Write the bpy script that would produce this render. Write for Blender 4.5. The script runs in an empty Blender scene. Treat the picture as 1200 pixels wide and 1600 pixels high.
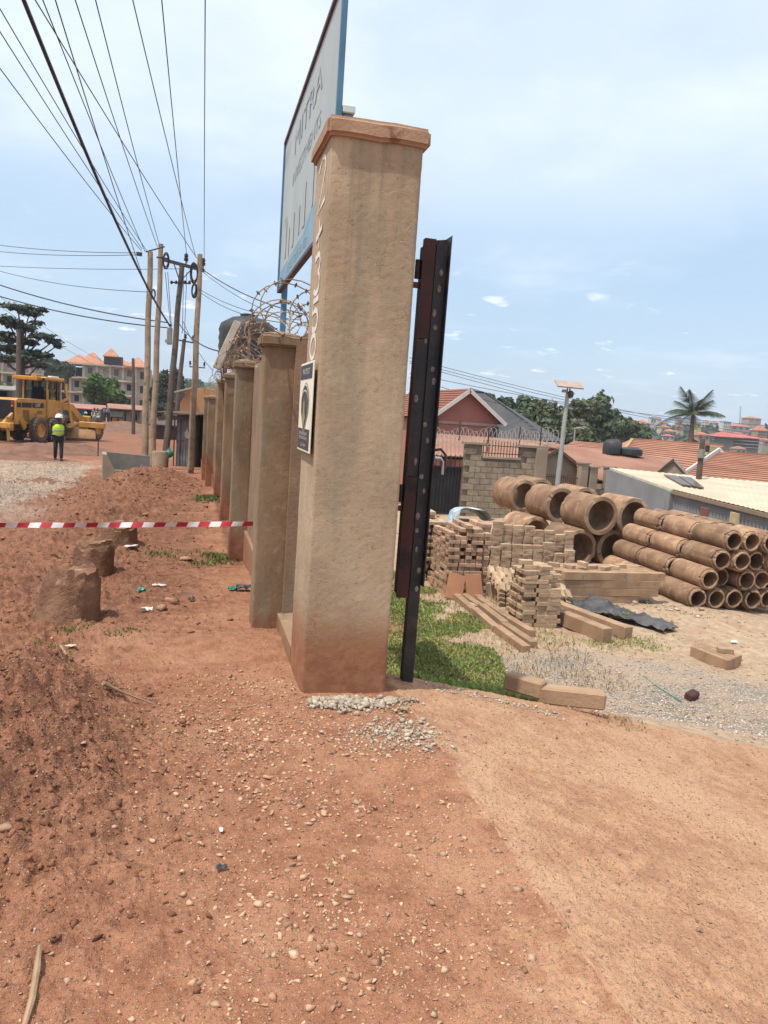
import bpy, bmesh, math, random
import numpy as np
from mathutils import Vector, Matrix, Euler
random.seed(7); RNG = np.random.default_rng(11)
scn = bpy.context.scene
COL = scn.collection
R_ = math.radians

# ------------------------------------------------------------------ camera
FPX, ROLL, EYE = 1200.0, R_(3.9), 1.5
PITCH, YAW = R_(7.197), R_(14.198)
_fw = np.array([math.sin(YAW)*math.cos(PITCH), math.cos(YAW)*math.cos(PITCH), -math.sin(PITCH)])
_r0 = np.array([math.cos(YAW), -math.sin(YAW), 0.0]); _u0 = np.cross(_r0, _fw)
_cx = _r0*math.cos(ROLL) + _u0*math.sin(ROLL); _cy = -_r0*math.sin(ROLL) + _u0*math.cos(ROLL)
cam_d = bpy.data.cameras.new('camera'); cam = bpy.data.objects.new('camera', cam_d); COL.objects.link(cam)
cam_d.sensor_fit = 'VERTICAL'; cam_d.sensor_height = 36.0; cam_d.lens = 27.0
cam_d.clip_start = 0.05; cam_d.clip_end = 6000
cam.matrix_world = Matrix(((_cx[0], _cy[0], -_fw[0], 0), (_cx[1], _cy[1], -_fw[1], 0), (_cx[2], _cy[2], -_fw[2], EYE), (0, 0, 0, 1)))
scn.camera = cam
def ray(px, py): return _fw + _cx*(px-600)/FPX + _cy*(800-py)/FPX
def D(px, py, d):                       # measured point of the photo at a given distance
    k = ray(px, py)*d; return Vector((k[0], k[1], k[2]+EYE))
def G(px, py, z):                       # ... or at a given height
    k = ray(px, py); return Vector(tuple(k*(z-EYE)/k[2] + np.array([0, 0, EYE])))

# ------------------------------------------------------------------ light
SUN = Vector((-0.37, -0.17, 0.90)).normalized()
elev = math.asin(SUN.z); azim = math.atan2(SUN.x, SUN.y)
sl = bpy.data.lights.new('sun', 'SUN'); sl.energy = 4.2; sl.angle = R_(0.9); sl.color = (1.0, 0.94, 0.85)
so = bpy.data.objects.new('sun', sl); COL.objects.link(so)
so.rotation_euler = (-SUN).to_track_quat('-Z', 'Y').to_euler(); so.location = (-8, -4, 20)
world = bpy.data.worlds.new('World'); scn.world = world; world.use_nodes = True
wn, wl = world.node_tree.nodes, world.node_tree.links
bg = wn['Background']; bg.inputs['Strength'].default_value = 0.108
sky = wn.new('ShaderNodeTexSky'); sky.sky_type = 'NISHITA'; sky.sun_disc = False
sky.sun_elevation = elev; sky.sun_rotation = azim; sky.air_density = 1.1; sky.dust_density = 2.2; sky.ozone_density = 1.0
def wnode(t, **kw):
    n = wn.new(t)
    for k, v in kw.items(): setattr(n, k, v)
    return n
def wmath(op, a, b=None, c=None):
    n = wn.new('ShaderNodeMath'); n.operation = op
    for i, q in enumerate((a, b, c)):
        if q is None: continue
        if isinstance(q, (int, float)): n.inputs[i].default_value = q
        else: wl.new(q, n.inputs[i])
    return n.outputs[0]
tc = wnode('ShaderNodeTexCoord'); sep = wnode('ShaderNodeSeparateXYZ'); wl.new(tc.outputs['Generated'], sep.inputs[0])
zz = wmath('ADD', wmath('MAXIMUM', sep.outputs['Z'], 0.0), 0.16)
cmb = wnode('ShaderNodeCombineXYZ'); wl.new(wmath('DIVIDE', sep.outputs['X'], zz), cmb.inputs[0]); wl.new(wmath('DIVIDE', sep.outputs['Y'], zz), cmb.inputs[1])
def wnoise(sc, det, rough, off):
    mp = wnode('ShaderNodeMapping'); mp.inputs['Location'].default_value = off; wl.new(cmb.outputs[0], mp.inputs[0])
    n = wnode('ShaderNodeTexNoise'); n.inputs['Scale'].default_value = sc; n.inputs['Detail'].default_value = det; n.inputs['Roughness'].default_value = rough
    wl.new(mp.outputs[0], n.inputs[0]); return n.outputs['Fac']
def wramp(fac, a, b):
    n = wnode('ShaderNodeMapRange'); n.interpolation_type = 'SMOOTHSTEP'
    n.inputs['From Min'].default_value = a; n.inputs['From Max'].default_value = b; wl.new(fac, n.inputs['Value']); return n.outputs[0]
veil = wramp(wnoise(0.55, 5, 0.5, (0.9, -0.75, 0)), 0.36, 0.62)      # thin high cloud
veil2 = wramp(wnoise(1.7, 7, 0.58, (3.1, 1.2, 0)), 0.48, 0.78)
puff = wramp(wnoise(4.6, 6, 0.52, (1.3, 5.2, 0)), 0.61, 0.72)
low = wmath('MULTIPLY', puff, wramp(sep.outputs['Z'], 0.22, 0.12))        # small cumulus only low down
fac = wmath('MINIMUM', wmath('ADD', wmath('ADD', wmath('MULTIPLY', wmath('ADD', wmath('MULTIPLY', veil, 0.50), 0.36), wmath('ADD', wmath('MULTIPLY', wramp(sep.outputs['Z'], 0.18, 0.42), 0.85), 0.15)), wmath('MULTIPLY', veil2, 0.20)), wmath('MULTIPLY', low, 0.65)), 0.95)
lift = wnode('ShaderNodeMixRGB'); lift.inputs['Fac'].default_value = 0.55; lift.inputs['Color2'].default_value = (5.4, 7.7, 10.4, 1)   # hazy tropical air
wl.new(sky.outputs[0], lift.inputs['Color1'])
mx = wnode('ShaderNodeMixRGB'); wl.new(fac, mx.inputs['Fac']); wl.new(lift.outputs[0], mx.inputs['Color1']); mx.inputs['Color2'].default_value = (10.0, 10.5, 11.3, 1)
wl.new(mx.outputs[0], bg.inputs['Color'])
vs = scn.view_settings; vs.view_transform = 'Standard'; vs.look = 'None'; vs.exposure = 0.14; vs.gamma = 1.0; vs.use_curve_mapping = False
scn.cycles.max_bounces = 5; scn.cycles.diffuse_bounces = 2; scn.cycles.glossy_bounces = 2; scn.cycles.transparent_max_bounces = 8
scn.cycles.volume_bounces = 0; scn.cycles.use_denoising = True

# ------------------------------------------------------------------ noise in numpy
_P = np.random.default_rng(5).permutation(512); _P = np.concatenate([_P, _P, _P])
_CT = np.cos(np.arange(512)*2*math.pi/512); _ST = np.sin(np.arange(512)*2*math.pi/512)
def vnoise(x, y):
    xi = np.floor(x).astype(int); yi = np.floor(y).astype(int); xf = x-xi; yf = y-yi
    u = xf*xf*xf*(xf*(xf*6-15)+10); v = yf*yf*yf*(yf*(yf*6-15)+10); xi &= 511; yi &= 511
    def g(a, b, dx, dy):
        h = _P[_P[a & 511]+(b & 511)]; return _CT[h]*dx+_ST[h]*dy
    n00 = g(xi, yi, xf, yf); n10 = g(xi+1, yi, xf-1, yf); n01 = g(xi, yi+1, xf, yf-1); n11 = g(xi+1, yi+1, xf-1, yf-1)
    return ((n00*(1-u)+n10*u)*(1-v)+(n01*(1-u)+n11*u)*v)*1.5
def fbm(x, y, o=4, g=0.5):
    s = 0; a = 1.0
    for i in range(o):
        s = s+a*vnoise(x*2**i+17.3*i, y*2**i-9.1*i); a *= g
    return s
def sst(a, b, x):
    t = np.clip((x-a)/(b-a), 0, 1); return t*t*(3-2*t)

# ------------------------------------------------------------------ terrain heights
def zbase(x, y):
    x = np.asarray(x, float); y = np.asarray(y, float); rr = np.hypot(x, y)
    zl = np.interp(y, [-60, 3, 5, 9, 12.5, 17, 25, 31, 45, 90, 120, 300, 700, 1200], [0, 0, 0, -.32, -.36, -.5, -.95, -1.1, -1.3, -1.6, -2.3, -1.0, 16, 30])
    zl = zl-0.38*sst(-1.3, -3.0, x)*sst(7, 12, y)*sst(30, 22, y)-0.12*sst(-1.6, -2.6, x)*sst(8, 5, y)*sst(0, 3, y)
    zl = zl+0.36*np.exp(-((x+0.66)**2/0.33**2+(y-3.4)**2/0.62**2))+0.15*np.exp(-((x+1.15)**2/0.5**2+(y-2.6)**2/0.6**2))
    zl = zl+0.34*np.exp(-((x+1.5)**2/0.8**2+(y-20.5)**2/3.2**2))+0.25*np.exp(-((x+0.9)**2/0.7**2+(y-24.5)**2/2.**2))+0.16*np.exp(-((x+1.5)**2/0.6**2+(y-12.5)**2/3**2))
    # ramp into the yard, and the yard below it
    ramp = np.where(x > 1.15, np.maximum(-0.21*(x-1.15), -1.5), 0.0)
    zy = np.interp(rr, [0, 10, 20, 28, 45, 90, 150, 300, 450, 700, 1000, 1600], [-1.42, -1.5, -1.62, -1.8, -3.6, -6.5, -11, -13, -2, 17, 30, 40])
    zy = np.where(x > 9, zy-0.10*np.clip(x-9, 0, 12)*sst(26, 14, y), zy)
    bank = np.minimum(ramp-0.10, 0)*(1-sst(4.3, 7.6, y))+zy*sst(4.3, 7.6, y)
    bank = np.minimum(bank, ramp-0.06)
    side = sst(4.20, 4.30, y)
    zr = ramp*(1-side)+bank*side
    edge = np.where(y > 30, (y-30)*0.14, 0)
    w = sst(0.68, 0.78, x-edge)*sst(4.12, 4.3, y)+(1-sst(4.12, 4.3, y))*(x > 1.15)
    w = np.where(y > 30, sst(0.7, 0.7+1+0.1*(y-30), x-edge), w)
    return zl*(1-w)+zr*w
def loose(x, y):                         # how churned the soil is
    m = np.exp(-((x+0.75)**2/0.75**2+(y-3.0)**2/1.1**2))
    m = np.maximum(m, sst(0.1, -0.8, x)*sst(3.5, 5, y)*sst(34, 24, y)*(0.9+0.05*np.clip(y-8, 0, 14)))
    m = np.maximum(m, 0.35*sst(0.7, 0.2, x)*sst(4, 6, y)*sst(30, 24, y))
    return m
def zf(x, y):
    x = np.asarray(x, float); y = np.asarray(y, float)
    z = zbase(x, y); rr = np.hypot(x, y); L = loose(x, y)
    near = sst(60, 15, rr)
    yard = sst(0.8, 1.2, x)
    z = z+near*(0.012*fbm(x*1.3, y*1.3, 3)+0.004*fbm(x*6, y*6, 3))*(1-0.5*yard)
    z = z+L*near*(0.055*fbm(x*1.9+3, y*1.9, 3)+0.065*np.abs(fbm(x*5.5, y*5.5, 3, 0.6))+0.026*np.abs(fbm(x*17, y*17, 2, .6))+.008*np.abs(fbm(x*48, y*48, 2)))
    z = z+near*0.005*fbm(x*24, y*24, 3, .6)*sst(9, 3, rr)
    z = z+0.018*yard*near*fbm(x*2.3, y*2.3, 3)*sst(4.2, 5, y)
    far = sst(80, 300, rr); z = z+far*8*fbm(x/190, y/190, 3)
    return z
def zg(x, y): return float(zf(np.array([x]), np.array([y]))[0])

# ------------------------------------------------------------------ mesh builder
class MB:
    def __init__(s): s.v = []; s.f = []
    def add(s, vs_, fs):
        o = len(s.v); s.v.extend([tuple(p) for p in vs_]); s.f.extend([tuple(i+o for i in f) for f in fs]); return s
    def box(s, c, d, rot=None, ch=0.0):
        hx, hy, hz = d[0]/2, d[1]/2, d[2]/2; M3 = rot if rot is not None else Matrix.Identity(3); c = Vector(c)
        if ch <= 0:
            vs_ = [Vector((x*hx, y*hy, z*hz)) for x in (-1, 1) for y in (-1, 1) for z in (-1, 1)]
            fs = [(0, 1, 3, 2), (4, 6, 7, 5), (0, 4, 5, 1), (2, 3, 7, 6), (0, 2, 6, 4), (1, 5, 7, 3)]
        else:
            bm = bmesh.new(); bmesh.ops.create_cube(bm, size=1.0)
            for v in bm.verts: v.co = Vector((v.co.x*2*hx, v.co.y*2*hy, v.co.z*2*hz))
            bmesh.ops.bevel(bm, geom=bm.edges[:], offset=min(ch, hx*.9, hy*.9, hz*.9), segments=1, affect='EDGES')
            bm.verts.index_update(); vs_ = [v.co.copy() for v in bm.verts]; fs = [tuple(v.index for v in f.verts) for f in bm.faces]; bm.free()
        return s.add([M3 @ v+c for v in vs_], fs)
    def beam(s, a, b, w, h, up=(0, 0, 1), ch=0):
        a = Vector(a); b = Vector(b); d = (b-a); L = d.length; d.normalize(); up = Vector(up)
        if abs(d.dot(up)) > 0.98: up = Vector((1, 0, 0))
        x = d.cross(up).normalized(); z = x.cross(d).normalized()
        M3 = Matrix((x, d, z)).transposed()
        return s.box((a+b)/2, (w, L, h), M3, ch)
    def tube(s, path, r, n=6, caps=True):
        path = [Vector(p) for p in path]; m = len(path); rs = r if isinstance(r, (list, tuple)) else [r]*m
        o = len(s.v); ref = None
        for i, p in enumerate(path):
            t = (path[min(i+1, m-1)]-path[max(i-1, 0)]).normalized()
            if ref is None:
                ref = t.cross(Vector((0, 0, 1)))
                if ref.length < 1e-3: ref = t.cross(Vector((1, 0, 0)))
            ref = (ref-t*ref.dot(t)).normalized(); b = t.cross(ref)
            for k in range(n):
                a = 2*math.pi*k/n; s.v.append(tuple(p+(ref*math.cos(a)+b*math.sin(a))*rs[i]))
        for i in range(m-1):
            for k in range(n):
                k2 = (k+1) % n; s.f.append((o+i*n+k, o+i*n+k2, o+(i+1)*n+k2, o+(i+1)*n+k))
        if caps:
            s.f.append(tuple(o+k for k in reversed(range(n)))); s.f.append(tuple(o+(m-1)*n+k for k in range(n)))
        return s
    def pipe(s, a, b, ro, ri, n=32, lip=0.0):          # hollow pipe with two ring ends
        a = Vector(a); b = Vector(b); t = (b-a).normalized(); x = t.cross(Vector((0, 0, 1))).normalized(); z = x.cross(t)
        L = (b-a).length
        prof = [(0, ri), (0, ro-0.012), (0.012, ro), (L-lip-0.012, ro), (L-lip, ro-0.006), (L-lip, ro-lip*0.5-0.004), (L-0.01, ro-lip*0.5-0.006), (L, ro-lip*0.5-0.016), (L, ri)] if lip else [(0, ri), (0, ro-.012), (.012, ro), (L-.012, ro), (L, ro-.012), (L, ri)]
        o = len(s.v); m = len(prof)
        for (l, r) in prof:
            for k in range(n):
                q = 2*math.pi*k/n; s.v.append(tuple(a+t*l+(x*math.cos(q)+z*math.sin(q))*r))
        for i in range(m):
            j = (i+1) % m
            for k in range(n):
                k2 = (k+1) % n; s.f.append((o+i*n+k, o+j*n+k, o+j*n+k2, o+i*n+k2))
        return s
    def prism(s, poly, y0, y1, fr=None):               # polygon in (x,z) pushed along y, optional frame matrix
        n = len(poly); vs_ = [Vector((p[0], y0, p[1])) for p in poly]+[Vector((p[0], y1, p[1])) for p in poly]
        if fr is not None: vs_ = [fr @ v for v in vs_]
        fs = [tuple(range(n)), tuple(reversed(range(n, 2*n)))]+[(i, i+n, (i+1) % n+n, (i+1) % n) for i in range(n)]
        return s.add(vs_, fs)
    def quad(s, *p): return s.add([Vector(q) for q in p], [tuple(range(len(p)))])
    def lathe(s, c, prof, n=24, axis=None, caps=True):
        c = Vector(c); o = len(s.v); Q = axis if axis is not None else Matrix.Identity(3)
        for (r, z) in prof:
            for k in range(n):
                a = 2*math.pi*k/n; s.v.append(tuple(c+Q @ Vector((r*math.cos(a), r*math.sin(a), z))))
        for i in range(len(prof)-1):
            for k in range(n):
                k2 = (k+1) % n; s.f.append((o+i*n+k, o+i*n+k2, o+(i+1)*n+k2, o+(i+1)*n+k))
        if caps: s.f.append(tuple(o+k for k in reversed(range(n)))); s.f.append(tuple(o+(len(prof)-1)*n+k for k in range(n)))
        return s
def mesh_np(name, V, Fq, smooth=False):
    me = bpy.data.meshes.new(name); V = np.asarray(V, np.float32); Fq = np.asarray(Fq, np.int32); k = Fq.shape[1]
    me.vertices.add(len(V)); me.vertices.foreach_set('co', V.ravel())
    me.loops.add(Fq.size); me.loops.foreach_set('vertex_index', Fq.ravel())
    me.polygons.add(len(Fq)); me.polygons.foreach_set('loop_start', np.arange(0, Fq.size, k, dtype=np.int32)); me.polygons.foreach_set('loop_total', np.full(len(Fq), k, np.int32))
    if smooth: me.polygons.foreach_set('use_smooth', np.ones(len(Fq), bool))
    me.update(); me.validate(); return me
def obj(name, geo, mat, parent=None, smooth=False, world=True):
    if isinstance(geo, MB):
        me = bpy.data.meshes.new(name); me.from_pydata(geo.v, [], geo.f); me.update()
        bm = bmesh.new(); bm.from_mesh(me); bmesh.ops.recalc_face_normals(bm, faces=bm.faces[:]); bm.to_mesh(me); bm.free()
        if smooth:
            me.polygons.foreach_set('use_smooth', [True]*len(me.polygons)); me.set_sharp_from_angle(angle=R_(42))
    else: me = geo
    o = bpy.data.objects.new(name, me); COL.objects.link(o)
    if mat is not None and not me.materials: me.materials.append(mat)
    if parent is not None:
        o.parent = parent
        if world: o.matrix_parent_inverse = pmat(parent).inverted()
    return o
def pmat(o):
    m = Matrix.LocRotScale(o.location, o.rotation_euler, o.scale)
    if o.parent: m = pmat(o.parent) @ o.matrix_parent_inverse @ m
    return m
def tag(o, label, cat, group=None, kind=None):
    if label: o['label'] = label
    if cat: o['category'] = cat
    if group: o['group'] = group
    if kind: o['kind'] = kind
    return o
def thing(name, loc, label, cat, group=None, rz=0.0):
    o = bpy.data.objects.new(name, None); COL.objects.link(o); o.location = loc; o.rotation_euler = (0, 0, rz); o.empty_display_size = 0.2
    return tag(o, label, cat, group)
def struct(o): o['kind'] = 'structure'; return o
def dup(o, parent=None):
    c = o.copy(); COL.objects.link(c); c.parent = parent
    if parent is not None: c.matrix_parent_inverse = o.matrix_parent_inverse.copy()
    for ch in [q for q in bpy.data.objects if q.parent == o]: dup(ch, c)
    return c
def text(name, body, size, mtx, mat, parent, sx=1.0, ext=0.0, align='CENTER'):
    cu = bpy.data.curves.new(name, 'FONT'); cu.body = body; cu.size = size; cu.align_x = align; cu.align_y = 'CENTER'; cu.extrude = ext; cu.resolution_u = 3
    t = bpy.data.objects.new('tmp_text', cu); COL.objects.link(t)
    me = bpy.data.meshes.new_from_object(t); bpy.data.objects.remove(t); bpy.data.curves.remove(cu)
    me.transform(mtx @ Matrix.Diagonal((sx, 1, 1, 1))); me.materials.clear(); me.name = name
    return obj(name, me, mat, parent)

# ------------------------------------------------------------------ materials
def nt(name):
    m = bpy.data.materials.new(name); m.use_nodes = True; t = m.node_tree; return m, t.nodes, t.links, t.nodes['Principled BSDF']
def NN(n, l, t, ins=None, **kw):
    q = n.new(t)
    for k, v in kw.items(): setattr(q, k, v)
    for k, v in (ins or {}).items():
        if hasattr(v, 'is_output'): l.new(v, q.inputs[k])
        else: q.inputs[k].default_value = v
    return q
def c4(c): return (c[0], c[1], c[2], 1)
def noise(n, l, vec, sc, det=5, rough=0.55, dist=0.0):
    return NN(n, l, 'ShaderNodeTexNoise', {'Vector': vec, 'Scale': sc, 'Detail': det, 'Roughness': rough, 'Distortion': dist}).outputs['Fac']
def mixc(n, l, fac, a, b, mode='MIX'):
    q = NN(n, l, 'ShaderNodeMixRGB', blend_type=mode)
    for i, v in (('Fac', fac), ('Color1', a), ('Color2', b)):
        if hasattr(v, 'is_output'): l.new(v, q.inputs[i])
        else: q.inputs[i].default_value = v if i == 'Fac' else c4(v)
    return q.outputs[0]
def ramp(n, l, fac, a, b, lo=0.0, hi=1.0):
    return NN(n, l, 'ShaderNodeMapRange', {'Value': fac, 'From Min': a, 'From Max': b, 'To Min': lo, 'To Max': hi}, interpolation_type='SMOOTHSTEP').outputs[0]
def mth(n, l, op, a, b=0.0):
    q = NN(n, l, 'ShaderNodeMath', operation=op)
    for i, v in ((0, a), (1, b)):
        if hasattr(v, 'is_output'): l.new(v, q.inputs[i])
        else: q.inputs[i].default_value = v
    return q.outputs[0]
def bumpn(n, l, h, st, dist, bsdf, prev=None):
    q = NN(n, l, 'ShaderNodeBump', {'Height': h, 'Strength': st, 'Distance': dist})
    if prev is not None: l.new(prev.outputs[0], q.inputs['Normal'])
    l.new(q.outputs[0], bsdf.inputs['Normal']); return q
_MC = {}
def M(name, c1, c2=None, sc=4, rough=0.85, bump=0.0, bsc=30, spot=None, ssc=10, slo=0.58, shi=0.68, metal=0.0, rnd=0.0, isl=0.0, spec=0.3, det=6):
    if name in _MC: return _MC[name]
    m, n, l, b = nt(name); _MC[name] = m
    co = NN(n, l, 'ShaderNodeTexCoord').outputs['Object']
    b.inputs['Roughness'].default_value = rough; b.inputs['Metallic'].default_value = metal; b.inputs['Specular IOR Level'].default_value = spec
    info = NN(n, l, 'ShaderNodeObjectInfo')
    vec = NN(n, l, 'ShaderNodeVectorMath', {0: co}, operation='ADD')
    if rnd: l.new(info.outputs['Random'], NN(n, l, 'ShaderNodeVectorMath', {1: (37, 23, 51)}, operation='MULTIPLY').inputs[0]); mm = n[-1]; l.new(mm.outputs[0], vec.inputs[1])
    v = vec.outputs[0]
    col = mixc(n, l, ramp(n, l, noise(n, l, v, sc, det), 0.32, 0.68), c1, c2 or tuple(x*0.8 for x in c1))
    if spot: col = mixc(n, l, ramp(n, l, noise(n, l, v, ssc, 6, 0.6), slo, shi), col, spot)
    if rnd: col = mixc(n, l, 1.0, col, NN(n, l, 'ShaderNodeCombineColor', {0: mth(n, l, 'ADD', mth(n, l, 'MULTIPLY', info.outputs['Random'], 2*rnd), 1-rnd), 1: mth(n, l, 'ADD', mth(n, l, 'MULTIPLY', info.outputs['Random'], 2*rnd), 1-rnd), 2: mth(n, l, 'ADD', mth(n, l, 'MULTIPLY', info.outputs['Random'], 2*rnd), 1-rnd)}).outputs[0], 'MULTIPLY')
    if isl:
        g = NN(n, l, 'ShaderNodeNewGeometry').outputs['Random Per Island']; k = mth(n, l, 'ADD', mth(n, l, 'MULTIPLY', g, 2*isl), 1-isl)
        col = mixc(n, l, 1.0, col, NN(n, l, 'ShaderNodeCombineColor', {0: k, 1: k, 2: k}).outputs[0], 'MULTIPLY')
    l.new(col, b.inputs['Base Color'])
    if bump: bumpn(n, l, noise(n, l, v, bsc, 5, 0.65), bump, 0.02, b)
    return m

# ------------------------------------------------------------------ ground sheet
def mat_ground():
    m, n, l, b = nt('ground_soil')
    co = NN(n, l, 'ShaderNodeTexCoord').outputs['Object']
    a = NN(n, l, 'ShaderNodeSeparateColor', {0: NN(n, l, 'ShaderNodeAttribute', attribute_name='zone').outputs['Color']})
    a2 = NN(n, l, 'ShaderNodeSeparateColor', {0: NN(n, l, 'ShaderNodeAttribute', attribute_name='zone2').outputs['Color']})
    drive, gravel, sand = a.outputs; veg, dark, wet = a2.outputs
    n1 = noise(n, l, co, 1.4, 4, 0.6); n2 = noise(n, l, co, 9, 5, 0.62); n3 = noise(n, l, co, 60, 3, 0.7)
    soil = mixc(n, l, ramp(n, l, n2, 0.35, 0.68), (0.25, 0.104, 0.055), (0.35, 0.162, 0.09))
    soil = mixc(n, l, ramp(n, l, n1, 0.45, 0.72), soil, (0.40, 0.208, 0.12))
    soil = mixc(n, l, mth(n, l, 'MULTIPLY', dark, 0.85), soil, mixc(n, l, ramp(n, l, n2, 0.38, 0.62), (0.125, 0.052, 0.03), (0.235, 0.10, 0.056)))
    soil = mixc(n, l, ramp(n, l, n3, 0.56, 0.70, 0, 0.55), soil, (0.41, 0.255, 0.16))
    soil = mixc(n, l, ramp(n, l, n3, 0.44, 0.34, 0, 0.55), soil, (0.12, 0.05, 0.03))
    vs1 = NN(n, l, 'ShaderNodeTexVoronoi', {'Vector': co, 'Scale': 95.0}); vs2 = NN(n, l, 'ShaderNodeTexVoronoi', {'Vector': co, 'Scale': 210.0})
    def grit(v, a): return mth(n, l, 'MULTIPLY', ramp(n, l, v.outputs['Distance'], 0.42, 0.25), ramp(n, l, NN(n, l, 'ShaderNodeSeparateColor', {0: v.outputs['Color']}).outputs[0], a, a+.05))
    g1, g2 = grit(vs1, .80), grit(vs2, .70); gg = mth(n, l, 'MAXIMUM', g1, mth(n, l, 'MULTIPLY', g2, .7))
    gcol = mixc(n, l, NN(n, l, 'ShaderNodeSeparateColor', {0: vs1.outputs['Color']}).outputs[1], (0.50, 0.35, 0.24), (0.27, 0.15, 0.095))
    soil = mixc(n, l, gg, soil, gcol)
    dr = mixc(n, l, ramp(n, l, n2, 0.36, 0.66), (0.35, 0.18, 0.103), (0.455, 0.262, 0.152))
    dr = mixc(n, l, ramp(n, l, n1, 0.40, 0.70, 0, 0.8), dr, (0.50, 0.31, 0.188)); dr = mixc(n, l, mth(n, l, 'MULTIPLY', gg, .6), dr, gcol)
    dr = mixc(n, l, ramp(n, l, n3, 0.45, 0.33, 0, 0.7), dr, (0.17, 0.09, 0.055))
    vo = NN(n, l, 'ShaderNodeTexVoronoi', {'Vector': co, 'Scale': 38.0, 'Randomness': 1.0})
    gr = mixc(n, l, vo.outputs['Color'], (0.25, 0.215, 0.185), (0.54, 0.48, 0.425)); gr = mixc(n, l, ramp(n, l, vo.outputs['Distance'], 0.30, 0.62, 0, 0.75), gr, (0.13, 0.105, 0.085))
    gr = mixc(n, l, ramp(n, l, n1, 0.36, 0.62, 0.15, 0.65), gr, (0.45, 0.33, 0.225))
    sd = mixc(n, l, ramp(n, l, n2, 0.34, 0.66), (0.345, 0.24, 0.155), (0.47, 0.345, 0.232)); sd = mixc(n, l, ramp(n, l, n1, 0.5, 0.7, 0, 0.6), sd, (0.31, 0.185, 0.112))
    sd = mixc(n, l, ramp(n, l, n3, 0.57, 0.68, 0, 0.5), sd, (0.50, 0.42, 0.33))
    vg = mixc(n, l, ramp(n, l, noise(n, l, co, 0.03, 8, 0.6), 0.35, 0.65), (0.035, 0.055, 0.022), (0.09, 0.085, 0.045))
    jig = mth(n, l, 'MULTIPLY', mth(n, l, 'SUBTRACT', n2, 0.5), 0.9)
    def blend(base, w, c):
        return mixc(n, l, ramp(n, l, mth(n, l, 'ADD', w, mth(n, l, 'MULTIPLY', jig, mth(n, l, 'MULTIPLY', mth(n, l, 'SUBTRACT', 1.0, w), mth(n, l, 'MULTIPLY', w, 4.0)))), 0.25, 0.75), base, c)
    col = blend(soil, drive, dr); col = blend(col, sand, sd); col = blend(col, gravel, gr); col = blend(col, veg, vg)
    col = mixc(n, l, mth(n, l, 'MULTIPLY', wet, 0.6), col, (0.36, 0.24, 0.17))
    l.new(col, b.inputs['Base Color']); b.inputs['Specular IOR Level'].default_value = 0.25
    l.new(mth(n, l, 'SUBTRACT', 0.95, mth(n, l, 'MULTIPLY', wet, 0.55)), b.inputs['Roughness'])
    b0 = bumpn(n, l, gg, 0.7, 0.006, b); b1 = bumpn(n, l, n2, 0.5, 0.03, b, b0); b2 = bumpn(n, l, n3, 0.9, 0.014, b, b1)
    b3 = bumpn(n, l, noise(n, l, co, 170, 2, 0.7), 0.6, 0.006, b, b2)
    bumpn(n, l, mth(n, l, 'MULTIPLY', mth(n, l, 'SUBTRACT', 1.0, vo.outputs['Distance']), gravel), 0.6, 0.02, b, b3)
    return m
def ground():
    th = np.concatenate([np.radians(np.arange(-180, -37, 6.0)), np.radians(np.arange(-37, 37.01, 0.095)), np.radians(np.arange(42, 180, 6.0))])
    r1 = 1.15*1.0046**np.arange(int(math.log(55/1.15)/math.log(1.0046))+1); r2 = r1[-1]*1.04**np.arange(1, 108)
    rr = np.concatenate([[0.02, 0.5], r1, r2]); na, nr = len(th), len(rr)
    A, Rr = np.meshgrid(th, rr); ang = YAW+A; X = Rr*np.sin(ang); Y = Rr*np.cos(ang)
    Z = zf(X, Y)
    V = np.stack([X, Y, Z], -1).reshape(-1, 3)
    i = np.arange(nr-1)[:, None]*na; k = np.arange(na)[None, :]; k2 = (k+1) % na
    F = np.stack([i+k, i+na+k, i+na+k2, i+k2], -1).reshape(-1, 4)[:, ::-1]
    me = mesh_np('ground', V, F, True)
    x, y = X.ravel(), Y.ravel(); r = np.hypot(x, y); nz = fbm(x*1.1, y*1.1, 3)
    drive = sst(1.07, 1.21, x+0.025*nz+.02*fbm(x*7, y*7, 3))*sst(4.34, 4.22, y)
    drive = np.maximum(drive, 0.42*sst(0.65, 1.1, x)*sst(3.9, 3.2, y)*(1+nz))
    inyard = sst(0.75, 0.9, x)*sst(4.2, 4.35, y)*sst(60, 40, r)
    pool = np.exp(-(((x-4.6)/2.6)**2+((y-7.2)/1.9)**2)**2)
    gravel = np.clip(inyard*np.clip(pool*1.25+0.45*nz*pool, 0, 1)+0.25*inyard*np.clip(nz, 0, 1), 0, 1)
    gravel = np.maximum(gravel, sst(-2.6, -3.8, x+0.5*nz)*sst(13, 17, y)*sst(36, 28, y)*sst(-9, -6, x)*0.62)
    sand = inyard*sst(2.0, 4.2, x+0.15*y*0+0.4*nz)
    veg = np.maximum(sst(55, 90, r)*sst(0.0, 10, x-0.14*np.clip(y-30, 0, None)), sst(140, 260, r))
    dark = np.clip(loose(x, y)*sst(8, 3, y)*1.1+1.3*(1+.5*nz)*sst(.6, -.4, x)*sst(4.5, 7, y)*sst(30, 24, y), 0, 1); dark = np.maximum(dark, .8*sst(31, 36, y)*sst(100, 70, y)*sst(3, 0, x)*sst(-16, -11, x))
    wet = np.exp(-(((x+3.05)/0.55)**2+((y-15.2)/1.6)**2))
    for nm, ch in (('zone', (drive, gravel, sand)), ('zone2', (veg, dark, wet))):
        at = me.color_attributes.new(nm, 'FLOAT_COLOR', 'POINT')
        at.data.foreach_set('color', np.stack([*ch, np.ones_like(x)], -1).astype(np.float32).ravel())
    return struct(obj('ground', me, mat_ground()))
ground()

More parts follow.
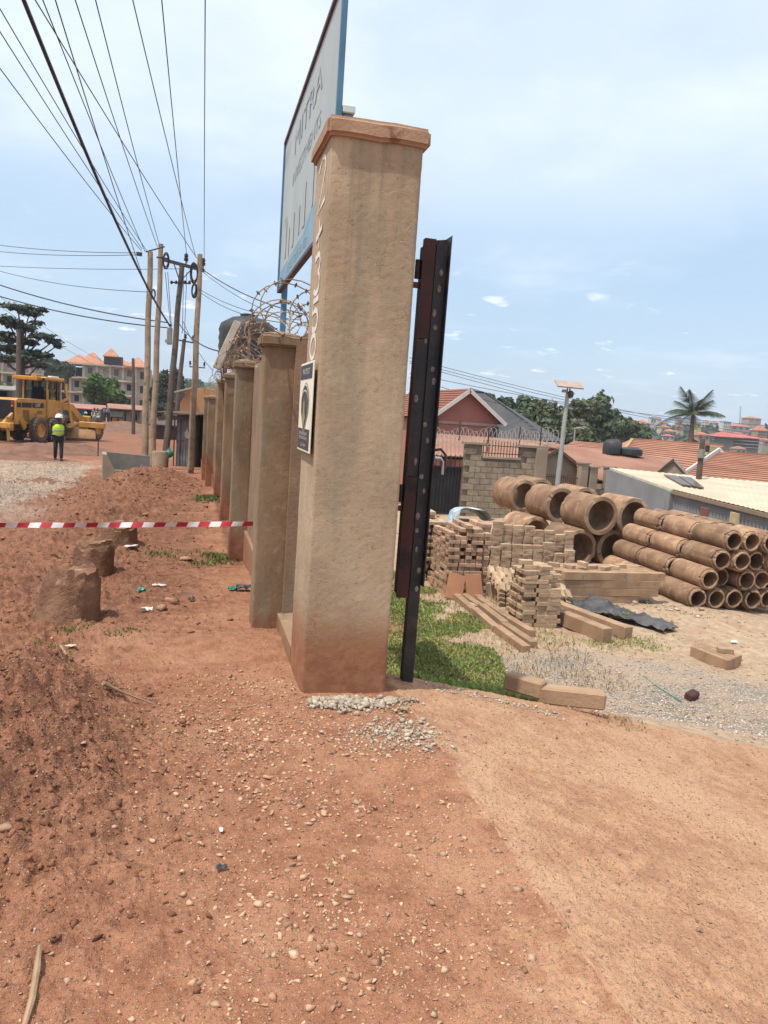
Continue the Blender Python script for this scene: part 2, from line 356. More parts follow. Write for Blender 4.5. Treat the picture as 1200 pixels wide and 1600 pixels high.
# ------------------------------------------------------------------ scattered stones, soil and grit (nobody could count them)
def ico(sub):
    bm = bmesh.new(); bmesh.ops.create_icosphere(bm, subdivisions=sub, radius=1.0); bm.verts.index_update()
    V = np.array([v.co[:] for v in bm.verts]); F = np.array([[v.index for v in f.verts] for f in bm.faces]); bm.free(); return V, F
ICO1, ICO2 = ico(1), ico(2)
def hulls(npts, cnt, seed):              # angular stone shapes: hulls of random points
    rg = np.random.default_rng(seed); out = []
    for _ in range(cnt):
        d = rg.normal(size=(npts, 3)); d /= np.linalg.norm(d, axis=1)[:, None]; d *= rg.uniform(.75, 1.05, npts)[:, None]
        bm = bmesh.new()
        for p in d: bm.verts.new(p)
        bmesh.ops.convex_hull(bm, input=bm.verts[:]); bmesh.ops.triangulate(bm, faces=bm.faces[:])
        for v in [v for v in bm.verts if not v.link_faces]: bm.verts.remove(v)
        bmesh.ops.recalc_face_normals(bm, faces=bm.faces[:]); bm.verts.index_update()
        out.append((np.array([v.co[:] for v in bm.verts]), np.array([[v.index for v in f.verts] for f in bm.faces]))); bm.free()
    return out
HULL1, HULL2 = hulls(9, 14, 3), hulls(17, 10, 4)
def rocks(name, xs, ys, sizes, mat, label, cat, flat=0.62, sub=1, sink=0.25, rough=0.28, smooth=False):
    xs, ys, sizes = map(np.asarray, (xs, ys, sizes)); T = HULL1 if sub == 1 else HULL2; n = len(xs); z = zf(xs, ys); pick = RNG.integers(0, len(T), n); VV, FF, o = [], [], 0
    def rot(P, ax, t):
        c, s_ = np.cos(t)[:, None], np.sin(t)[:, None]; a, b = [(1, 2), (0, 2), (0, 1)][ax]; Q = P.copy()
        Q[..., a] = P[..., a]*c-P[..., b]*s_; Q[..., b] = P[..., a]*s_+P[..., b]*c; return Q
    for k, (V0, F0) in enumerate(T):
        i = np.where(pick == k)[0]; m = len(i)
        if not m: continue
        s_ = sizes[i]; S = np.stack([s_*RNG.uniform(.8, 1.5, m), s_*RNG.uniform(.6, 1.1, m), s_*flat*RNG.uniform(.7, 1.25, m)], -1)
        P = rot(rot(V0[None]*S[:, None, :], 0, RNG.uniform(-.6, .6, m)), 2, RNG.uniform(0, 6.28, m))
        P[..., 0] += xs[i][:, None]; P[..., 1] += ys[i][:, None]; P[..., 2] += (z[i]+s_*flat*(1-2*sink))[:, None]
        VV.append(P.reshape(-1, 3)); FF.append((F0[None]+(np.arange(m)*len(V0))[:, None, None]).reshape(-1, 3)+o); o += m*len(V0)
    return tag(obj(name, mesh_np(name, np.concatenate(VV), np.concatenate(FF), smooth), mat), label, cat, kind='stuff')
def lognorm(n, med, sg, lo, hi): return np.clip(med*np.exp(RNG.normal(0, sg, n)), lo, hi)
m_stone = M('road_stone', (0.50, 0.325, 0.20), (0.36, 0.20, 0.12), 7, 0.9, 0.4, 60, isl=0.34)
m_stone2 = M('driveway_grit', (0.40, 0.25, 0.15), (0.27, 0.15, 0.09), 9, 0.95, 0.3, 60, isl=0.35)
m_clod = M('soil_clod', (0.27, 0.12, 0.066), (0.175, 0.075, 0.042), 12, 0.95, 0.6, 50, isl=0.3)
m_rub = M('mortar_rubble', (0.52, 0.44, 0.335), (0.36, 0.29, 0.215), 20, 0.95, 0.8, 60, isl=0.22)
m_grav = M('grey_gravel', (0.50, 0.42, 0.345), (0.34, 0.28, 0.23), 9, 0.9, 0.2, 50, isl=0.4)
n = 9000; xs = RNG.uniform(-.9, 1.12, n); ys = 1.3+2.9*RNG.random(n)**1.3; k = ~((xs > .58) & (ys > 3.86))
rocks('fine_grit', xs[k], ys[k], lognorm(k.sum(), 0.0022, 0.35, 0.0013, 0.005), m_stone, 'fine pale grit peppering the red soil of the foreground', 'grit', sink=0.3)
n = 6000; xs = RNG.uniform(1.15, 3.4, n); ys = 1.0+3.1*RNG.random(n)
rocks('driveway_grit', xs, ys, lognorm(n, 0.0024, 0.4, 0.0013, 0.006), m_stone2, 'fine brown grit peppering the tan driveway', 'grit', sink=0.3)
# pale stones trodden into the red soil
n = 6500; xs = RNG.normal(0.50, 0.34, n); ys = RNG.uniform(1.35, 4.2, n); k = (fbm(xs*2.2, ys*2.2, 3) > .10-.5*RNG.random(n)) & (xs < 1.15) & ~((xs > .58) & (ys > 3.86)); xs, ys = xs[k], ys[k]
rocks('pale_stones', xs, ys, lognorm(len(xs), 0.0054, 0.62, 0.002, 0.02), m_stone, 'pale stones trodden into the red soil in front of the pillar', 'stones', sink=0.42)
n = 900; xs = RNG.normal(0.22, 0.17, n); ys = RNG.normal(3.35, 0.42, n); k = (xs < .56)
rocks('stone_patch', xs[k], ys[k], lognorm(k.sum(), 0.0068, 0.45, 0.003, 0.02), m_stone, 'patch of loose tan stones left of the pillar base', 'stones', sink=0.3)
n = 2400; xs = RNG.uniform(-2.2, 1.1, n); ys = RNG.uniform(1.3, 9, n)**1.0
rocks('scattered_pebbles', xs, ys, lognorm(n, 0.0034, 0.55, 0.0018, 0.013), m_stone, 'small pebbles scattered thinly over the red verge', 'pebbles', sink=0.42)
n = 3600; xs = RNG.uniform(1.12, 4.2, n); ys = RNG.uniform(0.9, 4.15, n)
rocks('driveway_stones', xs, ys, lognorm(n, 0.0036, 0.5, 0.0018, 0.013), m_stone2, 'brown grit and small stones lying on the sloping tan driveway', 'grit', sink=0.3)
n = 7000; xs = RNG.normal(-0.65, 0.42, n); ys = RNG.normal(3.0, 0.62, n)
rocks('soil_clods', xs, ys, lognorm(n, 0.0042, 0.65, 0.002, 0.022), m_clod, 'crumbly dark clods on the dug soil mound at lower left', 'soil', flat=0.75, sink=0.4, rough=0.45)
n = 5200; xs = RNG.uniform(-3.0, 0.3, n); ys = 5+20*RNG.uniform(0, 1, n)**1.4
rocks('verge_clods', xs, ys, lognorm(n, 0.010, 0.65, 0.004, 0.05)*np.clip(ys/12, .6, 1.5), m_clod, 'lumps of turned red soil along the verge by the fence', 'soil', flat=0.6, sub=2, sink=0.42, rough=0.30)
n = 900; xs = 0.80+RNG.normal(0, 0.16, n); ys = 3.80-np.abs(RNG.normal(0, 0.065, n)); k = (xs > .62)
rocks('mortar_rubble', xs[k], ys[k], lognorm(k.sum(), 0.0085, 0.5, 0.004, 0.022), m_rub, 'grey white crumbled mortar heaped against the foot of the pillar', 'rubble', flat=0.85, sub=2, sink=0.1, rough=.22)
n = 700; xs = RNG.normal(0.98, 0.14, n); ys = RNG.normal(3.36, 0.12, n)
rocks('concrete_crumbs', xs, ys, lognorm(n, 0.0058, 0.5, 0.0025, 0.016), m_rub, 'patch of grey concrete crumbs on soil before the gate stile', 'rubble', flat=0.8, sub=2, sink=0.25)
n = 300; xs = RNG.uniform(1.35, 2.2, n); ys = 4.13-0.10*(xs-1.35)/0.7+RNG.normal(0, 0.035, n)
rocks('edge_crumbs', xs, ys, lognorm(n, 0.006, 0.5, 0.003, 0.016), m_rub, 'grey crumbs of mortar along the driveway edge behind the gate stile', 'rubble', flat=0.7, sub=2, sink=0.3)
n = 9000; xs = RNG.normal(4.6, 1.5, n); ys = RNG.normal(7.0, 1.1, n); k = (ys > 4.4) & (xs > 1.9)
rocks('grey_gravel', xs[k], ys[k], lognorm(k.sum(), 0.0095, 0.4, 0.005, 0.022), m_grav, 'grey crushed gravel spread in the yard below the driveway', 'gravel', flat=0.75, sink=0.25)
n = 1500; xs = RNG.uniform(4.5, 11, n); ys = RNG.uniform(6, 13, n)
rocks('yard_stones', xs, ys, lognorm(n, 0.012, 0.5, 0.006, 0.045), m_stone, 'small stones strewn over the bare yard before the pipes', 'stones', sink=0.3)
m_rgrav = M('road_gravel', (0.36, 0.29, 0.22), (0.25, 0.195, 0.15), 9, 0.9, 0.2, 50, isl=0.35)
n = 9000; xs = RNG.normal(-5.0, .9, n); ys = RNG.uniform(14, 31, n)
rocks('road_gravel', xs, ys, lognorm(n, 0.013, 0.4, 0.007, 0.03), m_rgrav, 'grey gravel spread along the new road bed at left', 'gravel', flat=0.7, sink=0.25)

# ------------------------------------------------------------------ gate pillar
def mat_pillar(name, hi=(0.45, 0.345, 0.232), lo=(0.365, 0.27, 0.178), zred=0.55, rough_sc=1.0, grey=0.5):
    m, n, l, b = nt(name); co = NN(n, l, 'ShaderNodeTexCoord').outputs['Object']; z = NN(n, l, 'ShaderNodeSeparateXYZ', {0: co}).outputs['Z']
    st = NN(n, l, 'ShaderNodeMapping', {0: co, 'Scale': (7, 7, 1.1)}).outputs[0]
    n1 = noise(n, l, co, 2.2, 4); n2 = noise(n, l, st, 1.0, 5, 0.6); n3 = noise(n, l, co, 55, 4, 0.7); n4 = noise(n, l, co, 14, 6, 0.65, 0.0)
    col = mixc(n, l, ramp(n, l, n1, 0.35, 0.65), hi, lo)
    col = mixc(n, l, ramp(n, l, n2, 0.46, 0.66, 0, grey), col, (0.25, 0.225, 0.16)); col = mixc(n, l, mth(n, l, 'MULTIPLY', ramp(n, l, noise(n, l, NN(n, l, 'ShaderNodeMapping', {0: co, 'Scale': (14, 14, .55)}).outputs[0], 1.0, 5), .48, .66, 0, .55), ramp(n, l, z, 1.2, 2.9)), col, (.20, .165, .11))
    col = mixc(n, l, ramp(n, l, n4, 0.53, 0.70, 0, 0.45), col, (0.43, 0.265, 0.165))
    col = mixc(n, l, ramp(n, l, n3, 0.43, 0.32, 0, 0.5), col, (0.17, 0.115, 0.075))
    zj = mth(n, l, 'ADD', z, mth(n, l, 'MULTIPLY', mth(n, l, 'SUBTRACT', n4, 0.5), 0.35))
    col = mixc(n, l, ramp(n, l, zj, zred, zred-0.35, 0, 0.92), col, mixc(n, l, ramp(n, l, n4, .4, .6), (0.31, 0.138, 0.072), (0.25, 0.10, 0.052)))
    l.new(col, b.inputs['Base Color']); b.inputs['Roughness'].default_value = 0.92; b.inputs['Specular IOR Level'].default_value = 0.2
    q = bumpn(n, l, n3, 0.5, 0.0045*rough_sc, b); q2 = bumpn(n, l, n4, 0.2, 0.005*rough_sc, b, q); q2 = bumpn(n, l, noise(n, l, co, 130, 5, .7), .5, .004, b, q2)
    vo = NN(n, l, 'ShaderNodeTexVoronoi', {'Vector': NN(n, l, 'ShaderNodeMapping', {0: mixc(n, l, 0.25, co, NN(n, l, 'ShaderNodeTexNoise', {'Vector': co, 'Scale': 9.0, 'Detail': 5.0}).outputs['Color']), 'Scale': (9, 9, 5)}).outputs[0], 'Scale': 1.0}, feature='DISTANCE_TO_EDGE')
    crack = mth(n, l, 'MULTIPLY', ramp(n, l, vo.outputs['Distance'], 0.022, 0.0), ramp(n, l, n1, 0.52, 0.64))
    bumpn(n, l, mth(n, l, 'SUBTRACT', 1.0, crack), 0.45, 0.006, b, q2)
    l.new(mixc(n, l, mth(n, l, 'MULTIPLY', crack, .22), col, (.13, .085, .05)), b.inputs['Base Color'])
    return m
m_pil = mat_pillar('pillar_plaster')
m_cap = M('cap_plaster', (0.40, 0.255, 0.165), (0.33, 0.20, 0.125), 5, 0.9, 0.35, 40, spot=(0.22, 0.12, 0.075), ssc=6)
def pdisp(S, Z, amp): return amp*(0.9*fbm(S*2.2, Z*1.5, 2)+0.22*fbm(S*9+4, Z*7, 3, 0.6)-0.25*sst(.5, .8, fbm(S*11+40, Z*9, 3, .6))+0.30*fbm(S*34, Z*30, 2))
def shaft(x0, x1, y0, y1, z0, z1, rad, amp, per=120, lev=170, sharp=1.0):
    cxm, cym, hx, hy = (x0+x1)/2, (y0+y1)/2, (x1-x0)/2, (y1-y0)/2; pts = []; nrm = []
    for side in range(4):
        for k in range(per//4):
            t = -1+2*(k+0.5)/(per//4)
            px, py = [(t*hx, -hy), (hx, t*hy), (-t*hx, hy), (-hx, -t*hy)][side]
            qx = max(-hx+rad, min(hx-rad, px)); qy = max(-hy+rad, min(hy-rad, py)); d = Vector((px-qx, py-qy)); d.normalize()
            pts.append((cxm+qx+d.x*rad, cym+qy+d.y*rad)); nrm.append((d.x, d.y))
    pts = np.array(pts); nrm = np.array(nrm); zs = np.linspace(z0, z1, lev); s_ = np.arange(per)/per*2*(hx+hy)*2
    S, Z = np.meshgrid(s_, zs)
    d = pdisp(S, Z, amp)
    Xv = pts[None, :, 0]+nrm[None, :, 0]*d; Yv = pts[None, :, 1]+nrm[None, :, 1]*d
    V = np.stack([Xv, Yv, Z], -1).reshape(-1, 3); i = np.arange(lev-1)[:, None]*per; k = np.arange(per)[None]; k2 = (k+1) % per
    F = np.stack([i+k, i+k2, i+per+k2, i+per+k], -1).reshape(-1, 4); return V, F
def capgeo(x0, x1, y0, y1, z0, z1, z2, ch=0.02):
    mb = MB(); bm = bmesh.new()
    v = [bm.verts.new(p) for p in ((x0, y0, z0), (x1, y0, z0), (x1, y1, z0), (x0, y1, z0), (x0, y0, z1), (x1, y0, z1), (x1, y1, z1), (x0, y1, z1), ((x0+x1)/2, (y0+y1)/2, z2))]
    for f in ((3, 2, 1, 0), (0, 1, 5, 4), (1, 2, 6, 5), (2, 3, 7, 6), (3, 0, 4, 7), (4, 5, 8), (5, 6, 8), (6, 7, 8), (7, 4, 8)): bm.faces.new([v[i] for i in f])
    bm.edges.ensure_lookup_table(); es = [e for e in bm.edges if not any(abs(q.co.z-z2) < 1e-6 for q in e.verts)]
    bmesh.ops.bevel(bm, geom=es, offset=ch, segments=3, affect='EDGES'); bmesh.ops.subdivide_edges(bm, edges=[e for e in bm.edges if e.calc_length() > 0.12], cuts=5, use_grid_fill=True)
    bm.verts.index_update(); P = np.array([q.co[:] for q in bm.verts])
    P[:, 2] += 0.006*fbm(P[:, 0]*7, P[:, 1]*7+P[:, 2]*5, 3); P[:, 0] += 0.003*fbm(P[:, 1]*9, P[:, 2]*9, 2); P[:, 1] += 0.003*fbm(P[:, 0]*9, P[:, 2]*9, 2)
    mb.add([Vector(p) for p in P], [tuple(q.index for q in f.verts) for f in bm.faces]); bm.free(); return mb
PX0, PX1, PY0, PY1, PZ = 0.60, 1.065, 3.90, 4.40, 2.835
pil = thing('gate_pillar', ((PX0+PX1)/2, (PY0+PY1)/2, 0), 'tall square plastered gate pillar with shallow pyramid cap and white painted digits', 'pillar')
V, F = shaft(PX0, PX1, PY0, PY1, -0.5, PZ, 0.016, 0.0034, 180, 360)
obj('shaft', mesh_np('shaft', V, F, True), m_pil, pil)
obj('cap', capgeo(PX0-0.028, PX1+0.028, PY0-0.03, PY1+0.03, PZ-0.004, PZ+0.082, PZ+0.155, 0.016), m_cap, pil, smooth=True)
m_white = M('white_road_paint', (0.78, 0.74, 0.68), (0.62, 0.56, 0.48), 30, 0.8)
def stroke(pts, w):                                   # brushed line on the pillar's left face (face lies in y,z)
    mb = MB(); P = [Vector((0, p[0], p[1])) for p in pts]; out = []
    for i, p in enumerate(P):
        t = (P[min(i+1, len(P)-1)]-P[max(i-1, 0)]).normalized(); nrm = Vector((0, -t.z, t.y)); ww = w*(0.75+0.5*random.random())
        out += [p+nrm*ww/2, p-nrm*ww/2]
    for i in range(len(P)-1): mb.add([out[2*i], out[2*i+1], out[2*i+3], out[2*i+2]], [(0, 1, 2, 3)])
    out2 = []
    for v in mb.v:
        t = -(v[1]-(PY0+PY1)/2)/((PY1-PY0)/2); s_ = (.75+(t+1)/8)*2*((PX1-PX0)/2+(PY1-PY0)/2)*2; out2.append((PX0-.0022-float(pdisp(np.array([s_]), np.array([v[2]]), .0034)[0]), v[1], v[2]))
    mb.v = out2; return mb
def arc(cy, cz, ry, rz, a0, a1, n=14): return [(cy+ry*math.cos(R_(a0+(a1-a0)*i/n)), cz+rz*math.sin(R_(a0+(a1-a0)*i/n))) for i in range(n+1)]
# the painted chainage 2+350 runs down the face; letters read with left = far side (larger y)
yl = 4.15
digs = [stroke(arc(yl, 2.735, -0.10, 0.06, 170, -20)+[(yl+0.10, 2.535), (yl-0.13, 2.565)], 0.028),
        None, stroke([(yl+0.09, 2.30)]+arc(yl, 2.262, -0.09, 0.048, 130, -80)+arc(yl, 2.165, -0.10, 0.052, 80, -150), 0.03),
        stroke([(yl-0.10, 2.08), (yl+0.08, 2.075), (yl+0.09, 2.01)]+arc(yl, 1.972, -0.11, 0.052, 110, -140), 0.03),
        stroke(arc(yl+.01, 1.835, -0.10, 0.062, 0, 360, 20), 0.03)]
for nm, dg in zip(('digit_two', None, 'digit_three', 'digit_five', 'digit_zero'), digs):
    if dg: obj(nm, dg, m_white, pil)
obj('plus_sign', stroke([(yl, 2.49), (yl, 2.34)], 0.03), m_white, pil)
obj('plus_sign', stroke([(yl+0.10, 2.40), (yl-0.10, 2.43)], 0.03), m_white, pil).location.x = -0.002
# security company sign on the same face
sg = thing('security_sign', (PX0-0.02, 4.12, 1.2), 'narrow cream security sign with dark shield fixed to the pillar\'s side', 'sign')
m_cream = M('sign_cream', (0.80, 0.76, 0.62), (0.70, 0.65, 0.50), 6, 0.5); m_char = M('sign_charcoal', (0.045, 0.04, 0.045), (0.07, 0.06, 0.06), 12, 0.5)
m_olive = M('sign_olive', (0.16, 0.15, 0.10), (0.10, 0.095, 0.07), 20, 0.5); m_pale = M('sign_pale', (0.62, 0.6, 0.55), None, 20, 0.5); m_blue = M('sign_navy', (0.05, 0.045, 0.065), None, 8, 0.5); m_gold = M('sign_gold', (0.30, 0.28, 0.12), None, 20, 0.5)
SY0, SY1, SZ0, SZ1 = 3.925, 4.395, 1.275, 1.75; SX = PX0-0.026
def srect(y0, y1, z0, z1, dx, th=0.002): return MB().box((SX-dx, (y0+y1)/2, (z0+z1)/2), (th, y1-y0, z1-z0))
obj('board', MB().box((SX+0.004, (SY0+SY1)/2, (SZ0+SZ1)/2), (0.008, SY1-SY0, SZ1-SZ0), ch=0.002), m_cream, sg)
obj('header_panel', srect(SY0+.02, SY1-.02, SZ1-.088, SZ1-.012, 0.001), m_blue, sg)
obj('footer_panel', srect(SY0+.02, SY1-.02, SZ0+.012, SZ0+.122, 0.001), m_char, sg)
def shield(sc, dx, zc=1.51, cut=None):
    p = [(0, -.165)]+[(.098, -.03), (.105, .05), (.085, .10), (.045, .135), (0, .15), (-.045, .135), (-.085, .10), (-.105, .05), (-.098, -.03)]
    mb = MB(); p = [(a*sc*1.55, b*sc) for a, b in p]; mb.add([Vector((SX-dx, 4.16+a, zc+b)) for a, b in p], [tuple(range(len(p)))]); return mb
obj('shield_outline', shield(0.90, 0.0015), m_olive, sg); obj('shield_rim', shield(0.865, 0.0025), m_cream, sg); obj('shield', shield(0.81, 0.0035), m_char, sg)
band = MB(); q = arc(4.16, 1.542, -0.125, 0.055, 0, 180, 12)
for i in range(12):
    a, b2 = q[i], q[i+1]; band.quad((SX-.0045, a[0], a[1]), (SX-.0045, b2[0], b2[1]), (SX-.0045, b2[0], b2[1]+.008), (SX-.0045, a[0], a[1]+.008))
obj('shield_band', band, m_pale, sg)
emb = MB(); pp = [(0.0, .06), (.025, .045), (.03, .0), (.055, -.035), (.035, -.055), (.02, -.095), (-.005, -.12), (-.01, -.075), (-.04, -.045), (-.025, 0), (-.02, .045)]
emb.add([Vector((SX-.0055, 4.165-a*1.2, 1.492+b)) for a, b in pp], [tuple(range(len(pp)))]); obj('shield_emblem', emb, m_gold, sg)
TY = Matrix(((0, 0, -1, SX-0.0035), (-1, 0, 0, 0), (0, 1, 0, 0), (0, 0, 0, 1)))     # text plane facing -x, reading towards the camera
def stext(nm, s, size, y, z, mat, sx=1.0, par=sg):
    Tm = TY.copy(); Tm[1][3] = y; Tm[2][3] = z; return text(nm, s, size, Tm, mat, par, sx)
stext('lettering', 'PROTECT', 0.042, 4.15, SZ1-.05, m_pale, 1.5); stext('lettering', 'SPECIAL SECURITY', 0.024, 4.16, SZ0+.095, m_pale, 1.55)
stext('lettering', 'DETECTION SERVICE', 0.022, 4.16, SZ0+.072, m_pale, 1.5); stext('lettering', 'CALL NOW', 0.024, 4.14, SZ0+.035, m_pale, 1.5)

# ------------------------------------------------------------------ steel gate stile left on its hinges
m_blk = M('black_gate_paint', (0.012, 0.013, 0.016), (0.03, 0.026, 0.026), 8, 0.5, 0.3, 30, spot=(0.075, 0.035, 0.028), ssc=5, slo=0.60, shi=0.72, spec=0.4)
m_red = M('red_oxide', (0.062, 0.022, 0.02), (0.045, 0.018, 0.016), 6, 0.6, 0.2, 40, spot=(0.02, 0.014, 0.014), ssc=4)
m_rust = M('rusty_steel', (0.13, 0.06, 0.035), (0.07, 0.04, 0.03), 10, 0.75, 0.4, 40); m_weld = M('weld_primer', (0.27, 0.24, 0.21), (0.15, 0.13, 0.12), 40, 0.8, 0.4, 80)
m_steel = M('bright_steel', (0.55, 0.56, 0.58), None, 10, 0.25, metal=1.0)
gt = thing('gate_stile', (1.245, 4.13, 0), 'leaning black and red oxide steel gate stile with pale weld spots', 'gate')
def lean(p): return Vector((p[0]+0.012*p[2], p[1]+0.02*p[2], p[2]))
def slab(x0, x1, y0, y1, z0, z1, dz=(0, 0)):
    mb = MB(); vs_ = [lean((x, y, z+(dz[0] if x == x0 else dz[1])*(z == z1))) for x in (x0, x1) for y in (y0, y1) for z in (z0, z1)]
    return mb.add(vs_, [(0, 1, 3, 2), (4, 6, 7, 5), (0, 4, 5, 1), (2, 3, 7, 6), (0, 2, 6, 4), (1, 5, 7, 3)])
st = obj('stile', slab(1.215, 1.278, 4.10, 4.16, -0.12, 2.44, (0.0, .0)), m_blk, gt)
obj('flange', slab(1.2805, 1.287, 4.06, 4.22, 0.55, 2.455, (0, 0.03)), m_blk, gt)
obj('cover_plate', slab(1.150, 1.212, 4.105, 4.150, 1.93, 2.465), m_red, gt); obj('cover_plate', slab(1.150, 1.212, 4.106, 4.149, 0.475, 1.165), m_red, gt)
obj('cover_plate', slab(1.148, 1.2135, 4.112, 4.158, 1.168, 1.927), m_blk, gt); obj('edge_strip', slab(1.140, 1.1475, 4.095, 4.16, 0.50, 2.42), m_red, gt)
obj('tie_plate', slab(1.18, 1.30, 4.15, 4.158, 2.30, 2.462, (0, 0.02)), m_blk, gt)
for z0 in (2.25, 1.02):
    h = obj('hinge', MB().tube([lean((1.125, 4.13, z0)), lean((1.125, 4.13, z0+.10))], 0.016, 10), m_blk, gt)
    obj('hinge_lug', MB().box(lean((1.102, 4.13, z0-.035)), (0.07, 0.02, 0.03)), m_rust, h)
random.seed(21)
for i in range(19):
    z0 = 0.55+1.86*i/18+random.uniform(-.03, .03); onl = (i % 3 == 1) and 1.17 < z0 < 1.93
    x0, y0 = (random.uniform(1.158, 1.20), 4.1085) if onl else (random.uniform(1.226, 1.268), 4.0975)
    if not onl and z0 > 2.38: continue
    mb = MB(); w, h = random.uniform(.008, .013), random.uniform(.012, .024); c = lean((x0, y0, z0))
    mb.lathe(c, [(1.0, 0), (0.55, 0.0025)], 9, Matrix(((w, 0, 0), (0, 0, -1), (0, h, 0)))); obj('weld_spot', mb, m_weld, gt)
hd = MB(); c = lean((1.30, 4.10, 1.22)); hd.tube([c+Vector((-.02, 0, .10)), c+Vector((.03, -.01, .11)), c+Vector((.06, -.01, .08)), c+Vector((.062, -.01, .0))], 0.008, 8); obj('latch_loop', hd, m_rust, gt, smooth=True)
hd = MB(); hd.tube([c+Vector((.0, -.01, .06)), c+Vector((.03, -.02, .06)), c+Vector((.045, -.02, .04)), c+Vector((.045, -.02, -.03))], 0.009, 8); obj('handle', hd, m_steel, gt, smooth=True)

n = 260; xs = RNG.normal(.55, .33, n); ys = RNG.uniform(1.4, 3.6, n); k = xs < 1.1
rocks('flat_stones', xs[k], ys[k], lognorm(k.sum(), 0.011, 0.3, 0.006, 0.019), M('cream_stone', (.56, .39, .25), (.42, .26, .165), 9, .9, .3, 60, isl=.25), 'larger flat cream stones bedded in the foreground soil', 'stones', flat=.5, sink=.40)
# thin mortar arris where the driveway slab meets the verge
ed_ = MB(); ys = np.arange(1.0, 3.75, .035); random.seed(2)
for i in range(len(ys)-1):
    if random.random() < .18: continue
    q = []
    for yy in (ys[i], ys[i+1]+.004):
        xx = 1.148+.012*float(fbm(np.array([yy*2.]), np.array([3.]), 3)); z_ = zg(xx, yy); q += [(xx-.005-.003*random.random(), yy, z_-.004), (xx, yy, z_+.006), (xx+.005, yy, z_-.006)]
    ed_.add(q, [(0, 1, 4, 3), (1, 2, 5, 4)])
struct(obj('driveway_kerb_line', ed_, M('pale_arris', (.44, .28, .185), (.36, .20, .125), 20, .9, .4, 60)))

# ------------------------------------------------------------------ boundary wall with posts
m_post = mat_pillar('fence_plaster', (0.275, 0.182, 0.108), (0.195, 0.13, 0.08), 0.20, 0.8, 0.6)
m_panel = mat_pillar('fence_panel_plaster', (0.285, 0.185, 0.118), (0.215, 0.145, 0.095), 0.15, 1.6, 0.5)
fw = thing('boundary_wall', (0.65, 5.2, 0), 'brown plastered boundary wall with a row of projecting capped posts', 'wall')
POSTS = [(0.43, 5.20, 0.215, 0.24, 1.90, 0.0), (0.44, 9.05, 0.205, 0.24, 1.92, -.3), (0.45, 12.5, 0.205, 0.24, 1.90, -.35), (0.45, 16.6, 0.205, 0.24, 1.92, -.5), (0.33, 21.0, 0.22, 0.24, 1.60, -.75), (0.27, 24.6, 0.22, 0.24, 1.62, -.95)]
for i, (x, y, wx, wy, zt, zb) in enumerate(POSTS):
    V, F = shaft(x, x+wx, y, y+wy, zb-0.4, zt, 0.012, 0.0038 if i < 2 else 0.003, 96 if i < 2 else 48, 150 if i < 2 else 50)
    p = obj('post', mesh_np('post', V, F, True), m_post, fw)
    obj('cap', capgeo(x-.028, x+wx+.028, y-.03, y+wy+.03, zt-.002, zt+.075, zt+.115, 0.014), m_post, p, smooth=True)
for i in range(len(POSTS)):
    x, y, wx, wy, zt, zb = POSTS[i]; y1 = POSTS[i+1][1] if i+1 < len(POSTS) else y+9; x1 = POSTS[i+1][0] if i+1 < len(POSTS) else 0.1
    xw0, xw1 = x+wx-.012, x1+wx-.012
    y0 = y-.03 if i == 0 else y+.001
    N = 60; V = []; 
    def ring(yy, xx): return [(xx, yy, -2.2), (xx, yy, zt+.05), (xx+.07, yy, zt+.10), (xx+.14, yy, zt+.05), (xx+.14, yy, -2.2)]
    ys = np.linspace(y0, y1, N); xs = np.linspace(xw0, xw1, N); V = [q for a, b in zip(ys, xs) for q in ring(a, b)]; V = np.array(V)
    V[:, 0] += 0.006*fbm(V[:, 1]*4, V[:, 2]*4, 3); V[:, 2] += np.where(V[:, 2] > 0, 0.012*fbm(V[:, 1]*5, V[:, 0]*7, 3), 0)
    mb = MB(); mb.v = [tuple(q) for q in V]; mb.f = [(a*5+k, a*5+k+1, (a+1)*5+k+1, (a+1)*5+k) for a in range(N-1) for k in range(4)]+[(0, 1, 2, 3, 4), tuple((N-1)*5+k for k in range(4, -1, -1))]
    obj('wall_panel', mb, m_panel, fw)
    pl = MB(); px0, px1 = x+wx-.045, x1+wx-.045; ya = 4.40 if i == 0 else y+wy+.002; za = zb+.20 if i else 0.10
    pl.add([(px0, ya, -2), (px0, ya, za), (px0+.30, ya, za+.03), (px0+.30, ya, -2), (px1, y1-.002, -2), (px1, y1-.002, za-.06), (px1+.30, y1-.002, za-.03), (px1+.30, y1-.002, -2)], [(0, 1, 2, 3), (7, 6, 5, 4), (0, 4, 5, 1), (1, 5, 6, 2), (2, 6, 7, 3)])
    obj('plinth', pl, m_post, fw)

# ------------------------------------------------------------------ razor wire coil
m_wire = M('razor_wire_rust', (0.33, 0.235, 0.155), (0.20, 0.135, 0.09), 14, 0.6, metal=0.3)
rz = thing('razor_wire', (0.7, 5.2, 2.0), 'rusty razor wire coil sagging along the top of the boundary wall', 'razor wire')
P = []; turns = 46; random.seed(3)
for i in range(turns*22):
    t = i/22.0; y = 5.05+20.5*(t/turns)**1.25; base = float(np.interp(y, [5, 18, 20, 26], [2.02, 2.0, 1.86, 1.7])); xc = float(np.interp(y, [5, 17, 21, 26], [.60, .60, .52, .42]))
    r = 0.165*(1+0.28*math.sin(t*1.9)+0.18*math.sin(t*5.3)); a = 2*math.pi*t
    P.append(Vector((xc+r*math.cos(a)*1.15+.03*math.sin(t*2.7), y+0.10*math.sin(a*1.0+t), base+0.10+r*math.sin(a)*(1 if math.sin(a) > 0 else 0.9))))
obj('coil', MB().tube(P, 0.0042, 4), m_wire, rz)
bb = MB()
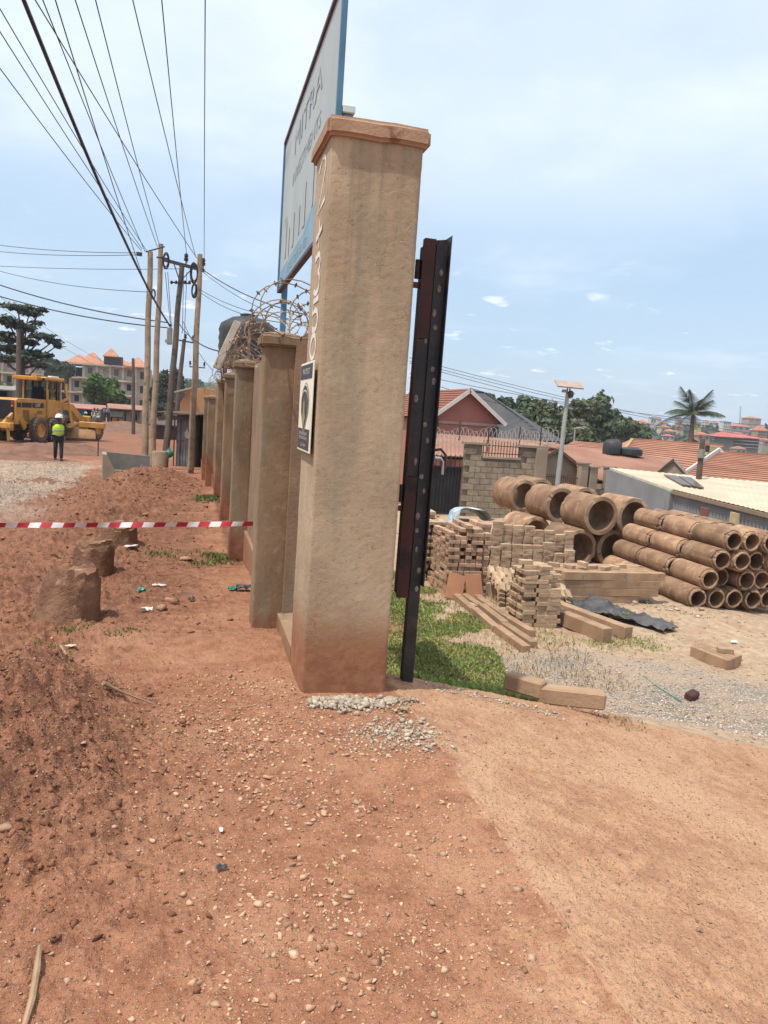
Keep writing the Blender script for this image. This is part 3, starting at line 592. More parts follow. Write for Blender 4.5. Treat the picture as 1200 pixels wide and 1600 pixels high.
for i in range(3, len(P)-1, 2):
    if P[i].y > 18: break
    t = (P[i+1]-P[i]).normalized(); s_ = t.cross(Vector((random.random()-.5, random.random()-.5, random.random()-.5))).normalized()*0.022
    bb.add([P[i]-t*.012, P[i]+s_, P[i]+t*.012, P[i]-s_], [(0, 1, 2), (0, 2, 3)])
b_ = obj('barb', bb, m_wire, rz); b_['kind'] = 'stuff'
# loose spiral strand rising behind the pillar
for k, (zc, r) in enumerate(((2.14, .30), (2.10, .27), (2.08, .24), (2.05, .22))):
    Q = [Vector((0.86-r*math.cos(a)*1.0, 5.0+0.25*k+0.12*a, zc-.05+r*math.sin(a)*0.72)) for a in np.linspace(-.1, 2.9, 22)]
    obj('loose_strand', MB().tube(Q, 0.0042, 4), m_wire, rz)
    bb = MB()
    for i in range(1, 21):
        t = (Q[i+1]-Q[i]).normalized(); s_ = t.cross(Vector((random.random()-.5, random.random()-.5, random.random()-.5))).normalized()*0.02
        bb.add([Q[i]-t*.014, Q[i]+s_, Q[i]+t*.014, Q[i]-s_], [(0, 1, 2), (0, 2, 3)])
    q = obj('barb', bb, m_wire, rz); q['kind'] = 'stuff'
for y in (9.2, 12.6, 16.7): obj('bracket', MB().beam((0.58, y, 1.7), (0.58, y, 2.42), 0.03, 0.03), m_wire, rz)

# ------------------------------------------------------------------ billboard
m_bface = M('billboard_faded_print', (0.40, 0.44, 0.43), (0.345, 0.39, 0.39), 1.2, 0.6, spot=(0.40, 0.46, 0.45), ssc=2.0, slo=.5, shi=.75)
m_bblue = M('billboard_blue_paint', (0.085, 0.20, 0.32), (0.065, 0.16, 0.26), 5, 0.55, 0.1, 40); m_bstrip = M('billboard_blue_print', (0.16, 0.31, 0.42), (0.23, 0.37, 0.45), 4, 0.6)
m_bdark = M('billboard_rusty_trim', (0.12, 0.085, 0.10), (0.08, 0.06, 0.08), 5, 0.7); m_ftxt = M('faded_blue_text', (0.30, 0.36, 0.40), (0.37, 0.415, 0.425), 9, 0.6); m_fgrn = M('faded_green_text', (0.33, 0.385, 0.355), (0.39, 0.43, 0.41), 7, 0.6)
bl = thing('billboard', (0.82, 6.8, 0), 'faded white billboard on blue posts rising behind the fence', 'billboard')
BX, BY0, BY1, BZ0, BZ1 = 0.805, 5.17, 8.42, 2.74, 4.20
obj('panel', MB().box((BX+.02, (BY0+BY1)/2, (BZ0+BZ1)/2), (0.012, BY1-BY0, BZ1-BZ0)), m_bface, bl)
for nm, c, d, mt in (('frame_bar', (BX+.02, (BY0+BY1)/2, BZ1+.018), (0.05, BY1-BY0+.06, 0.036), m_bdark), ('frame_bar', (BX+.02, (BY0+BY1)/2, BZ0-.018), (0.05, BY1-BY0+.06, 0.036), m_bdark),
                     ('frame_bar', (BX+.02, BY0-.018, (BZ0+BZ1)/2), (0.04, 0.024, BZ1-BZ0), m_bblue), ('frame_bar', (BX+.02, BY1+.018, (BZ0+BZ1)/2), (0.05, 0.036, BZ1-BZ0), m_bblue)):
    obj(nm, MB().box(c, d, ch=.004), mt, bl)
po = obj('support_post', MB().box((BX+.085, BY0+.01, 0.6), (0.06, 0.06, 5.6), ch=.006), m_bblue, bl); po.location.z = 0
obj('support_post', MB().box((BX+.075, BY1+.02, 0.55), (0.06, 0.06, 5.9), ch=.006), m_bblue, bl)
obj('post_cap', MB().box((BX+.085, BY0+.01, 3.425), (0.082, 0.082, 0.05), ch=.006), M('pale_cap', (.6, .66, .62)), bl)
strip = MB(); sp = [(BY1-.02, BZ0+.02), (BY0+.02, BZ0+.02), (BY0+.02, BZ0+.30), (6.2, BZ0+.30), (6.6, BZ0+.20), (BY1-.02, BZ0+.17)]
strip.add([Vector((BX+.0115, a, b)) for a, b in sp], [tuple(range(6))]); obj('printed_strip', strip, m_bstrip, bl)
def btext(s, size, y, z, mat, sx=1.0, dx=.0095):
    Tm = TY.copy(); Tm[0][3] = BX+dx; Tm[1][3] = y; Tm[2][3] = z; text('lettering', s, size, Tm, mat, bl, sx)
btext('MITRA', 0.30, 6.75, 3.93, m_ftxt, 1.9); btext('INVESTMENTS', 0.17, 6.75, 3.62, m_ftxt, 1.6); btext('TEL', 0.12, 8.0, 3.34, m_ftxt, 1.4); btext('LEVELTON ROAD', 0.11, 7.05, BZ0+.10, m_bface, 1.6, .008)
for y, z0, z1, w in ((7.9, 2.98, 3.30, .10), (7.65, 2.95, 3.22, .05), (7.3, 2.98, 3.28, .14), (6.9, 3.0, 3.25, .06), (6.55, 3.0, 3.35, .16), (6.1, 3.05, 3.4, .08)):
    obj('faded_print', MB().quad((BX+.0095, y, z0), (BX+.0095, y+w, z0), (BX+.0095, y+w, z1), (BX+.0095, y, z1)), m_fgrn, bl)

# ------------------------------------------------------------------ water tank and tilted panel behind the wall
m_tank = M('black_tank_plastic', (0.03, 0.033, 0.036), (0.05, 0.05, 0.05), 3, 0.55)
tk = thing('water_tank', D(388, 545, 17), 'black ribbed plastic water tank on a rusty stand behind the wall', 'water tank')
c = D(383, 600, 17); r = 0.62
prof = [(r, 0.35)]+[(r-(0.02 if k % 2 else 0), 0.42+0.09*k) for k in range(9)]+[(r*.93, 1.28), (r*.55, 1.42), (r*.3, 1.45)]
obj('tank_body', MB().lathe((c.x, c.y, c.z), prof, 28), m_tank, tk, smooth=True)
obj('tank_lid', MB().lathe((c.x, c.y, c.z), [(.17, 1.451), (.17, 1.50), (.10, 1.52)], 16), m_tank, tk, smooth=True)
for dx in (-.45, .45):
    for dy in (-.45, .45): obj('stand_leg', MB().beam((c.x+dx, c.y+dy, -1.7), (c.x+dx, c.y+dy, c.z+.33), .06, .06), m_rust, tk)
obj('stand_deck', MB().box((c.x, c.y, c.z+.335), (1.2, 1.2, .028)), m_rust, tk)
sp_ = thing('solar_collector', D(352, 545, 15.8), 'pale tilted roof collector leaning beside the black water tank', 'solar panel')
a, b = D(338, 576, 15.8), D(372, 503, 15.8)
fr_ = M('weathered_aluminium', (0.42, 0.36, 0.29), (0.33, 0.28, 0.22), 6, 0.6, .1)
obj('frame', MB().beam(a, b, 0.15, 0.14, up=(0.2, 1, 0), ch=.012), fr_, sp_)
tt = (b-a).normalized(); nr = Vector((tt.z, 0, -tt.x)).normalized()
for k in range(5):
    p = a+(b-a)*(.60+.075*k); obj('bracket', MB().box(p+nr*.095, (0.03, .3, 0.045), Matrix.Rotation(-math.atan2(tt.x, tt.z)*-1, 3, 'Y')), M('bracket_pale', (.5, .45, .38)), sp_)
for f in (.08, .9): obj('stand_leg', MB().beam(a+(b-a)*f+nr*.06+Vector((0, .1, 0)), Vector(((a+(b-a)*f).x+.35, a.y+.1, 0.2)), .03, .03), m_rust, sp_)

# ------------------------------------------------------------------ utility poles
m_wood = M('pole_wood', (0.30, 0.215, 0.14), (0.21, 0.15, 0.10), 3, 0.9, .4, 30, spot=(0.12, .09, .07), ssc=5); m_wood2 = M('pole_wood_dark', (0.115, 0.085, 0.065), (0.075, 0.058, 0.048), 3, 0.9, .4, 30)
m_iron = M('dark_iron', (0.035, 0.036, 0.045), (0.06, 0.05, 0.05), 8, 0.6); m_ins = M('glazed_insulator', (0.03, .028, .035), None, 5, .3); m_wirek = M('black_cable', (0.025, 0.025, 0.03), (0.04, 0.04, 0.045), 5, 0.6)
def pole(pb, pt, db, dt, rb, rt, mat, label, zsink=0.6):
    b, t = D(pb[0], pb[1], db), D(pt[0], pt[1], dt); o = thing('utility_pole', b, label, 'pole', 'utility poles at the road side')
    d = (t-b).normalized(); N = 26; path = [b-d*zsink+(t-b+d*zsink)*(i/(N-1)) for i in range(N)]
    wob = [Vector((0.012*math.sin(i*.7+b.x*9), 0, 0)) for i in range(N)]
    obj('shaft', MB().tube([p+w for p, w in zip(path, wob)], [rb+(rt-rb)*i/(N-1) for i in range(N)], 14), mat, o, smooth=True); return o, b, t
p1, b1, t1 = pole((225, 742), (235, 394), 25.5, 25.9, .118, .086, m_wood, 'pale wooden pole, leftmost of the four beside the kerb channel')
p2, b2, t2 = pole((237, 735), (252, 382), 26.6, 27.0, .115, .084, m_wood, 'tallest pale wooden pole standing close behind the leftmost pole')
p3, b3, t3 = pole((259, 712), (284, 414), 28.6, 29.2, .132, .096, m_wood2, 'dark leaning wooden pole carrying a crossarm and a grey box')
p4, b4, t4 = pole((298, 727), (313, 398), 27.4, 27.9, .122, .09, m_wood, 'brown wooden pole with coiled cable, nearest the grey kiosk')
def insul(p, par, s_=1.0):
    obj('insulator', MB().lathe(p, [(.02*s_, 0), (.02*s_, .08*s_), (.06*s_, .09*s_), (.065*s_, .16*s_), (.035*s_, .18*s_), (.06*s_, .20*s_), (.055*s_, .27*s_), (.02*s_, .30*s_)], 10), m_ins, par, smooth=True)
xa, xb = D(256, 407, 28.9), D(319, 424, 28.9)
obj('crossarm', MB().beam(xa+Vector((0, -.16, 0)), xb+Vector((0, -.16, 0)), .11, .12), m_iron, p3)
for f in (.55, .97): insul(xa+(xb-xa)*f+Vector((0, -.16, .06)), p3, 1.3)
pm = D(281, 450, 28.8)
for s_, px in ((-1, 272), (1, 300)): obj('arm_brace', MB().beam(pm+Vector((0, -.17, .2)), D(px, 411 if s_ < 0 else 419, 28.8)+Vector((0, -.17, -.05)), .03, .03), m_iron, p3)
obj('lower_bracket', MB().beam(D(266, 441, 28.8), D(298, 443, 28.8), .05, .05), m_iron, p3)
for px in (268, 275, 289, 296): obj('clamp', MB().lathe(D(px, 444, 28.7), [(.02, 0), (.05, .03), (.05, .10), (.02, .14)], 8), m_ins, p3)
bxg = M('meter_box_grey', (.30, .31, .28), (.24, .25, .23), 5, .6)
bo = obj('transformer_box', MB().box(D(265, 525, 28.3), (.20, .22, .62), ch=.03), bxg, p3); obj('box_bracket', MB().box(D(261, 533, 28.25), (.14, .06, .10)), bxg, bo); obj('box_top', MB().box(D(266, 508, 28.3), (.12, .14, .08)), m_iron, bo)
def coilobj(par, c, r, n, mat=m_wirek):
    random.seed(int(c.x*100)); 
    for k in range(n):
        rr = r*random.uniform(.75, 1.1); ax = Matrix.Rotation(random.uniform(-.5, .5), 3, 'Z') @ Matrix.Rotation(random.uniform(-.3, .3), 3, 'X')
        obj('cable_coil', MB().tube([c+ax @ Vector((rr*.55*math.cos(a), random.uniform(-.01, .01)-.02*k, rr*1.5*math.sin(a))) for a in np.linspace(0, 6.28, 20)], .022, 5), mat, par)
coilobj(p4, D(306, 428, 27.5)+Vector((-.05, -.1, 0)), .22, 5); coilobj(p4, D(306, 455, 27.5)+Vector((-.05, -.1, 0)), .16, 4); coilobj(p2, D(257, 408, 26.8)+Vector((.05, -.08, 0)), .17, 4); coilobj(p1, D(237, 460, 25.6)+Vector((.06, -.08, 0)), .10, 2)
pb_ = D(219, 398, 25.7); obj('end_bracket', MB().box(pb_+Vector((-.02, -.1, 0)), (.18, .08, .12)), m_iron, p1)
obj('top_bracket', MB().beam(t1+Vector((-.12, -.12, -.02)), t2+Vector((.12, -.3, -.12)), .04, .04), m_iron, p1)
obj('side_bracket', MB().beam(D(245, 402, 26.6), D(262, 404, 26.6), .05, .05), m_iron, p2)
# further poles along the road
def tpole(pb, pt, d, r, label, arms):
    b, t = D(pb[0], pb[1], d), D(pt[0], pt[1], d); o = thing('utility_pole', b, label, 'pole'); o['group'] = 'far utility poles'
    obj('shaft', MB().tube([b-Vector((0, 0, 1.2)), b*.5+t*.5, t], [r, r*.9, r*.75], 10), m_wood2, o, smooth=True)
    for (pa, pc) in arms:
        a_, c_ = D(pa[0], pa[1], d)+Vector((0, -.12, 0)), D(pc[0], pc[1], d)+Vector((0, -.12, 0)); obj('crossarm', MB().beam(a_, c_, .09, .10), m_iron, o)
        for f in (.04, .5, .96): insul(a_+(c_-a_)*f+Vector((0, 0, .05)), o, 1.6)
    return o
tpole((277, 625), (288, 530), 55, .17, 'dark pole with short crossarm seen between the leaning pole and kiosk', [((276, 531), (303, 536))])
tpole((309, 640), (309, 574), 70, .10, 'thin far pole behind the kiosk with a low crossarm', [((296, 573), (320, 575))])
tpole((209, 655), (208, 560), 62, .15, 'slim dark pole in front of the unfinished block', [])
tpole((29, 600), (29, 515), 50, .16, 'brown pole standing in front of the layered tree', [])

# ------------------------------------------------------------------ overhead wires
def wire(a, b, sag, r, label, nm='overhead_wire', N=26):
    P = [a+(b-a)*(i/(N-1))-Vector((0, 0, 4*sag*(i/(N-1))*(1-i/(N-1)))) for i in range(N)]
    return tag(obj(nm, MB().tube(P, r, 5, caps=True), m_wirek), label, 'wire', 'overhead wires')
def up(px, py, h):                                     # a point on that sight line at wire height, carried on past the frame
    return G(px, py, h)
def over(a, px, py, h):
    q = up(px, py, h); return q+(q-a)*0.35
WI = [((229, 392, 25.7), (0, 4, 7.4), .010, 'thin wire from the leftmost pole top leaving the left edge at the very top corner'),
      ((222, 389, 25.7), (0, 40, 7.2), .010, 'thin wire from the leftmost pole leaving the left edge below the top corner'),
      ((221, 392, 25.7), (0, 98, 7.0), .010, 'lowest of the three thin wires fanning to the left edge'),
      ((308, 404, 27.8), (61, 0, 7.6), .011, 'thin wire crossing all others from the top left to the pole by the kiosk'),
      ((227, 394, 25.7), (71, 0, 7.3), .010, 'thin wire just right of the thick cable at the top edge'),
      ((229, 450, 25.6), (90, 0, 7.0), .010, 'thin sagging wire tied low on the leftmost pole'),
      ((246, 386, 26.8), (121, 0, 7.5), .010, 'fourth thin wire along the top edge, ending on the tallest pole'),
      ((250, 386, 26.8), (152, 0, 7.6), .010, 'fifth thin wire along the top edge, ending on the tallest pole'),
      ((306, 402, 27.8), (210, 0, 7.8), .010, 'thin wire reaching the pole by the kiosk, left of the pair of insulator wires'),
      ((293, 411, 28.8), (254, 0, 7.6), .010, 'thin wire dropping steeply to the insulator on the crossarm middle'),
      ((319, 414, 28.8), (321, 0, 7.7), .010, 'rightmost nearly vertical wire ending at the crossarm tip')]
for a, b, r, lb in WI:
    A = D(*a); wire(A, over(A, *b), 0.12, r, lb)
A = D(266, 510, 28.4); q = G(56, 0, 6.9)
wire(A, q+(q-A)*.3, .55, .032, 'thick black cable swooping from the top left to the grey pole box', 'overhead_cable', 40)
for a, b, sg_, lb in (((217, 395, 25.7), (-60, 374, 34), .15, 'upper of the close pair of wires running left from the leftmost pole'), ((217, 398, 25.7), (-60, 386, 34), .15, 'lower of the close pair of wires running left from the leftmost pole'),
                      ((281, 420, 28.9), (-60, 412, 36), .1, 'single level wire running left below the close pair'), ((229, 456, 25.6), (-60, 404, 36), .3, 'faint wire sloping left from midway up the leftmost pole'),
                      ((262, 504, 28.4), (-60, 424, 30), .25, 'upper of two heavy service cables running left from the pole box'), ((262, 512, 28.4), (-60, 444, 30), .25, 'lower of two heavy service cables running left from the pole box'),
                      ((-60, 420, 40), (215, 590, 70), .5, 'wire slanting down past the layered tree to the unfinished block'), ((-60, 436, 40), (213, 600, 70), .5, 'second wire slanting down beside it past the layered tree')):
    wire(D(*a), D(*b), sg_, .022 if 'heavy' in lb else .011, lb)
for a, b, lb in (((318, 422, 28.8), (480, 492, 22), 'heavier wire from the crossarm down to the billboard side'), ((316, 424, 28.8), (480, 510, 20), 'thin wire below it from the crossarm to the right'), ((312, 452, 27.6), (470, 500, 20), 'upper of two wires leaving the cable coil to the right'), ((312, 456, 27.6), (450, 505, 18), 'lower of two wires leaving the cable coil to the right'), ((280, 506, 28.6), (350, 550, 18), 'drooping service cable from the leaning pole to the tank'), ((285, 500, 28.6), (334, 580, 30), 'thin stay wire falling from the leaning pole behind the fence')):
    wire(D(*a), D(*b), .2, .018 if 'heav' in lb or 'droop' in lb else .010, lb)
for k, (x0, x1) in enumerate(((258, 266), (262, 268), (287, 285), (292, 288))):
    wire(D(x0, 425, 28.6), D(x1, 505+8*k, 28.4), 0.0, .012, ('left', 'second', 'third', 'right')[k]+' drop wire hanging between the crossarm and the pole box'.replace('pole box', 'grey box' if k < 2 else 'leaning shaft'))
for k, (y0, y1, dd) in enumerate(((569, 646, 60), (574, 650, 62), (577, 662, 58), (593, 612, 50), (600, 690, 52))):
    wire(D(640, y0-10, 40), D(1260, y1+42 if k != 3 else 668, dd), .5, .014, ('topmost', 'second', 'third', 'nearly level', 'lowest')[k]+' wire crossing the sky behind the gate stile to the right')

# ------------------------------------------------------------------ barrier tape
m, n, l, b = nt('red_white_tape'); co = NN(n, l, 'ShaderNodeTexCoord').outputs['UV']
m_tr = M('tape_red', (0.50, 0.03, 0.05), None, 5, .5); m_tw = M('tape_white', (0.78, 0.74, 0.72), None, 5, .5)
b = D(412, 818, 8.2); a = b+(D(-60, 822, 7.9)-b)*1.65+Vector((0, 0, .05)); NT = 176
tp = thing('barrier_tape', b, 'red and white striped barrier tape stretched across the verge to the wall', 'tape')
P = [a+(b-a)*(i/NT)-Vector((0, 0, 4*.02*(i/NT)*(1-i/NT))) for i in range(NT+1)]
for c_, m_ in ((0, m_tr), (1, m_tw)):
    for k in range(0, 44):
        if k % 2 != c_: continue
        i0 = k*4; mb = MB()
        for i in range(i0, i0+4):
            h = .026; sk = .5*(P[1]-P[0])*1.6; tw = Vector((0, .012*math.sin(i*.21), 0)); tw2 = Vector((0, .012*math.sin((i+1)*.21), 0))
            mb.quad(P[i]+Vector((0, 0, h))+sk+tw, P[i]-Vector((0, 0, h))-tw, P[i+1]-Vector((0, 0, h))-tw2, P[i+1]+Vector((0, 0, h))+sk+tw2)
        obj('red_stripe' if c_ == 0 else 'white_stripe', mb, m_, tp)
tp2 = MB().box(b+Vector((.05, 0, 0)), (.1, .02, .05)); obj('knot', tp2, m_tw, tp)

# ------------------------------------------------------------------ earth stumps of dug-out kerb drums
m_stump = M('earthy_concrete', (0.25, 0.135, 0.08), (0.155, 0.075, 0.045), 6, 0.95, 1.0, 30, spot=(0.33, .225, .15), ssc=9)
def stump(x, y, r0, r1, h, tilt, label, seed):
    mb = MB(); n, L = 44, 30; V = []; z0 = zg(x, y)-.25
    for i in range(L):
        t = i/(L-1)
        for k in range(n):
            a = 2*math.pi*k/n; r = (r0+(r1-r0)*t)*(1+.06*fbm(np.array([math.cos(a)*1.7+seed]), np.array([math.sin(a)*1.7+t*2.5]), 4, .55)[0]); 
            if t > .93: r *= .90
            V.append((x+tilt[0]*t+r*math.cos(a), y+tilt[1]*t+r*math.sin(a), z0+(h+.25)*t+.07*t*fbm(np.array([math.cos(a)*r*6+seed]), np.array([math.sin(a)*r*6]), 4)[0]))
    c_ = len(V); V.append((x+tilt[0], y+tilt[1], z0+h+.25+.012))
    mb.v = V; mb.f = [(i*n+k, i*n+(k+1) % n, (i+1)*n+(k+1) % n, (i+1)*n+k) for i in range(L-1) for k in range(n)]+[((L-1)*n+k, (L-1)*n+(k+1) % n, c_) for k in range(n)]
    return tag(obj('concrete_stump', mb, m_stump, None, True), label, 'stump', 'earth covered stumps on the verge')
stump(-0.83, 5.45, .245, .17, .31, (.07, .05), 'nearest and largest earth caked concrete stump, leaning, on the verge', 2.1)
stump(-0.88, 7.6, .20, .175, .30, (.0, .0), 'middle upright concrete stump just below the barrier tape', 5.2)
stump(-0.83, 9.6, .22, .20, .26, (.0, 0), 'farthest concrete stump, cut by the barrier tape', 8.3)

# ------------------------------------------------------------------ concrete channel end
m_conc = M('fresh_concrete', (0.34, 0.27, 0.19), (0.27, 0.21, 0.15), 3, .9, .3, 30); m_conc2 = M('grey_channel', (0.23, 0.22, 0.20), (0.17, .165, .15), 3, .9, .3)
ch = thing('drain_channel', D(190, 735, 22.5), 'trapezoid concrete drain channel section lying below the poles', 'drain channel')
e0 = D(160, 738, 22.2); ex = (D(222, 741, 22.6)-e0); L_ = ex.length; ex.normalize(); ey = Vector((-ex.y, ex.x, 0)).normalized()
frm = Matrix((ex, ey, Vector((0, 0, 1)))).transposed().to_4x4(); frm.translation = e0
obj('end_wall', MB().prism([(0, -.3), (0, .52), (.12, .52), (.34, .08), (L_-.12, .08), (L_, .3), (L_, -.3)], 0, .10, frm), m_conc, ch)
obj('floor_slab', MB().prism([(.12, -.3), (.12, -.01), (L_-.1, -.01), (L_-.1, -.3)], .102, 1.2, frm), m_conc, ch)
obj('back_wall', MB().prism([(0, -.3), (0, .52), (L_+.3, .46), (L_+.3, -.3)], 1.2, 1.32, frm), m_conc2, ch)
obj('side_wall', MB().prism([(0, -.3), (0, .515), (.117, .515), (.117, -.3)], .103, 1.197, frm), m_conc, ch)
# short drum at the pole foot
dr = tag(obj('wooden_drum', MB().lathe(D(249, 740, 25.0)-Vector((0, 0, .3)), [(.24, 0), (.25, .3), (.225, .33), (.235, .5), (.25, .52), (.235, .55), (.245, 1.0), (.22, 1.03)], 18), m_wood, None, True), 'short banded brown drum at the foot of the pale poles', 'drum')
marker = tag(obj('survey_stake', MB().tube([D(153, 713, 24), D(154, 678, 24)], .018, 6), m_iron), 'thin dark survey stake standing before the grader blade', 'stake')
tag(obj('green_bundle', MB().lathe(D(264, 713, 27)-Vector((0, 0, .05)), [(.05, 0), (.13, .06), (.15, .16), (.11, .25), (.05, .28), (.04, .34)], 12), M('green_plastic', (.02, .22, .14), None, 8, .5), None, True), 'teal green plastic bundle on the ground beside the kiosk', 'bundle')

# ------------------------------------------------------------------ metal kiosk and orange wall behind
m_tin = M('grey_tin', (0.20, 0.21, 0.22), (0.15, 0.16, 0.17), 3, .55, .1, 10, spot=(.12, .09, .07), ssc=4, metal=.2); m_tin2 = M('pale_tin', (0.30, 0.315, 0.33), (.25, .26, .27), 3, .5, metal=.2)
ks = thing('metal_kiosk', D(297, 722, 31), 'grey sheet metal kiosk with a torn poster between poles and wall', 'kiosk')
k0, k1, k2 = D(275, 724, 31), D(303, 724, 31), D(322, 724, 33.5)
for nm, A_, B_, h_, mt in (('front_wall', k0, k1, 1.95, m_tin), ('side_wall', k1, k2, 2.0, m_tin2)):
    mb = MB(); A2, B2 = A_-Vector((0, 0, .5)), B_-Vector((0, 0, .5)); d_ = (B2-A2)/12; nn = Vector((d_.y, -d_.x, 0)).normalized()
    for i in range(12):
        o_ = nn*(.02 if i % 2 else 0); p, q = A2+d_*i+o_, A2+d_*(i+1)+o_; mb.beam(p*.5+q*.5, p*.5+q*.5+Vector((0, 0, h_+.5)), .02+(q-p).length*.98, .03, up=nn)
    obj(nm, mb, mt, ks)
obj('back_fill', MB().box((k0+k2)/2+Vector((.3, .9, .7)), ((k2-k0).length*.7, .6, 1.9)), m_tin, ks)
obj('roof', MB().beam((k0+k1)/2+Vector((-.45, -.35, 1.98)), (k1+k2)/2+Vector((.2, 1.0, 2.1)), 2.0, .04), m_rust, ks)
obj('shutter_post', MB().beam(k0+Vector((.16, -.05, -.4)), k0+Vector((.16, -.05, 1.95)), .06, .06), m_wood2, ks); obj('shutter_post', MB().beam(k0+Vector((-.1, -.1, -.4)), k0+Vector((-.1, -.1, 1.9)), .05, .05), m_wood2, ks)
obj('awning_rail', MB().beam(k0+Vector((-.75, -.3, 1.75)), k0+Vector((.3, -.3, 1.85)), .07, .14), m_wood2, ks)
pst = MB(); pq = k0*.35+k1*.65+Vector((-.05, -.05, 0)); rng = [(-.12, .95), (-.02, .9), (.12, .92), (.13, 1.1), (.06, 1.12), (-.02, 1.36), (-.06, 1.2), (-.13, 1.16)]
pst.add([pq+Vector((a*.8, -.012, b+.1)) for a, b in rng], [tuple(range(8))]); obj('torn_poster', pst, M('paper', (.55, .57, .58)), ks)
ob = thing('orange_shop', D(302, 655, 46), 'orange walled shop with a pale awning behind the kiosk', 'shop')
o0 = D(280, 665, 46); m_or = M('orange_plaster', (0.50, 0.27, 0.13), (0.43, 0.22, 0.10), 1, .9)
obj('wall', MB().prism([(0, -1.5), (0, 1.35), (.55, 2.35), (3.2, 2.2), (3.2, -1.5)], 0, 5, Matrix.Translation(o0)), m_or, ob); obj('awning', MB().beam(o0+Vector((-.7, -.3, 1.85)), o0+Vector((.6, -.3, 2.25)), 1.4, .08), M('pale_awning', (.42, .38, .28)), ob)
obj('window', MB().box(o0+Vector((1.3, -.03, .5)), (.6, .08, .7)), m_char, ob)

# ------------------------------------------------------------------ pipes
m_pipe = M('pipe_concrete', (0.30, 0.18, 0.105), (0.185, 0.11, 0.07), 3.5, .92, .35, 30, spot=(0.37, .255, .165), ssc=5, slo=.50, shi=.72, rnd=.28)
m_pipei = M('pipe_rim', (0.38, 0.27, 0.18), (0.25, .155, .095), 4, .92, .3, 30, rnd=.1)
def make_pipe(L, ro, ri, lip, seed=0):
    me = bpy.data.meshes.new('pipe'); bm = bmesh.new(); mb = MB().pipe((0, 0, 0), (0, -L, 0), ro, ri, 48, lip); V = np.array(mb.v); an = np.arctan2(V[:, 2], V[:, 0]); rr = np.hypot(V[:, 0], V[:, 2])
    ch_ = np.clip(fbm(np.cos(an)*2.5+seed*3.1, np.sin(an)*2.5+V[:, 1]*2, 4, .6)-.35, 0, 1); en = (V[:, 1] < -L+.07)*1.0+(V[:, 1] > -.02)*.7
    V[:, 1] += np.where(V[:, 1] < -L/2, 1, -1)*ch_*en*.09*(rr > ri*1.03); sc_ = 1+.008*fbm(np.cos(an)*1.5+seed, np.sin(an)*1.5+V[:, 1], 2)-.05*ch_*en*(rr > ri*1.05); V[:, 0] *= sc_; V[:, 2] *= sc_; mb.v = [tuple(q) for q in V]; me.from_pydata(mb.v, [], mb.f); me.update()
    bm.from_mesh(me); bmesh.ops.recalc_face_normals(bm, faces=bm.faces[:]); bm.to_mesh(me); bm.free()
    me.materials.append(m_pipe); me.materials.append(m_pipei)
    for p in me.polygons:
        p.use_smooth = True; c_ = p.center
        if c_.y < -L+.015 or c_.y > -.013: p.material_index = 1
    me.set_sharp_from_angle(angle=R_(40)); return me
LPs = [make_pipe(1.0, .435, .34, 0.0, q) for q in range(4)]; SPs = [make_pipe(.98, .205, .142, .05, q+9) for q in range(6)]; LP, SPm = 'L', 'S'
def lay(me, x, y, z, rz, label, grp):
    o = obj('concrete_pipe', random.choice(LPs if me == 'L' else SPs), None); o.location = (x, y, z); o.rotation_euler = (0, random.uniform(0, 6.28), rz); 
    o.rotation_euler = (Matrix.Rotation(rz, 3, 'Z') @ Matrix.Rotation(random.uniform(0, 6.28), 3, 'Y')).to_euler()
    return tag(o, label, 'pipe', grp)
random.seed(4)
gl = 'large concrete pipes stacked in the yard'; zl_ = -1.58
# big ones: front face of each at y
BIGB = [(8.32, 15.30), (9.2, 15.36)]
for i, (x, y) in enumerate(BIGB): lay(LP, x, y+1.0, zl_+.43, .10, ('large pipe at ground level, left one, beside the brick columns', 'large pipe at ground level in shadow, right one, beside the small pipes')[i], gl)
BT = [(8.72, 15.22, 0), (9.55, 15.25, 1), (8.62, 17.0, 2), (8.50, 18.9, 3), (9.5, 17.4, 4), (9.3, 19.6, 5)]
TL = ['large pipe on the upper layer with its whole round mouth facing us', 'large pipe on the upper layer, right end, dark inside', 'large pipe second from left on the upper layer', 'leftmost large pipe on the upper layer, seen through its mouth', 'pale large pipe sliver behind the upper layer on the right', 'large pipe hidden mostly behind the upper left ones']
for (x, y, i) in BT: lay(LP, x, y+1.0, zl_+.43+.755, (.10, .10, .12, .12, .1, .12)[i], TL[i], gl)
lay(LP, 8.1, 18.2, zl_+.43, .14, 'large pipe on the ground behind the brick columns', gl)
gs = 'small concrete pipes stacked in the yard'; zs_ = -1.60; ro = .205; rowname = ('bottom', 'second', 'third', 'top'); colname = ('first', 'second', 'third', 'fourth', 'fifth', 'sixth')
AX = R_(-1.5)
for r in range(4):
    ncol = 6-r
    for c_ in range(ncol):
        for k in range(3 if (c_ == 0 or r == 3) else 1):
            x = 8.92+ro*r+.415*c_; y = 11.72+1.06*k+.05*c_+random.uniform(-.05, .05)+(.22 if (r, c_) == (1, 1) else 0); z = zs_+ro+.355*r-.010*c_
            x += math.sin(-AX)*(1.03*k)*-1*0
            lb = f'small pipe in the {rowname[r]} row, {colname[c_]} mouth from the left' if k == 0 else f'small pipe in the {rowname[r]} row, {("middle", "rear")[k-1]} one of its line' + ('' if c_ == 0 else f', behind the {colname[c_]} mouth')
            lay(SPm, x, y+.98, z, AX, lb, gs)
# a rubble lump at the pipes
rocks('pipe_chips', RNG.normal(8.2, .8, 60), RNG.normal(11.6, .4, 60), lognorm(60, .03, .4, .015, .07), m_rub, 'pale concrete chips on the ground at the pipe mouths', 'chips', sub=2)

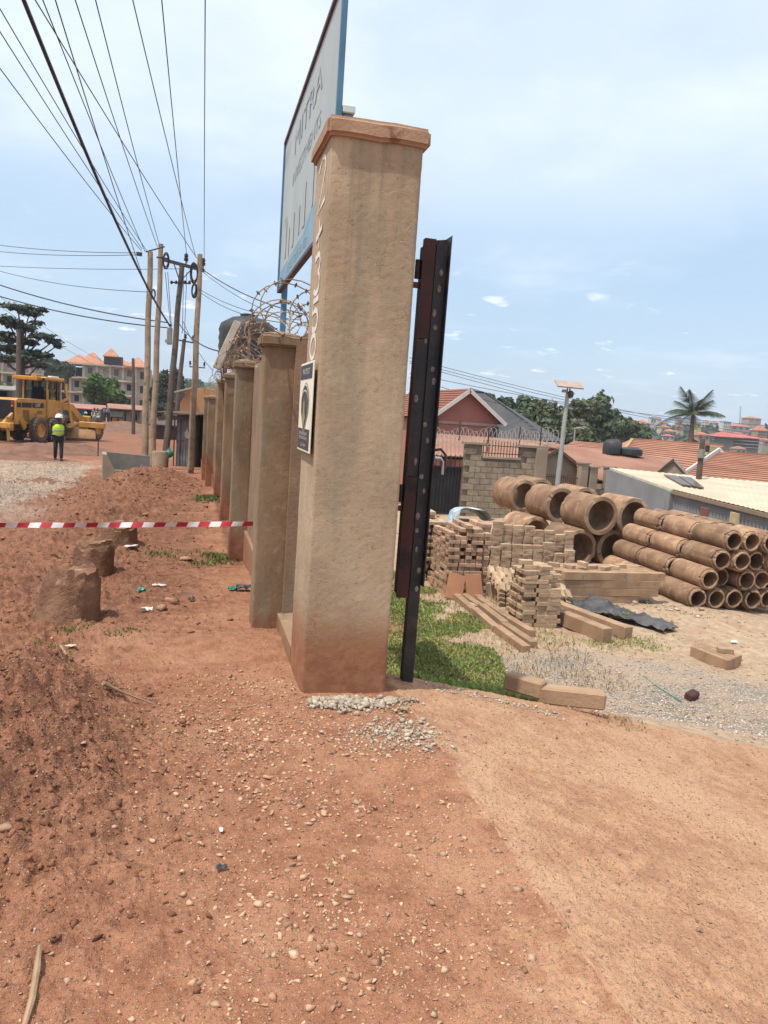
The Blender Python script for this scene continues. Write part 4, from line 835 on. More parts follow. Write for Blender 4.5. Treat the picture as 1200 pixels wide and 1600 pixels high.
# ------------------------------------------------------------------ paver stacks
m_brk = M('paver_concrete', (0.46, 0.335, 0.22), (0.365, 0.25, 0.16), 9, .92, .4, 40, rnd=.20); m_brkp = M('paver_pinkish', (0.44, 0.29, 0.20), (0.35, 0.22, 0.145), 9, .92, .4, 40, rnd=.20)
def brickmesh(dx, dy, dz, mat, nm='brick'):
    mb = MB().box((0, 0, 0), (dx, dy, dz), ch=.005); me = bpy.data.meshes.new(nm); me.from_pydata(mb.v, [], mb.f); me.update(); me.materials.append(mat); return me
BR = brickmesh(.10, .20, .066, m_brk); BRp = brickmesh(.10, .20, .066, m_brkp)
def put(me, par, p, rz=0.0, tilt=(0, 0), nm='brick'):
    o = bpy.data.objects.new(nm, me); COL.objects.link(o); o.parent = par; o.matrix_parent_inverse = pmat(par).inverted(); o.location = p; o.rotation_euler = (tilt[0], tilt[1], rz); return o
def stack(label, x0, y0, nx, ny, hfun, z0, mesh, along='y', jit=.012, shell=2, seed=1, missing=0.05):
    random.seed(seed); st_ = thing('paver_stack', (x0, y0, z0), label, 'pavers', 'stacks of pavers'); dx, dy = (.108, .208) if along == 'y' else (.208, .108); cnt = 0
    core = MB()
    for i in range(nx):
        for j in range(ny):
            h = hfun(i, j); ox, oy = random.uniform(-jit, jit), random.uniform(-jit, jit)
            inner = i >= shell and j >= shell and i < nx-1
            for k in range(h):
                top = k >= h-2
                if inner and not top: continue
                if k < h-1 and random.random() < missing and not inner and k > 1: continue
                w = .25 if along == 'y' else .25
                off = (.018 if k % 2 else -.018)
                px_, py_ = x0+dx*(i+.5)+ox+random.uniform(-jit, jit)+(off if along == 'x' else 0), y0+dy*(j+.5)+oy+random.uniform(-jit, jit)+(off if along == 'y' else 0)
                put(mesh, st_, (px_, py_, z0+.034+.0675*k), (0 if along == 'y' else math.pi/2)+random.uniform(-.06, .06)); cnt += 1
            if inner and h > 3: core.box((x0+dx*(i+.5), y0+dy*(j+.5), z0+.0675*(h-3)/2), (dx*.98, dy*.98, .0675*(h-3)))
    if core.v: q = obj('inner_pavers', core, m_brk, st_); q['kind'] = 'stuff'
    return st_, cnt
YZ = lambda x, y: zg(x, y)
# near stack (A), rising to the left-back
s1 = stack('nearest ochre paver stack with ragged stepped sides beside the kerb beams', 4.84, 10.34, 3, 5, lambda i, j: [13, 14, 12][i]-(3 if (i == 2 and j == 0) else 0)+(2 if (i, j) == (0, 1) else 0)-(j > 3)*2, zg(5, 10.6)-.01, BR, 'x', .016, 9, 5, .08)
# sloping rows behind it (D)
random.seed(9); zA = zg(5.6, 11.9)
sd_ = thing('paver_stack', (5.6, 12.0, zA), 'slumped paver heap with slanting rows between the near stack and kerb beams', 'pavers', 'stacks of pavers')
for r in range(4):
    for c_ in range(10):
        for k in range(2 if r else 4): put(BR, sd_, (5.05+.135*c_+random.uniform(-.015, .015), 11.65+.16*r, zA+.30+.055*r+.034-.075*k-.014*c_+random.uniform(-.012, .012)), random.uniform(-.08, .08), (0.55, .30+random.uniform(-.08, .08)))
sbx = obj('inner_pavers', MB().box((5.7, 12.1, zA+.12), (1.15, .45, .34)), m_brk, sd_); sbx['kind'] = 'stuff'
s2 = stack('big pinkish paver stack with brick ends showing, behind the gate stile', 4.32, 12.40, 7, 4, lambda i, j: 18-(i < 2)*2+(1 if i % 3 == 0 else 0)-(j == 0 and i > 5)*2, zg(4.6, 12.6)-.02, BRp, 'y', .014, 1, 6, .07)
s3 = stack('greenish grey paver stack at the far left beside the gate stile', 4.05, 13.6, 6, 5, lambda i, j: 17+(2 if 2 <= i <= 4 and j > 1 else 0), zg(4.5, 14)-.02, BR, 'y', .016, 1, 7, .08)
random.seed(12)
cs = thing('paver_stack', (6.2, 14.2, -1.6), 'row of tall separate paver columns standing before the large pipes', 'pavers', 'stacks of pavers')
for r_ in range(2):
    for c_ in range(10):
        x, y = 5.30+.215*c_+(.10 if r_ else 0), 13.75+.24*r_-.02*c_; h = random.choice((13, 14, 14, 15))-(3 if (r_ == 0) else -2)-(1 if c_ > 7 else 0); lx = ly = 0
        for k in range(h):
            lx += random.uniform(-.008, .008); ly += random.uniform(-.008, .008)
            put(BR if (k+c_) % 4 else BRp, cs, (x+lx, y+ly, zg(6.2, 14)+.034+.0675*k), math.pi/2+random.uniform(-.12, .12))
sl_ = thing('leaning_slab', (4.55, 12.1, -1.5), 'reddish slabs leaning against the foot of the pinkish paver stack', 'slab')
for k in range(2): obj('slab', MB().box((4.42+.34*k, 12.16, zg(4.5, 12.1)+.20), (.30, .05, .46), Matrix.Rotation(-.42, 3, 'X') @ Matrix.Rotation(.25-.3*k, 3, 'Y'), ch=.008), M('red_slab', (.36, .17, .09), (.30, .14, .08), 4, .9, .3), sl_)
random.seed(31)
for i, (x, y, rz, lb) in enumerate(((4.62, 11.0, .5, 'single ochre paver lying left of the near stack'), (4.72, 11.3, 1.2, 'paver tipped on edge left of the near stack'), (4.50, 11.45, .1, 'small pale paver at the kerb rows'), (7.25, 10.2, .8, 'lone paver lying beyond the black tarpaulin'), (7.5, 10.6, .4, 'half paver farther beyond the tarpaulin'))):
    o = obj('paver', BR, None); o.location = (x, y, zg(x, y)+.04); o.rotation_euler = (0, .12*i, rz); tag(o, lb, 'paver')
# heap with printed sheet behind the stacks
sh = thing('printed_sheet', (5.2, 15.2, -.3), 'crumpled printed plastic sheet draped over a heap behind the paver stacks', 'sheet')
V = []; nx, ny = 24, 10
for j in range(ny):
    for i in range(nx):
        u, w = i/(nx-1), j/(ny-1); V.append((5.35+.95*u, 15.2+.7*w, -.56+.24*math.sin(math.pi*min(1, u*1.1))**.6-.18*(1-u)*(u < .15)+.03*math.sin(9*u+5*w)-.10*w))
mb = MB(); mb.v = V; mb.f = [(j*nx+i, j*nx+i+1, (j+1)*nx+i+1, (j+1)*nx+i) for j in range(ny-1) for i in range(nx-1)]
obj('sheet', mb, M('printed_plastic', (.62, .58, .52), (.10, .30, .45), 3.2, .5, spot=(.55, .16, .12), ssc=5, slo=.6, shi=.64), sh, True)
obj('heap', MB().lathe((5.8, 15.6, -1.8), [(.6, 0), (.56, .8), (.45, 1.05), (.3, 1.15)], 16), M('sandy_heap', (.36, .23, .13), (.28, .17, .1), 5, .95, .6, 12), sh, True)
rocks('brick_bats', RNG.normal(4.75, .2, 40), RNG.normal(15.3, .2, 40), lognorm(40, .07, .3, .04, .1), m_brkp, 'broken red brick bats heaped behind the paver stacks', 'bricks', sub=1, sink=-7.6)

# ------------------------------------------------------------------ kerb beams
m_krb = M('kerb_concrete', (0.36, 0.235, 0.145), (0.27, 0.17, 0.105), 4, .92, .4, 30, spot=(.20, .16, .115), ssc=6, rnd=.12)
def kerbmesh(L, w=.14, h=.14): return brickmesh(w, L, h, m_krb, 'kerb')
K2, K1 = kerbmesh(2.0), kerbmesh(1.0, .12, .16)
random.seed(5)
zk = zg(7, 12.2)
kst = thing('kerb_stack', (7.0, 12.2, zk), 'pile of long concrete kerb beams lying crosswise before the pipes', 'kerbs')
for lay_ in range(4):
    for r in range(5): put(K2, kst, (7.05+random.uniform(-.12, .12)+.05*lay_-(.25 if lay_ == 0 else 0), 12.0+.165*r, zk+.07+.142*lay_), math.pi/2+random.uniform(-.02, .02), nm='kerb')
for k in range(7): put(BR, kst, (6.35+.22*k, 12.25+random.uniform(-.1, .2), zk+.60+(.07 if k in (2,) else 0)), random.uniform(0, 3), nm='paver')
k2 = thing('kerb_pair', (5.8, 10.6, -1.5), 'two long kerb beams lying side by side right of the near paver stack', 'kerbs')
put(K2, k2, (5.62, 10.55, zg(5.6, 10.5)+.11), .22, nm='kerb').scale = (1.3, 1, 1.5); put(K2, k2, (6.02, 10.70, zg(6, 10.7)+.10), .26, nm='kerb').scale = (1.2, 1, 1.3)
rows = [(4.42, 9.1, 5, 'kerb stone in the row nearest the grass'), (4.60, 9.3, 4, 'kerb stone in the middle row between grass and pavers'), (4.80, 9.8, 3, 'kerb stone in the row beside the near paver stack')]
for x, y, n_, lb in rows:
    for k in range(n_):
        yy = y+1.03*k; o = obj('kerb_stone', K1, None); o.location = (x-.05+.02*k+random.uniform(-.015, .015), yy+.5, zg(x, yy+.5)+.02); o.rotation_euler = (random.uniform(-.02, .02), 0, random.uniform(-.03, .03)); tag(o, lb+', '+('nearest us', 'second', 'third', 'fourth', 'farthest')[k if k < n_-1 else 4]+' of its row', 'kerb', lb.replace('kerb stone', 'kerb stones'))
sm = thing('kerb_stack', (7.0, 8.6, -1.5), 'small bundle of short kerbs with one block on top, out in the yard', 'kerbs'); z0 = zg(7, 8.6)
for k in range(4): put(K1, sm, (6.83+.10*k, 8.62+.06*k, z0+.07), .18, nm='kerb').scale = (.78, .62, .95)
put(BR, sm, (7.05, 8.62, z0+.18), 1.2, nm='paver')
# old kerbs at the driveway edge
for i, (px0, py0, px1, py1, z, lb) in enumerate(((840, 1083, 945, 1094, -.19, 'broken kerb block with dark end lying along the driveway edge'), (792, 1062, 850, 1078, -.16, 'half buried kerb along the grass by the driveway edge'))):
    a_, b_ = G(px0, py0, z), G(px1, py1, z); o = obj('kerb_block', MB().beam(a_, b_, .10, .11, ch=.012), m_krb); tag(o, lb, 'kerb')
tag(obj('dark_block', MB().box((5.62, 7.32, zg(5.62, 7.32)+.045), (.20, .11, .10), Matrix.Rotation(.6, 3, 'Z') @ Matrix.Rotation(.2, 3, 'X'), ch=.02), M('dark_red_block', (.07, .03, .025), None, 6, .8)), 'small dark red block lying alone on the gravel', 'block')
# tarpaulin
V = []; nx, ny = 60, 34; c0, c1, c2_ = Vector((6.15, 12.0)), Vector((7.0, 9.95)), Vector((.62, .30))
for j in range(ny):
    for i in range(nx):
        u, w = i/(nx-1), j/(ny-1); p = c0+(c1-c0)*u+c2_*(w*(1.15-.5*u)+.07*math.sin(7*u+2)); V.append((p.x, p.y, 0))
V = np.array(V); V[:, 2] = zf(V[:, 0], V[:, 1])+.03+.20*np.clip(fbm(V[:, 0]*2.4, V[:, 1]*2.4, 3)*.6+.25, 0, 1)*(1-.5*(np.arange(len(V)) % nx)/nx)+.05*np.abs(fbm(V[:, 0]*7, V[:, 1]*5, 3))
mb = MB(); mb.v = [tuple(p) for p in V]; mb.f = [(j*nx+i, j*nx+i+1, (j+1)*nx+i+1, (j+1)*nx+i) for j in range(ny-1) for i in range(nx-1)]
tag(obj('tarpaulin', mb, M('black_tarp', (.045, .045, .05), (.10, .095, .095), 3, .5, .2, 8), None, True), 'crumpled black tarpaulin on the ground by the kerb beams', 'tarpaulin')

def YP(px, py, Y):
    k = ray(px, py); s_ = Y/k[1]; return Vector((k[0]*s_, Y, k[2]*s_+EYE))
# ------------------------------------------------------------------ road grader
m_yel = M('grader_yellow', (0.52, 0.27, 0.045), (0.40, 0.20, 0.045), 2.5, .55, .1, 20, spot=(.27, .14, .07), ssc=3, slo=.55, shi=.75, spec=.4); m_tyre = M('tyre_rubber', (0.12, 0.075, 0.055), (0.07, 0.05, 0.042), 3, .95, .3, 20)
m_mblk = M('machine_black', (0.012, 0.012, 0.016), None, 5, .5); m_tl = M('tail_lamp', (.35, .01, .03), None, 5, .3); m_am = M('amber_lamp', (.55, .14, .02), None, 5, .3)
m_gl, n, l, b = nt('cab_glass'); b.inputs['Base Color'].default_value = (.5, .55, .55, 1); b.inputs['Roughness'].default_value = .05; b.inputs['Transmission Weight'].default_value = 1.0; b.inputs['IOR'].default_value = 1.05
GH = R_(70); WP = G(60, 692, -1.3); Rg = Matrix.Rotation(GH, 3, 'Z'); gl_ = WP-Rg @ Vector((-.75, -1.05, 0)); gl_.z = WP.z
gd = thing('road_grader', gl_, 'muddy yellow road grader with glazed cab parked on the road bed', 'grader', None, GH)
def go(nm, mb, mt, par=None, sm=False): return obj(nm, mb, mt, par or gd, sm, world=False)
hood = MB().prism([(-2.3, 1.0), (-2.3, 2.25), (-2.1, 2.36), (.62, 2.36), (.62, 1.0)], -.68, .68); hd_ = go('engine_hood', hood, m_yel)
go('rear_grille', MB().box((-2.32, 0, 1.75), (.06, 1.15, 1.0)), m_mblk, hd_)
for k, (x0, x1) in enumerate(((-2.2, -1.85), (-1.75, -.85), (-.75, .35))): go('side_vent_panel', MB().box(((x0+x1)/2, -.69, 2.02), (x1-x0, .03, .26)), m_mblk, hd_)
for k in range(5): go('louvre', MB().box((-1.62+.13*k, -.69, 1.45), (.05, .03, .62)), M('louvre_dark', (.20, .12, .04)), hd_)
Tg = Matrix(((1, 0, 0, 0), (0, 0, -1, -.712), (0, 1, 0, 0), (0, 0, 0, 1)))
def gtext(s, size, x, z, mt, y=-.712):
    Tm = Tg.copy(); Tm[0][3] = x; Tm[1][3] = y; Tm[2][3] = z; t = text('lettering', s, size, Tm, mt, None); t.parent = hd_
gtext('CAT', .26, -.25, 2.02, m_tw); gtext('KIRU', .30, .0, 1.62, m_mblk, -.69); go('orange_sticker', MB().box((-.42, -.687, 1.48), (.22, .01, .2)), M('orange_sticker', (.55, .14, .04)), hd_)
go('tail_lamp', MB().box((-2.36, -.52, 2.12), (.05, .14, .16), ch=.02), m_tl); go('tail_lamp', MB().box((-2.36, .52, 2.12), (.05, .14, .16), ch=.02), m_tl); go('marker_lamp', MB().box((-2.36, -.52, 1.95), (.05, .14, .10), ch=.02), m_am)
go('rear_fender', MB().beam((-1.9, -.75, 1.25), (-1.55, -.75, .8), .10, .3), m_yel)
go('rear_frame', MB().box((-.7, 0, .82), (3.1, .7, .42), ch=.03), m_rust)
for s_ in (-1, 1):
    go('tandem_case', MB().box((0, s_*.72, .72), (1.9, .16, .34), ch=.06), m_rust)
def wheel(x, y, r=.68, w=.40):
    AXM = Matrix(((1, 0, 0), (0, 0, 1), (0, -1, 0)))
    t = MB(); prof = [(r*.56, -w*.42), (r*.80, -w*.52), (r*.95, -w*.47), (r, -w*.36), (r, w*.36), (r*.95, w*.47), (r*.80, w*.52), (r*.56, w*.42)]
    t.lathe((x, y, r), prof, 36, AXM, False); ty = go('tyre', t, m_tyre, None, True)
    lug = MB()
    for k in range(22):
        a = 2*math.pi*k/22
        for s_ in (-1, 1):
            aa = a+(.14 if s_ > 0 else 0); p = Vector((x+math.sin(aa)*(r+.012), y+s_*w*.25, r+math.cos(aa)*(r+.012))); lug.box(p, (.075, w*.5, .045), Matrix.Rotation(aa, 3, 'Y') @ Matrix.Rotation(s_*.5, 3, 'Z'))
    q = go('tread_lugs', lug, m_tyre, ty); q['kind'] = 'stuff'
    go('rim', MB().lathe((x, y, r), [(r*.58, -w*.40), (r*.52, -w*.42), (r*.46, -w*.16), (r*.2, -w*.12), (r*.2, -w*.2), (.01, -w*.21)] if y < 0 else [(r*.58, w*.40), (r*.52, w*.42), (r*.46, w*.16), (r*.2, w*.12), (r*.2, w*.2), (.01, w*.21)], 28, AXM, False), m_yel, ty, True)
for x in (-.75, .80):
    for y in (-1.05, 1.05): wheel(x, y)
for y in (-1.0, 1.0): wheel(5.9, y)
# cab
cb = go('cab_base', MB().prism([(.64, 1.0), (.64, 2.34), (2.0, 2.34), (2.15, 1.5), (2.0, 1.0)], -.76, .76), m_yel)
for (x, y) in ((.70, -.72), (.70, .72), (2.02, -.72), (2.02, .72), (1.62, -.735), (1.62, .735)): go('cab_pillar', MB().beam((x, y, 2.33), (x+(.06 if x > 1 else 0), y*.97, 3.42), .09, .09), m_yel if x != 1.62 else m_mblk)
go('cab_roof', MB().box((1.28, 0, 3.52), (1.95, 1.75, .20), ch=.05), m_yel); go('rear_visor', MB().box((.15, .2, 3.50), (.45, 1.5, .22), ch=.04), M('visor_orange', (.50, .22, .04)))
for nm, c_, d_ in (('side_window', (1.16, -.735, 2.88), (.82, .01, 1.02)), ('side_window', (1.16, .735, 2.88), (.82, .01, 1.02)), ('rear_window', (.69, 0, 2.88), (.01, 1.3, 1.02)), ('front_window', (2.08, 0, 2.88), (.01, 1.3, 1.02))): go(nm, MB().box(c_, d_), m_gl)
go('door_frame', MB().box((1.86, -.745, 2.2), (.06, .03, 2.2)), m_mblk); go('seat', MB().prism([(.95, 2.3), (.95, 3.05), (1.07, 3.05), (1.12, 2.5), (1.55, 2.46), (1.55, 2.3)], -.28, .28), m_mblk)
go('work_lamp', MB().box((.0, -.35, 3.60), (.12, .2, .12), ch=.02), m_yel); go('work_lamp', MB().box((.12, -.8, 3.45), (.14, .14, .2), ch=.02), m_mblk); go('beacon', MB().lathe((.55, .1, 3.62), [(.07, 0), (.07, .10), (.04, .14)], 12), m_am)
go('light_bar', MB().box((1.5, -.6, 3.66), (.8, .25, .08), ch=.02), m_tw); go('mirror', MB().box((.35, -1.05, 3.1), (.05, .2, .34)), m_mblk); go('mirror_arm', MB().beam((.5, -.85, 3.45), (.35, -1.05, 3.25), .03, .03), m_mblk)
# nose
go('main_frame', MB().prism([(2.0, 1.25), (2.0, 1.75), (3.0, 2.25), (4.6, 2.15), (5.6, 1.5), (6.2, 1.35), (6.2, 1.0), (5.5, 1.05), (4.5, 1.75), (3.1, 1.85)], -.16, .16), m_yel)
go('front_axle', MB().box((5.9, 0, .75), (.25, 1.7, .25), ch=.04), m_yel); go('front_plate', MB().box((6.35, 0, 1.15), (.2, .8, .6), ch=.04), m_yel)
for s_ in (-1, 1):
    go('lift_cylinder', MB().tube([(3.3, s_*.45, 2.75), (3.45, s_*.75, .9)], .07, 10), m_yel); go('lift_arm', MB().beam((3.2, 0, 2.15), (3.3, s_*.55, 2.5), .16, .16), m_yel); go('cylinder_top', MB().beam((3.3, s_*.45, 2.6), (3.27, s_*.42, 3.35), .10, .10), m_yel)
    go('drawbar', MB().beam((5.7, 0, .9), (3.3, s_*.6, .75), .14, .16), m_yel)
go('circle_gear', MB().lathe((3.4, 0, .62), [(.72, 0), (.78, .02), (.78, .14), (.6, .15)], 30), m_rust)
bd = MB(); Rb = Matrix.Rotation(R_(32), 3, 'Z'); prof = [(.0+.30*(1-math.cos(a))*1.0, .05+.62*(a/1.9)) for a in np.linspace(0, 1.9, 8)]
for i in range(7):
    (x0, z0), (x1, z1) = prof[i], prof[i+1]; o_ = Vector((3.55, 0, 0)); bd.add([o_+Rb @ Vector((x, y, z)) for x, z, y in ((x0, z0, -1.95), (x1, z1, -1.95), (x1, z1, 1.95), (x0, z0, 1.95), (x0+.03, z0, -1.95), (x1+.03, z1, -1.95), (x1+.03, z1, 1.95), (x0+.03, z0, 1.95))], [(0, 1, 2, 3), (7, 6, 5, 4), (0, 4, 5, 1), (3, 2, 6, 7)])
go('blade', bd, M('blade_brown', (.24, .13, .07), (.34, .19, .06), 3, .6, .2)); go('cutting_edge', MB().box((3.55, 0, .04), (.03, 3.9, .16), Rb), m_rust)
go('step', MB().box((2.3, -.85, 1.0), (.35, .3, .05)), m_rust); go('push_block', MB().box((5.0, -1.2, .95), (.5, 1.5, .35), Matrix.Rotation(.2, 3, 'Z'), ch=.03), m_yel)
# ripper
for s_ in (-1, 1):
    go('ripper_arm', MB().beam((-2.3, s_*.5, 1.5), (-3.1, s_*.5, 1.0), .14, .22), m_yel); go('ripper_arm', MB().beam((-2.3, s_*.5, .75), (-3.1, s_*.5, .85), .14, .18), m_yel)
go('ripper_bar', MB().box((-3.2, 0, .95), (.3, 2.1, .3), ch=.03), m_yel)
for y in (-.8, 0, .8): go('ripper_tine', MB().beam((-3.25, y, 1.4), (-3.1, y, .18), .08, .16), m_yel)
# spoil heaps under the grader
m_heap = M('brown_spoil', (.20, .105, .07), (.14, .07, .045), 2, .95, .8, 9)
def heap(px, py, z, rx, ry, h, label, seed, mt=m_heap):
    c_ = G(px, py, z); n_, mb = 44, MB(); U, W = np.meshgrid(np.linspace(-1, 1, n_), np.linspace(-1, 1, n_)); X, Y = c_.x+U*rx, c_.y+W*ry
    Z = zf(X, Y)-.08+np.clip(1-np.hypot(U, W), 0, 1)**.8*h*(1+.35*fbm(U*3+seed, W*3, 4, .6))
    mb.v = [tuple(p) for p in np.stack([X, Y, Z], -1).reshape(-1, 3)]; mb.f = [(j*n_+i, j*n_+i+1, (j+1)*n_+i+1, (j+1)*n_+i) for j in range(n_-1) for i in range(n_-1)]
    return tag(obj('spoil_heap', mb, mt, None, True), label, 'soil heap', 'spoil heaps on the road bed')
heap(70, 706, -1.15, 2.8, 1.6, .55, 'long brown gravel heap beside the grader\'s rear wheel', 1); heap(118, 702, -1.15, 2.2, 1.6, .42, 'gravel heap behind the walking worker', 2); heap(20, 715, -1.1, 2.6, 1.6, .3, 'low reddish soil heap at the left edge below the grader', 3)
heap(200, 668, -1.3, 9, 9, .8, 'broad brown gravel bank on the road beyond the poles', 4); heap(170, 652, -1.5, 16, 5, .35, 'red earth ridge before the roadside shops', 5, M('red_spoil', (.30, .13, .08), (.22, .09, .055), 2, .95, .6, 5)); heap(60, 741, -.95, 1.6, 1.0, .12, 'small dark soil smear on the road gravel', 6)

# ------------------------------------------------------------------ people
def skin(name, J, E, mat, par, sub=1):
    me = bpy.data.meshes.new(name); me.from_pydata([j[:3] for j in J], E, [])
    bm = bmesh.new(); bm.from_mesh(me); sl_ = bm.verts.layers.skin.verify(); bm.verts.ensure_lookup_table()
    for i, j in enumerate(J):
        r = j[3]; bm.verts[i][sl_].radius = r if isinstance(r, tuple) else (r, r); bm.verts[i][sl_].use_root = (i == 0)
    bm.to_mesh(me); bm.free(); me.materials.append(mat)
    o = bpy.data.objects.new(name, me); COL.objects.link(o); o.parent = par
    o.modifiers.new('skin', 'SKIN').use_smooth_shade = True; o.modifiers.new('sub', 'SUBSURF').levels = sub; o.modifiers['sub'].render_levels = sub; return o
m_skin = M('dark_skin', (.10, .05, .032), None, 5, .6)
def person(loc, rz, label, h, legs, arms, vest, shirt, trous, helmet, lean_=0.0, crouch=False):
    p = thing('person', loc, label, 'person', None, rz); s_ = h/1.75; k = lambda *a: tuple(q*s_ for q in a[:3])+(a[3]*s_ if not isinstance(a[3], tuple) else (a[3][0]*s_, a[3][1]*s_),)
    hipz = .93 if not crouch else .50; dz = hipz-.93; L = lean_
    pel = (0, 0, hipz); ch_ = (L*.5, 0, 1.30+dz); nk = (L*.8, 0, 1.50+dz); hdv = (L*1.15+.02, 0, 1.60+dz); top = (L*1.25+.03, 0, 1.69+dz)
    J = [k(*pel, .125), k(L*.25, 0, 1.10+dz, .12), k(*ch_, (.17, .115)), k(L*.75, 0, 1.44+dz, .075), k(*nk, .055), k(*hdv, .088), k(*top, .075)]; E = [(0, 1), (1, 2), (2, 3), (3, 4), (4, 5), (5, 6)]
    legv = []
    for i, (sy, (kx, ax)) in enumerate(zip((.10, -.10), legs)):
        kz = .50 if not crouch else .48; kx2 = kx if not crouch else .38
        b = len(J); J += [k(0, sy, hipz-.04, .088), k(kx2, sy, kz, .062), k(ax, sy, .09, .046), k(ax+.05, sy, .05, .045), k(ax+.17, sy, .035, .035)]; E += [(0, b), (b, b+1), (b+1, b+2), (b+2, b+3), (b+3, b+4)]; legv.append(b)
    for i, (sy, (ex_, wx)) in enumerate(zip((1, -1), arms)):
        b = len(J); J += [k(ch_[0]+.02, sy*.19, 1.40+dz, .062), k(ch_[0]+ex_, sy*.25, 1.14+dz, .045), k(ch_[0]+wx, sy*.23, .90+dz+abs(wx)*.25, .034), k(ch_[0]+wx+.02, sy*.225, .82+dz+abs(wx)*.25, .038), k(ch_[0]+wx+.03, sy*.22, .76+dz+abs(wx)*.25, .022)]; E += [(2, b), (b, b+1), (b+1, b+2), (b+2, b+3), (b+3, b+4)]
    skin('body', J, E, m_skin, p)
    gz = lambda j, g: (j[0], j[1], j[2], (j[3][0]+g, j[3][1]+g) if isinstance(j[3], tuple) else j[3]+g)
    T = [gz(J[0], .016)]; TE = []
    for b in legv:
        q = len(T); T += [gz(J[b], .016), gz(J[b+1], .018), gz(J[b+2], .022)]; TE += [(0, q), (q, q+1), (q+1, q+2)]
    skin('trousers', T, TE, trous, p)
    S = [gz(J[0], .018), gz(J[1], .014), gz(J[2], .008), gz(J[3], .008)]; SE = [(0, 1), (1, 2), (2, 3)]; ab = 7+10
    for b in (ab, ab+5): q = len(S); S += [gz(J[b], .014), gz(J[b+1], .014), gz(J[b+2], .012)]; SE += [(2, q), (q, q+1), (q+1, q+2)]
    skin('shirt', S, SE, shirt, p)
    for b in legv: skin('boot', [gz(J[b+2], .028), gz(J[b+3], .02), gz(J[b+4], .014)], [(0, 1), (1, 2)], m_mblk, p)
    if vest:
        skin('vest', [gz(J[0], .06), gz(J[1], .068), gz(J[2], .07), gz(J[3], .07)], [(0, 1), (1, 2), (2, 3)], vest, p).scale = (1.08, 1.22, 1)
        for z in (1.02, 1.16): obj('reflective_band', MB().lathe((L*.3*s_, 0, (z+dz)*s_), [(.20*s_, -.022), (.202*s_, .0), (.20*s_, .022)], 20, Matrix.Diagonal((1.0, 1.18, 1))), M('reflective_silver', (.30, .33, .30), None, 5, .4), p, world=False)
    if helmet:
        hm = obj('helmet', MB().lathe((top[0]*s_, 0, (top[2]-.03)*s_), [(.155*s_, 0), (.135*s_, .012), (.128*s_, .05), (.11*s_, .10), (.07*s_, .135), (.02*s_, .145)], 20), helmet, p, True, world=False)
        obj('helmet_brim', MB().box(((top[0]+.13)*s_, 0, (top[2]-.025)*s_), (.10*s_, .17*s_, .012)), helmet, hm, world=False)
    else: obj('hair', MB().lathe((top[0]*s_, 0, (top[2]-.02)*s_), [(.098*s_, 0), (.095*s_, .05), (.06*s_, .085), (.02*s_, .095)], 14), m_mblk, p, True, world=False)
    for sy in (-1, 1): obj('ear', MB().box(((hdv[0])*s_, sy*.09*s_, (hdv[2]+.01)*s_), (.03*s_, .02*s_, .06*s_), ch=.006), m_skin, p, world=False)
    obj('nose', MB().box(((hdv[0]+.098)*s_, 0, (hdv[2]+.0)*s_), (.03*s_, .025*s_, .045*s_), ch=.008), m_skin, p, world=False)
    for sy in (-1, 1): obj('eye', MB().box(((hdv[0]+.086)*s_, sy*.035*s_, (hdv[2]+.04)*s_), (.012*s_, .026*s_, .014*s_)), m_tw, p, world=False)
    obj('mouth', MB().box(((hdv[0]+.088)*s_, 0, (hdv[2]-.045)*s_), (.012*s_, .05*s_, .012*s_)), M('lips', (.09, .03, .028)), p, world=False)
    return p
m_vest = M('hi_vis_yellow', (.50, .72, .03), (.42, .62, .04), 4, .7); m_dk = M('dark_cloth', (.02, .022, .03), (.03, .03, .035), 6, .9); m_hel = M('helmet_white', (.78, .8, .84), None, 4, .4)
wp = D(91, 717, 29.6); wp.z = zg(wp.x, wp.y)
person(wp, R_(-78), 'worker in yellow hi-vis vest and white helmet walking, head bowed', 1.76, ((.10, .14), (.02, -.22)), ((.06, .14), (-.08, -.06)), m_vest, m_dk, m_dk, m_hel, .09)
q = D(131, 663, 60); person(Vector((q.x, q.y, zg(q.x, q.y)+.35)), R_(-60), 'crouching worker in blue with white helmet behind the grader blade', 1.6, ((.3, .1), (.3, .05)), ((.15, .3), (.15, .3)), None, M('blue_overall', (.02, .03, .16), None, 4, .8), M('blue_overall2', (.02, .03, .14), None, 4, .8), m_hel, .25, True)
for px, py, lb, sh_ in ((147, 664, 'person in white standing at the shops, left one of the pair', M('white_shirt', (.6, .58, .55))), (152, 665, 'person in white standing at the shops, right one of the pair', M('white_shirt', (.6, .58, .55))), (166, 659, 'person in pale shirt and dark trousers by the shop tree', M('pale_shirt', (.45, .45, .45)))):
    q = D(px, py, 76); person(Vector((q.x, q.y, q.z)), R_(-70), lb, 1.7, ((.05, .08), (.0, -.1)), ((.02, .05), (-.02, .0)), None, sh_, sh_ if 'pair' in lb else m_dk, None)

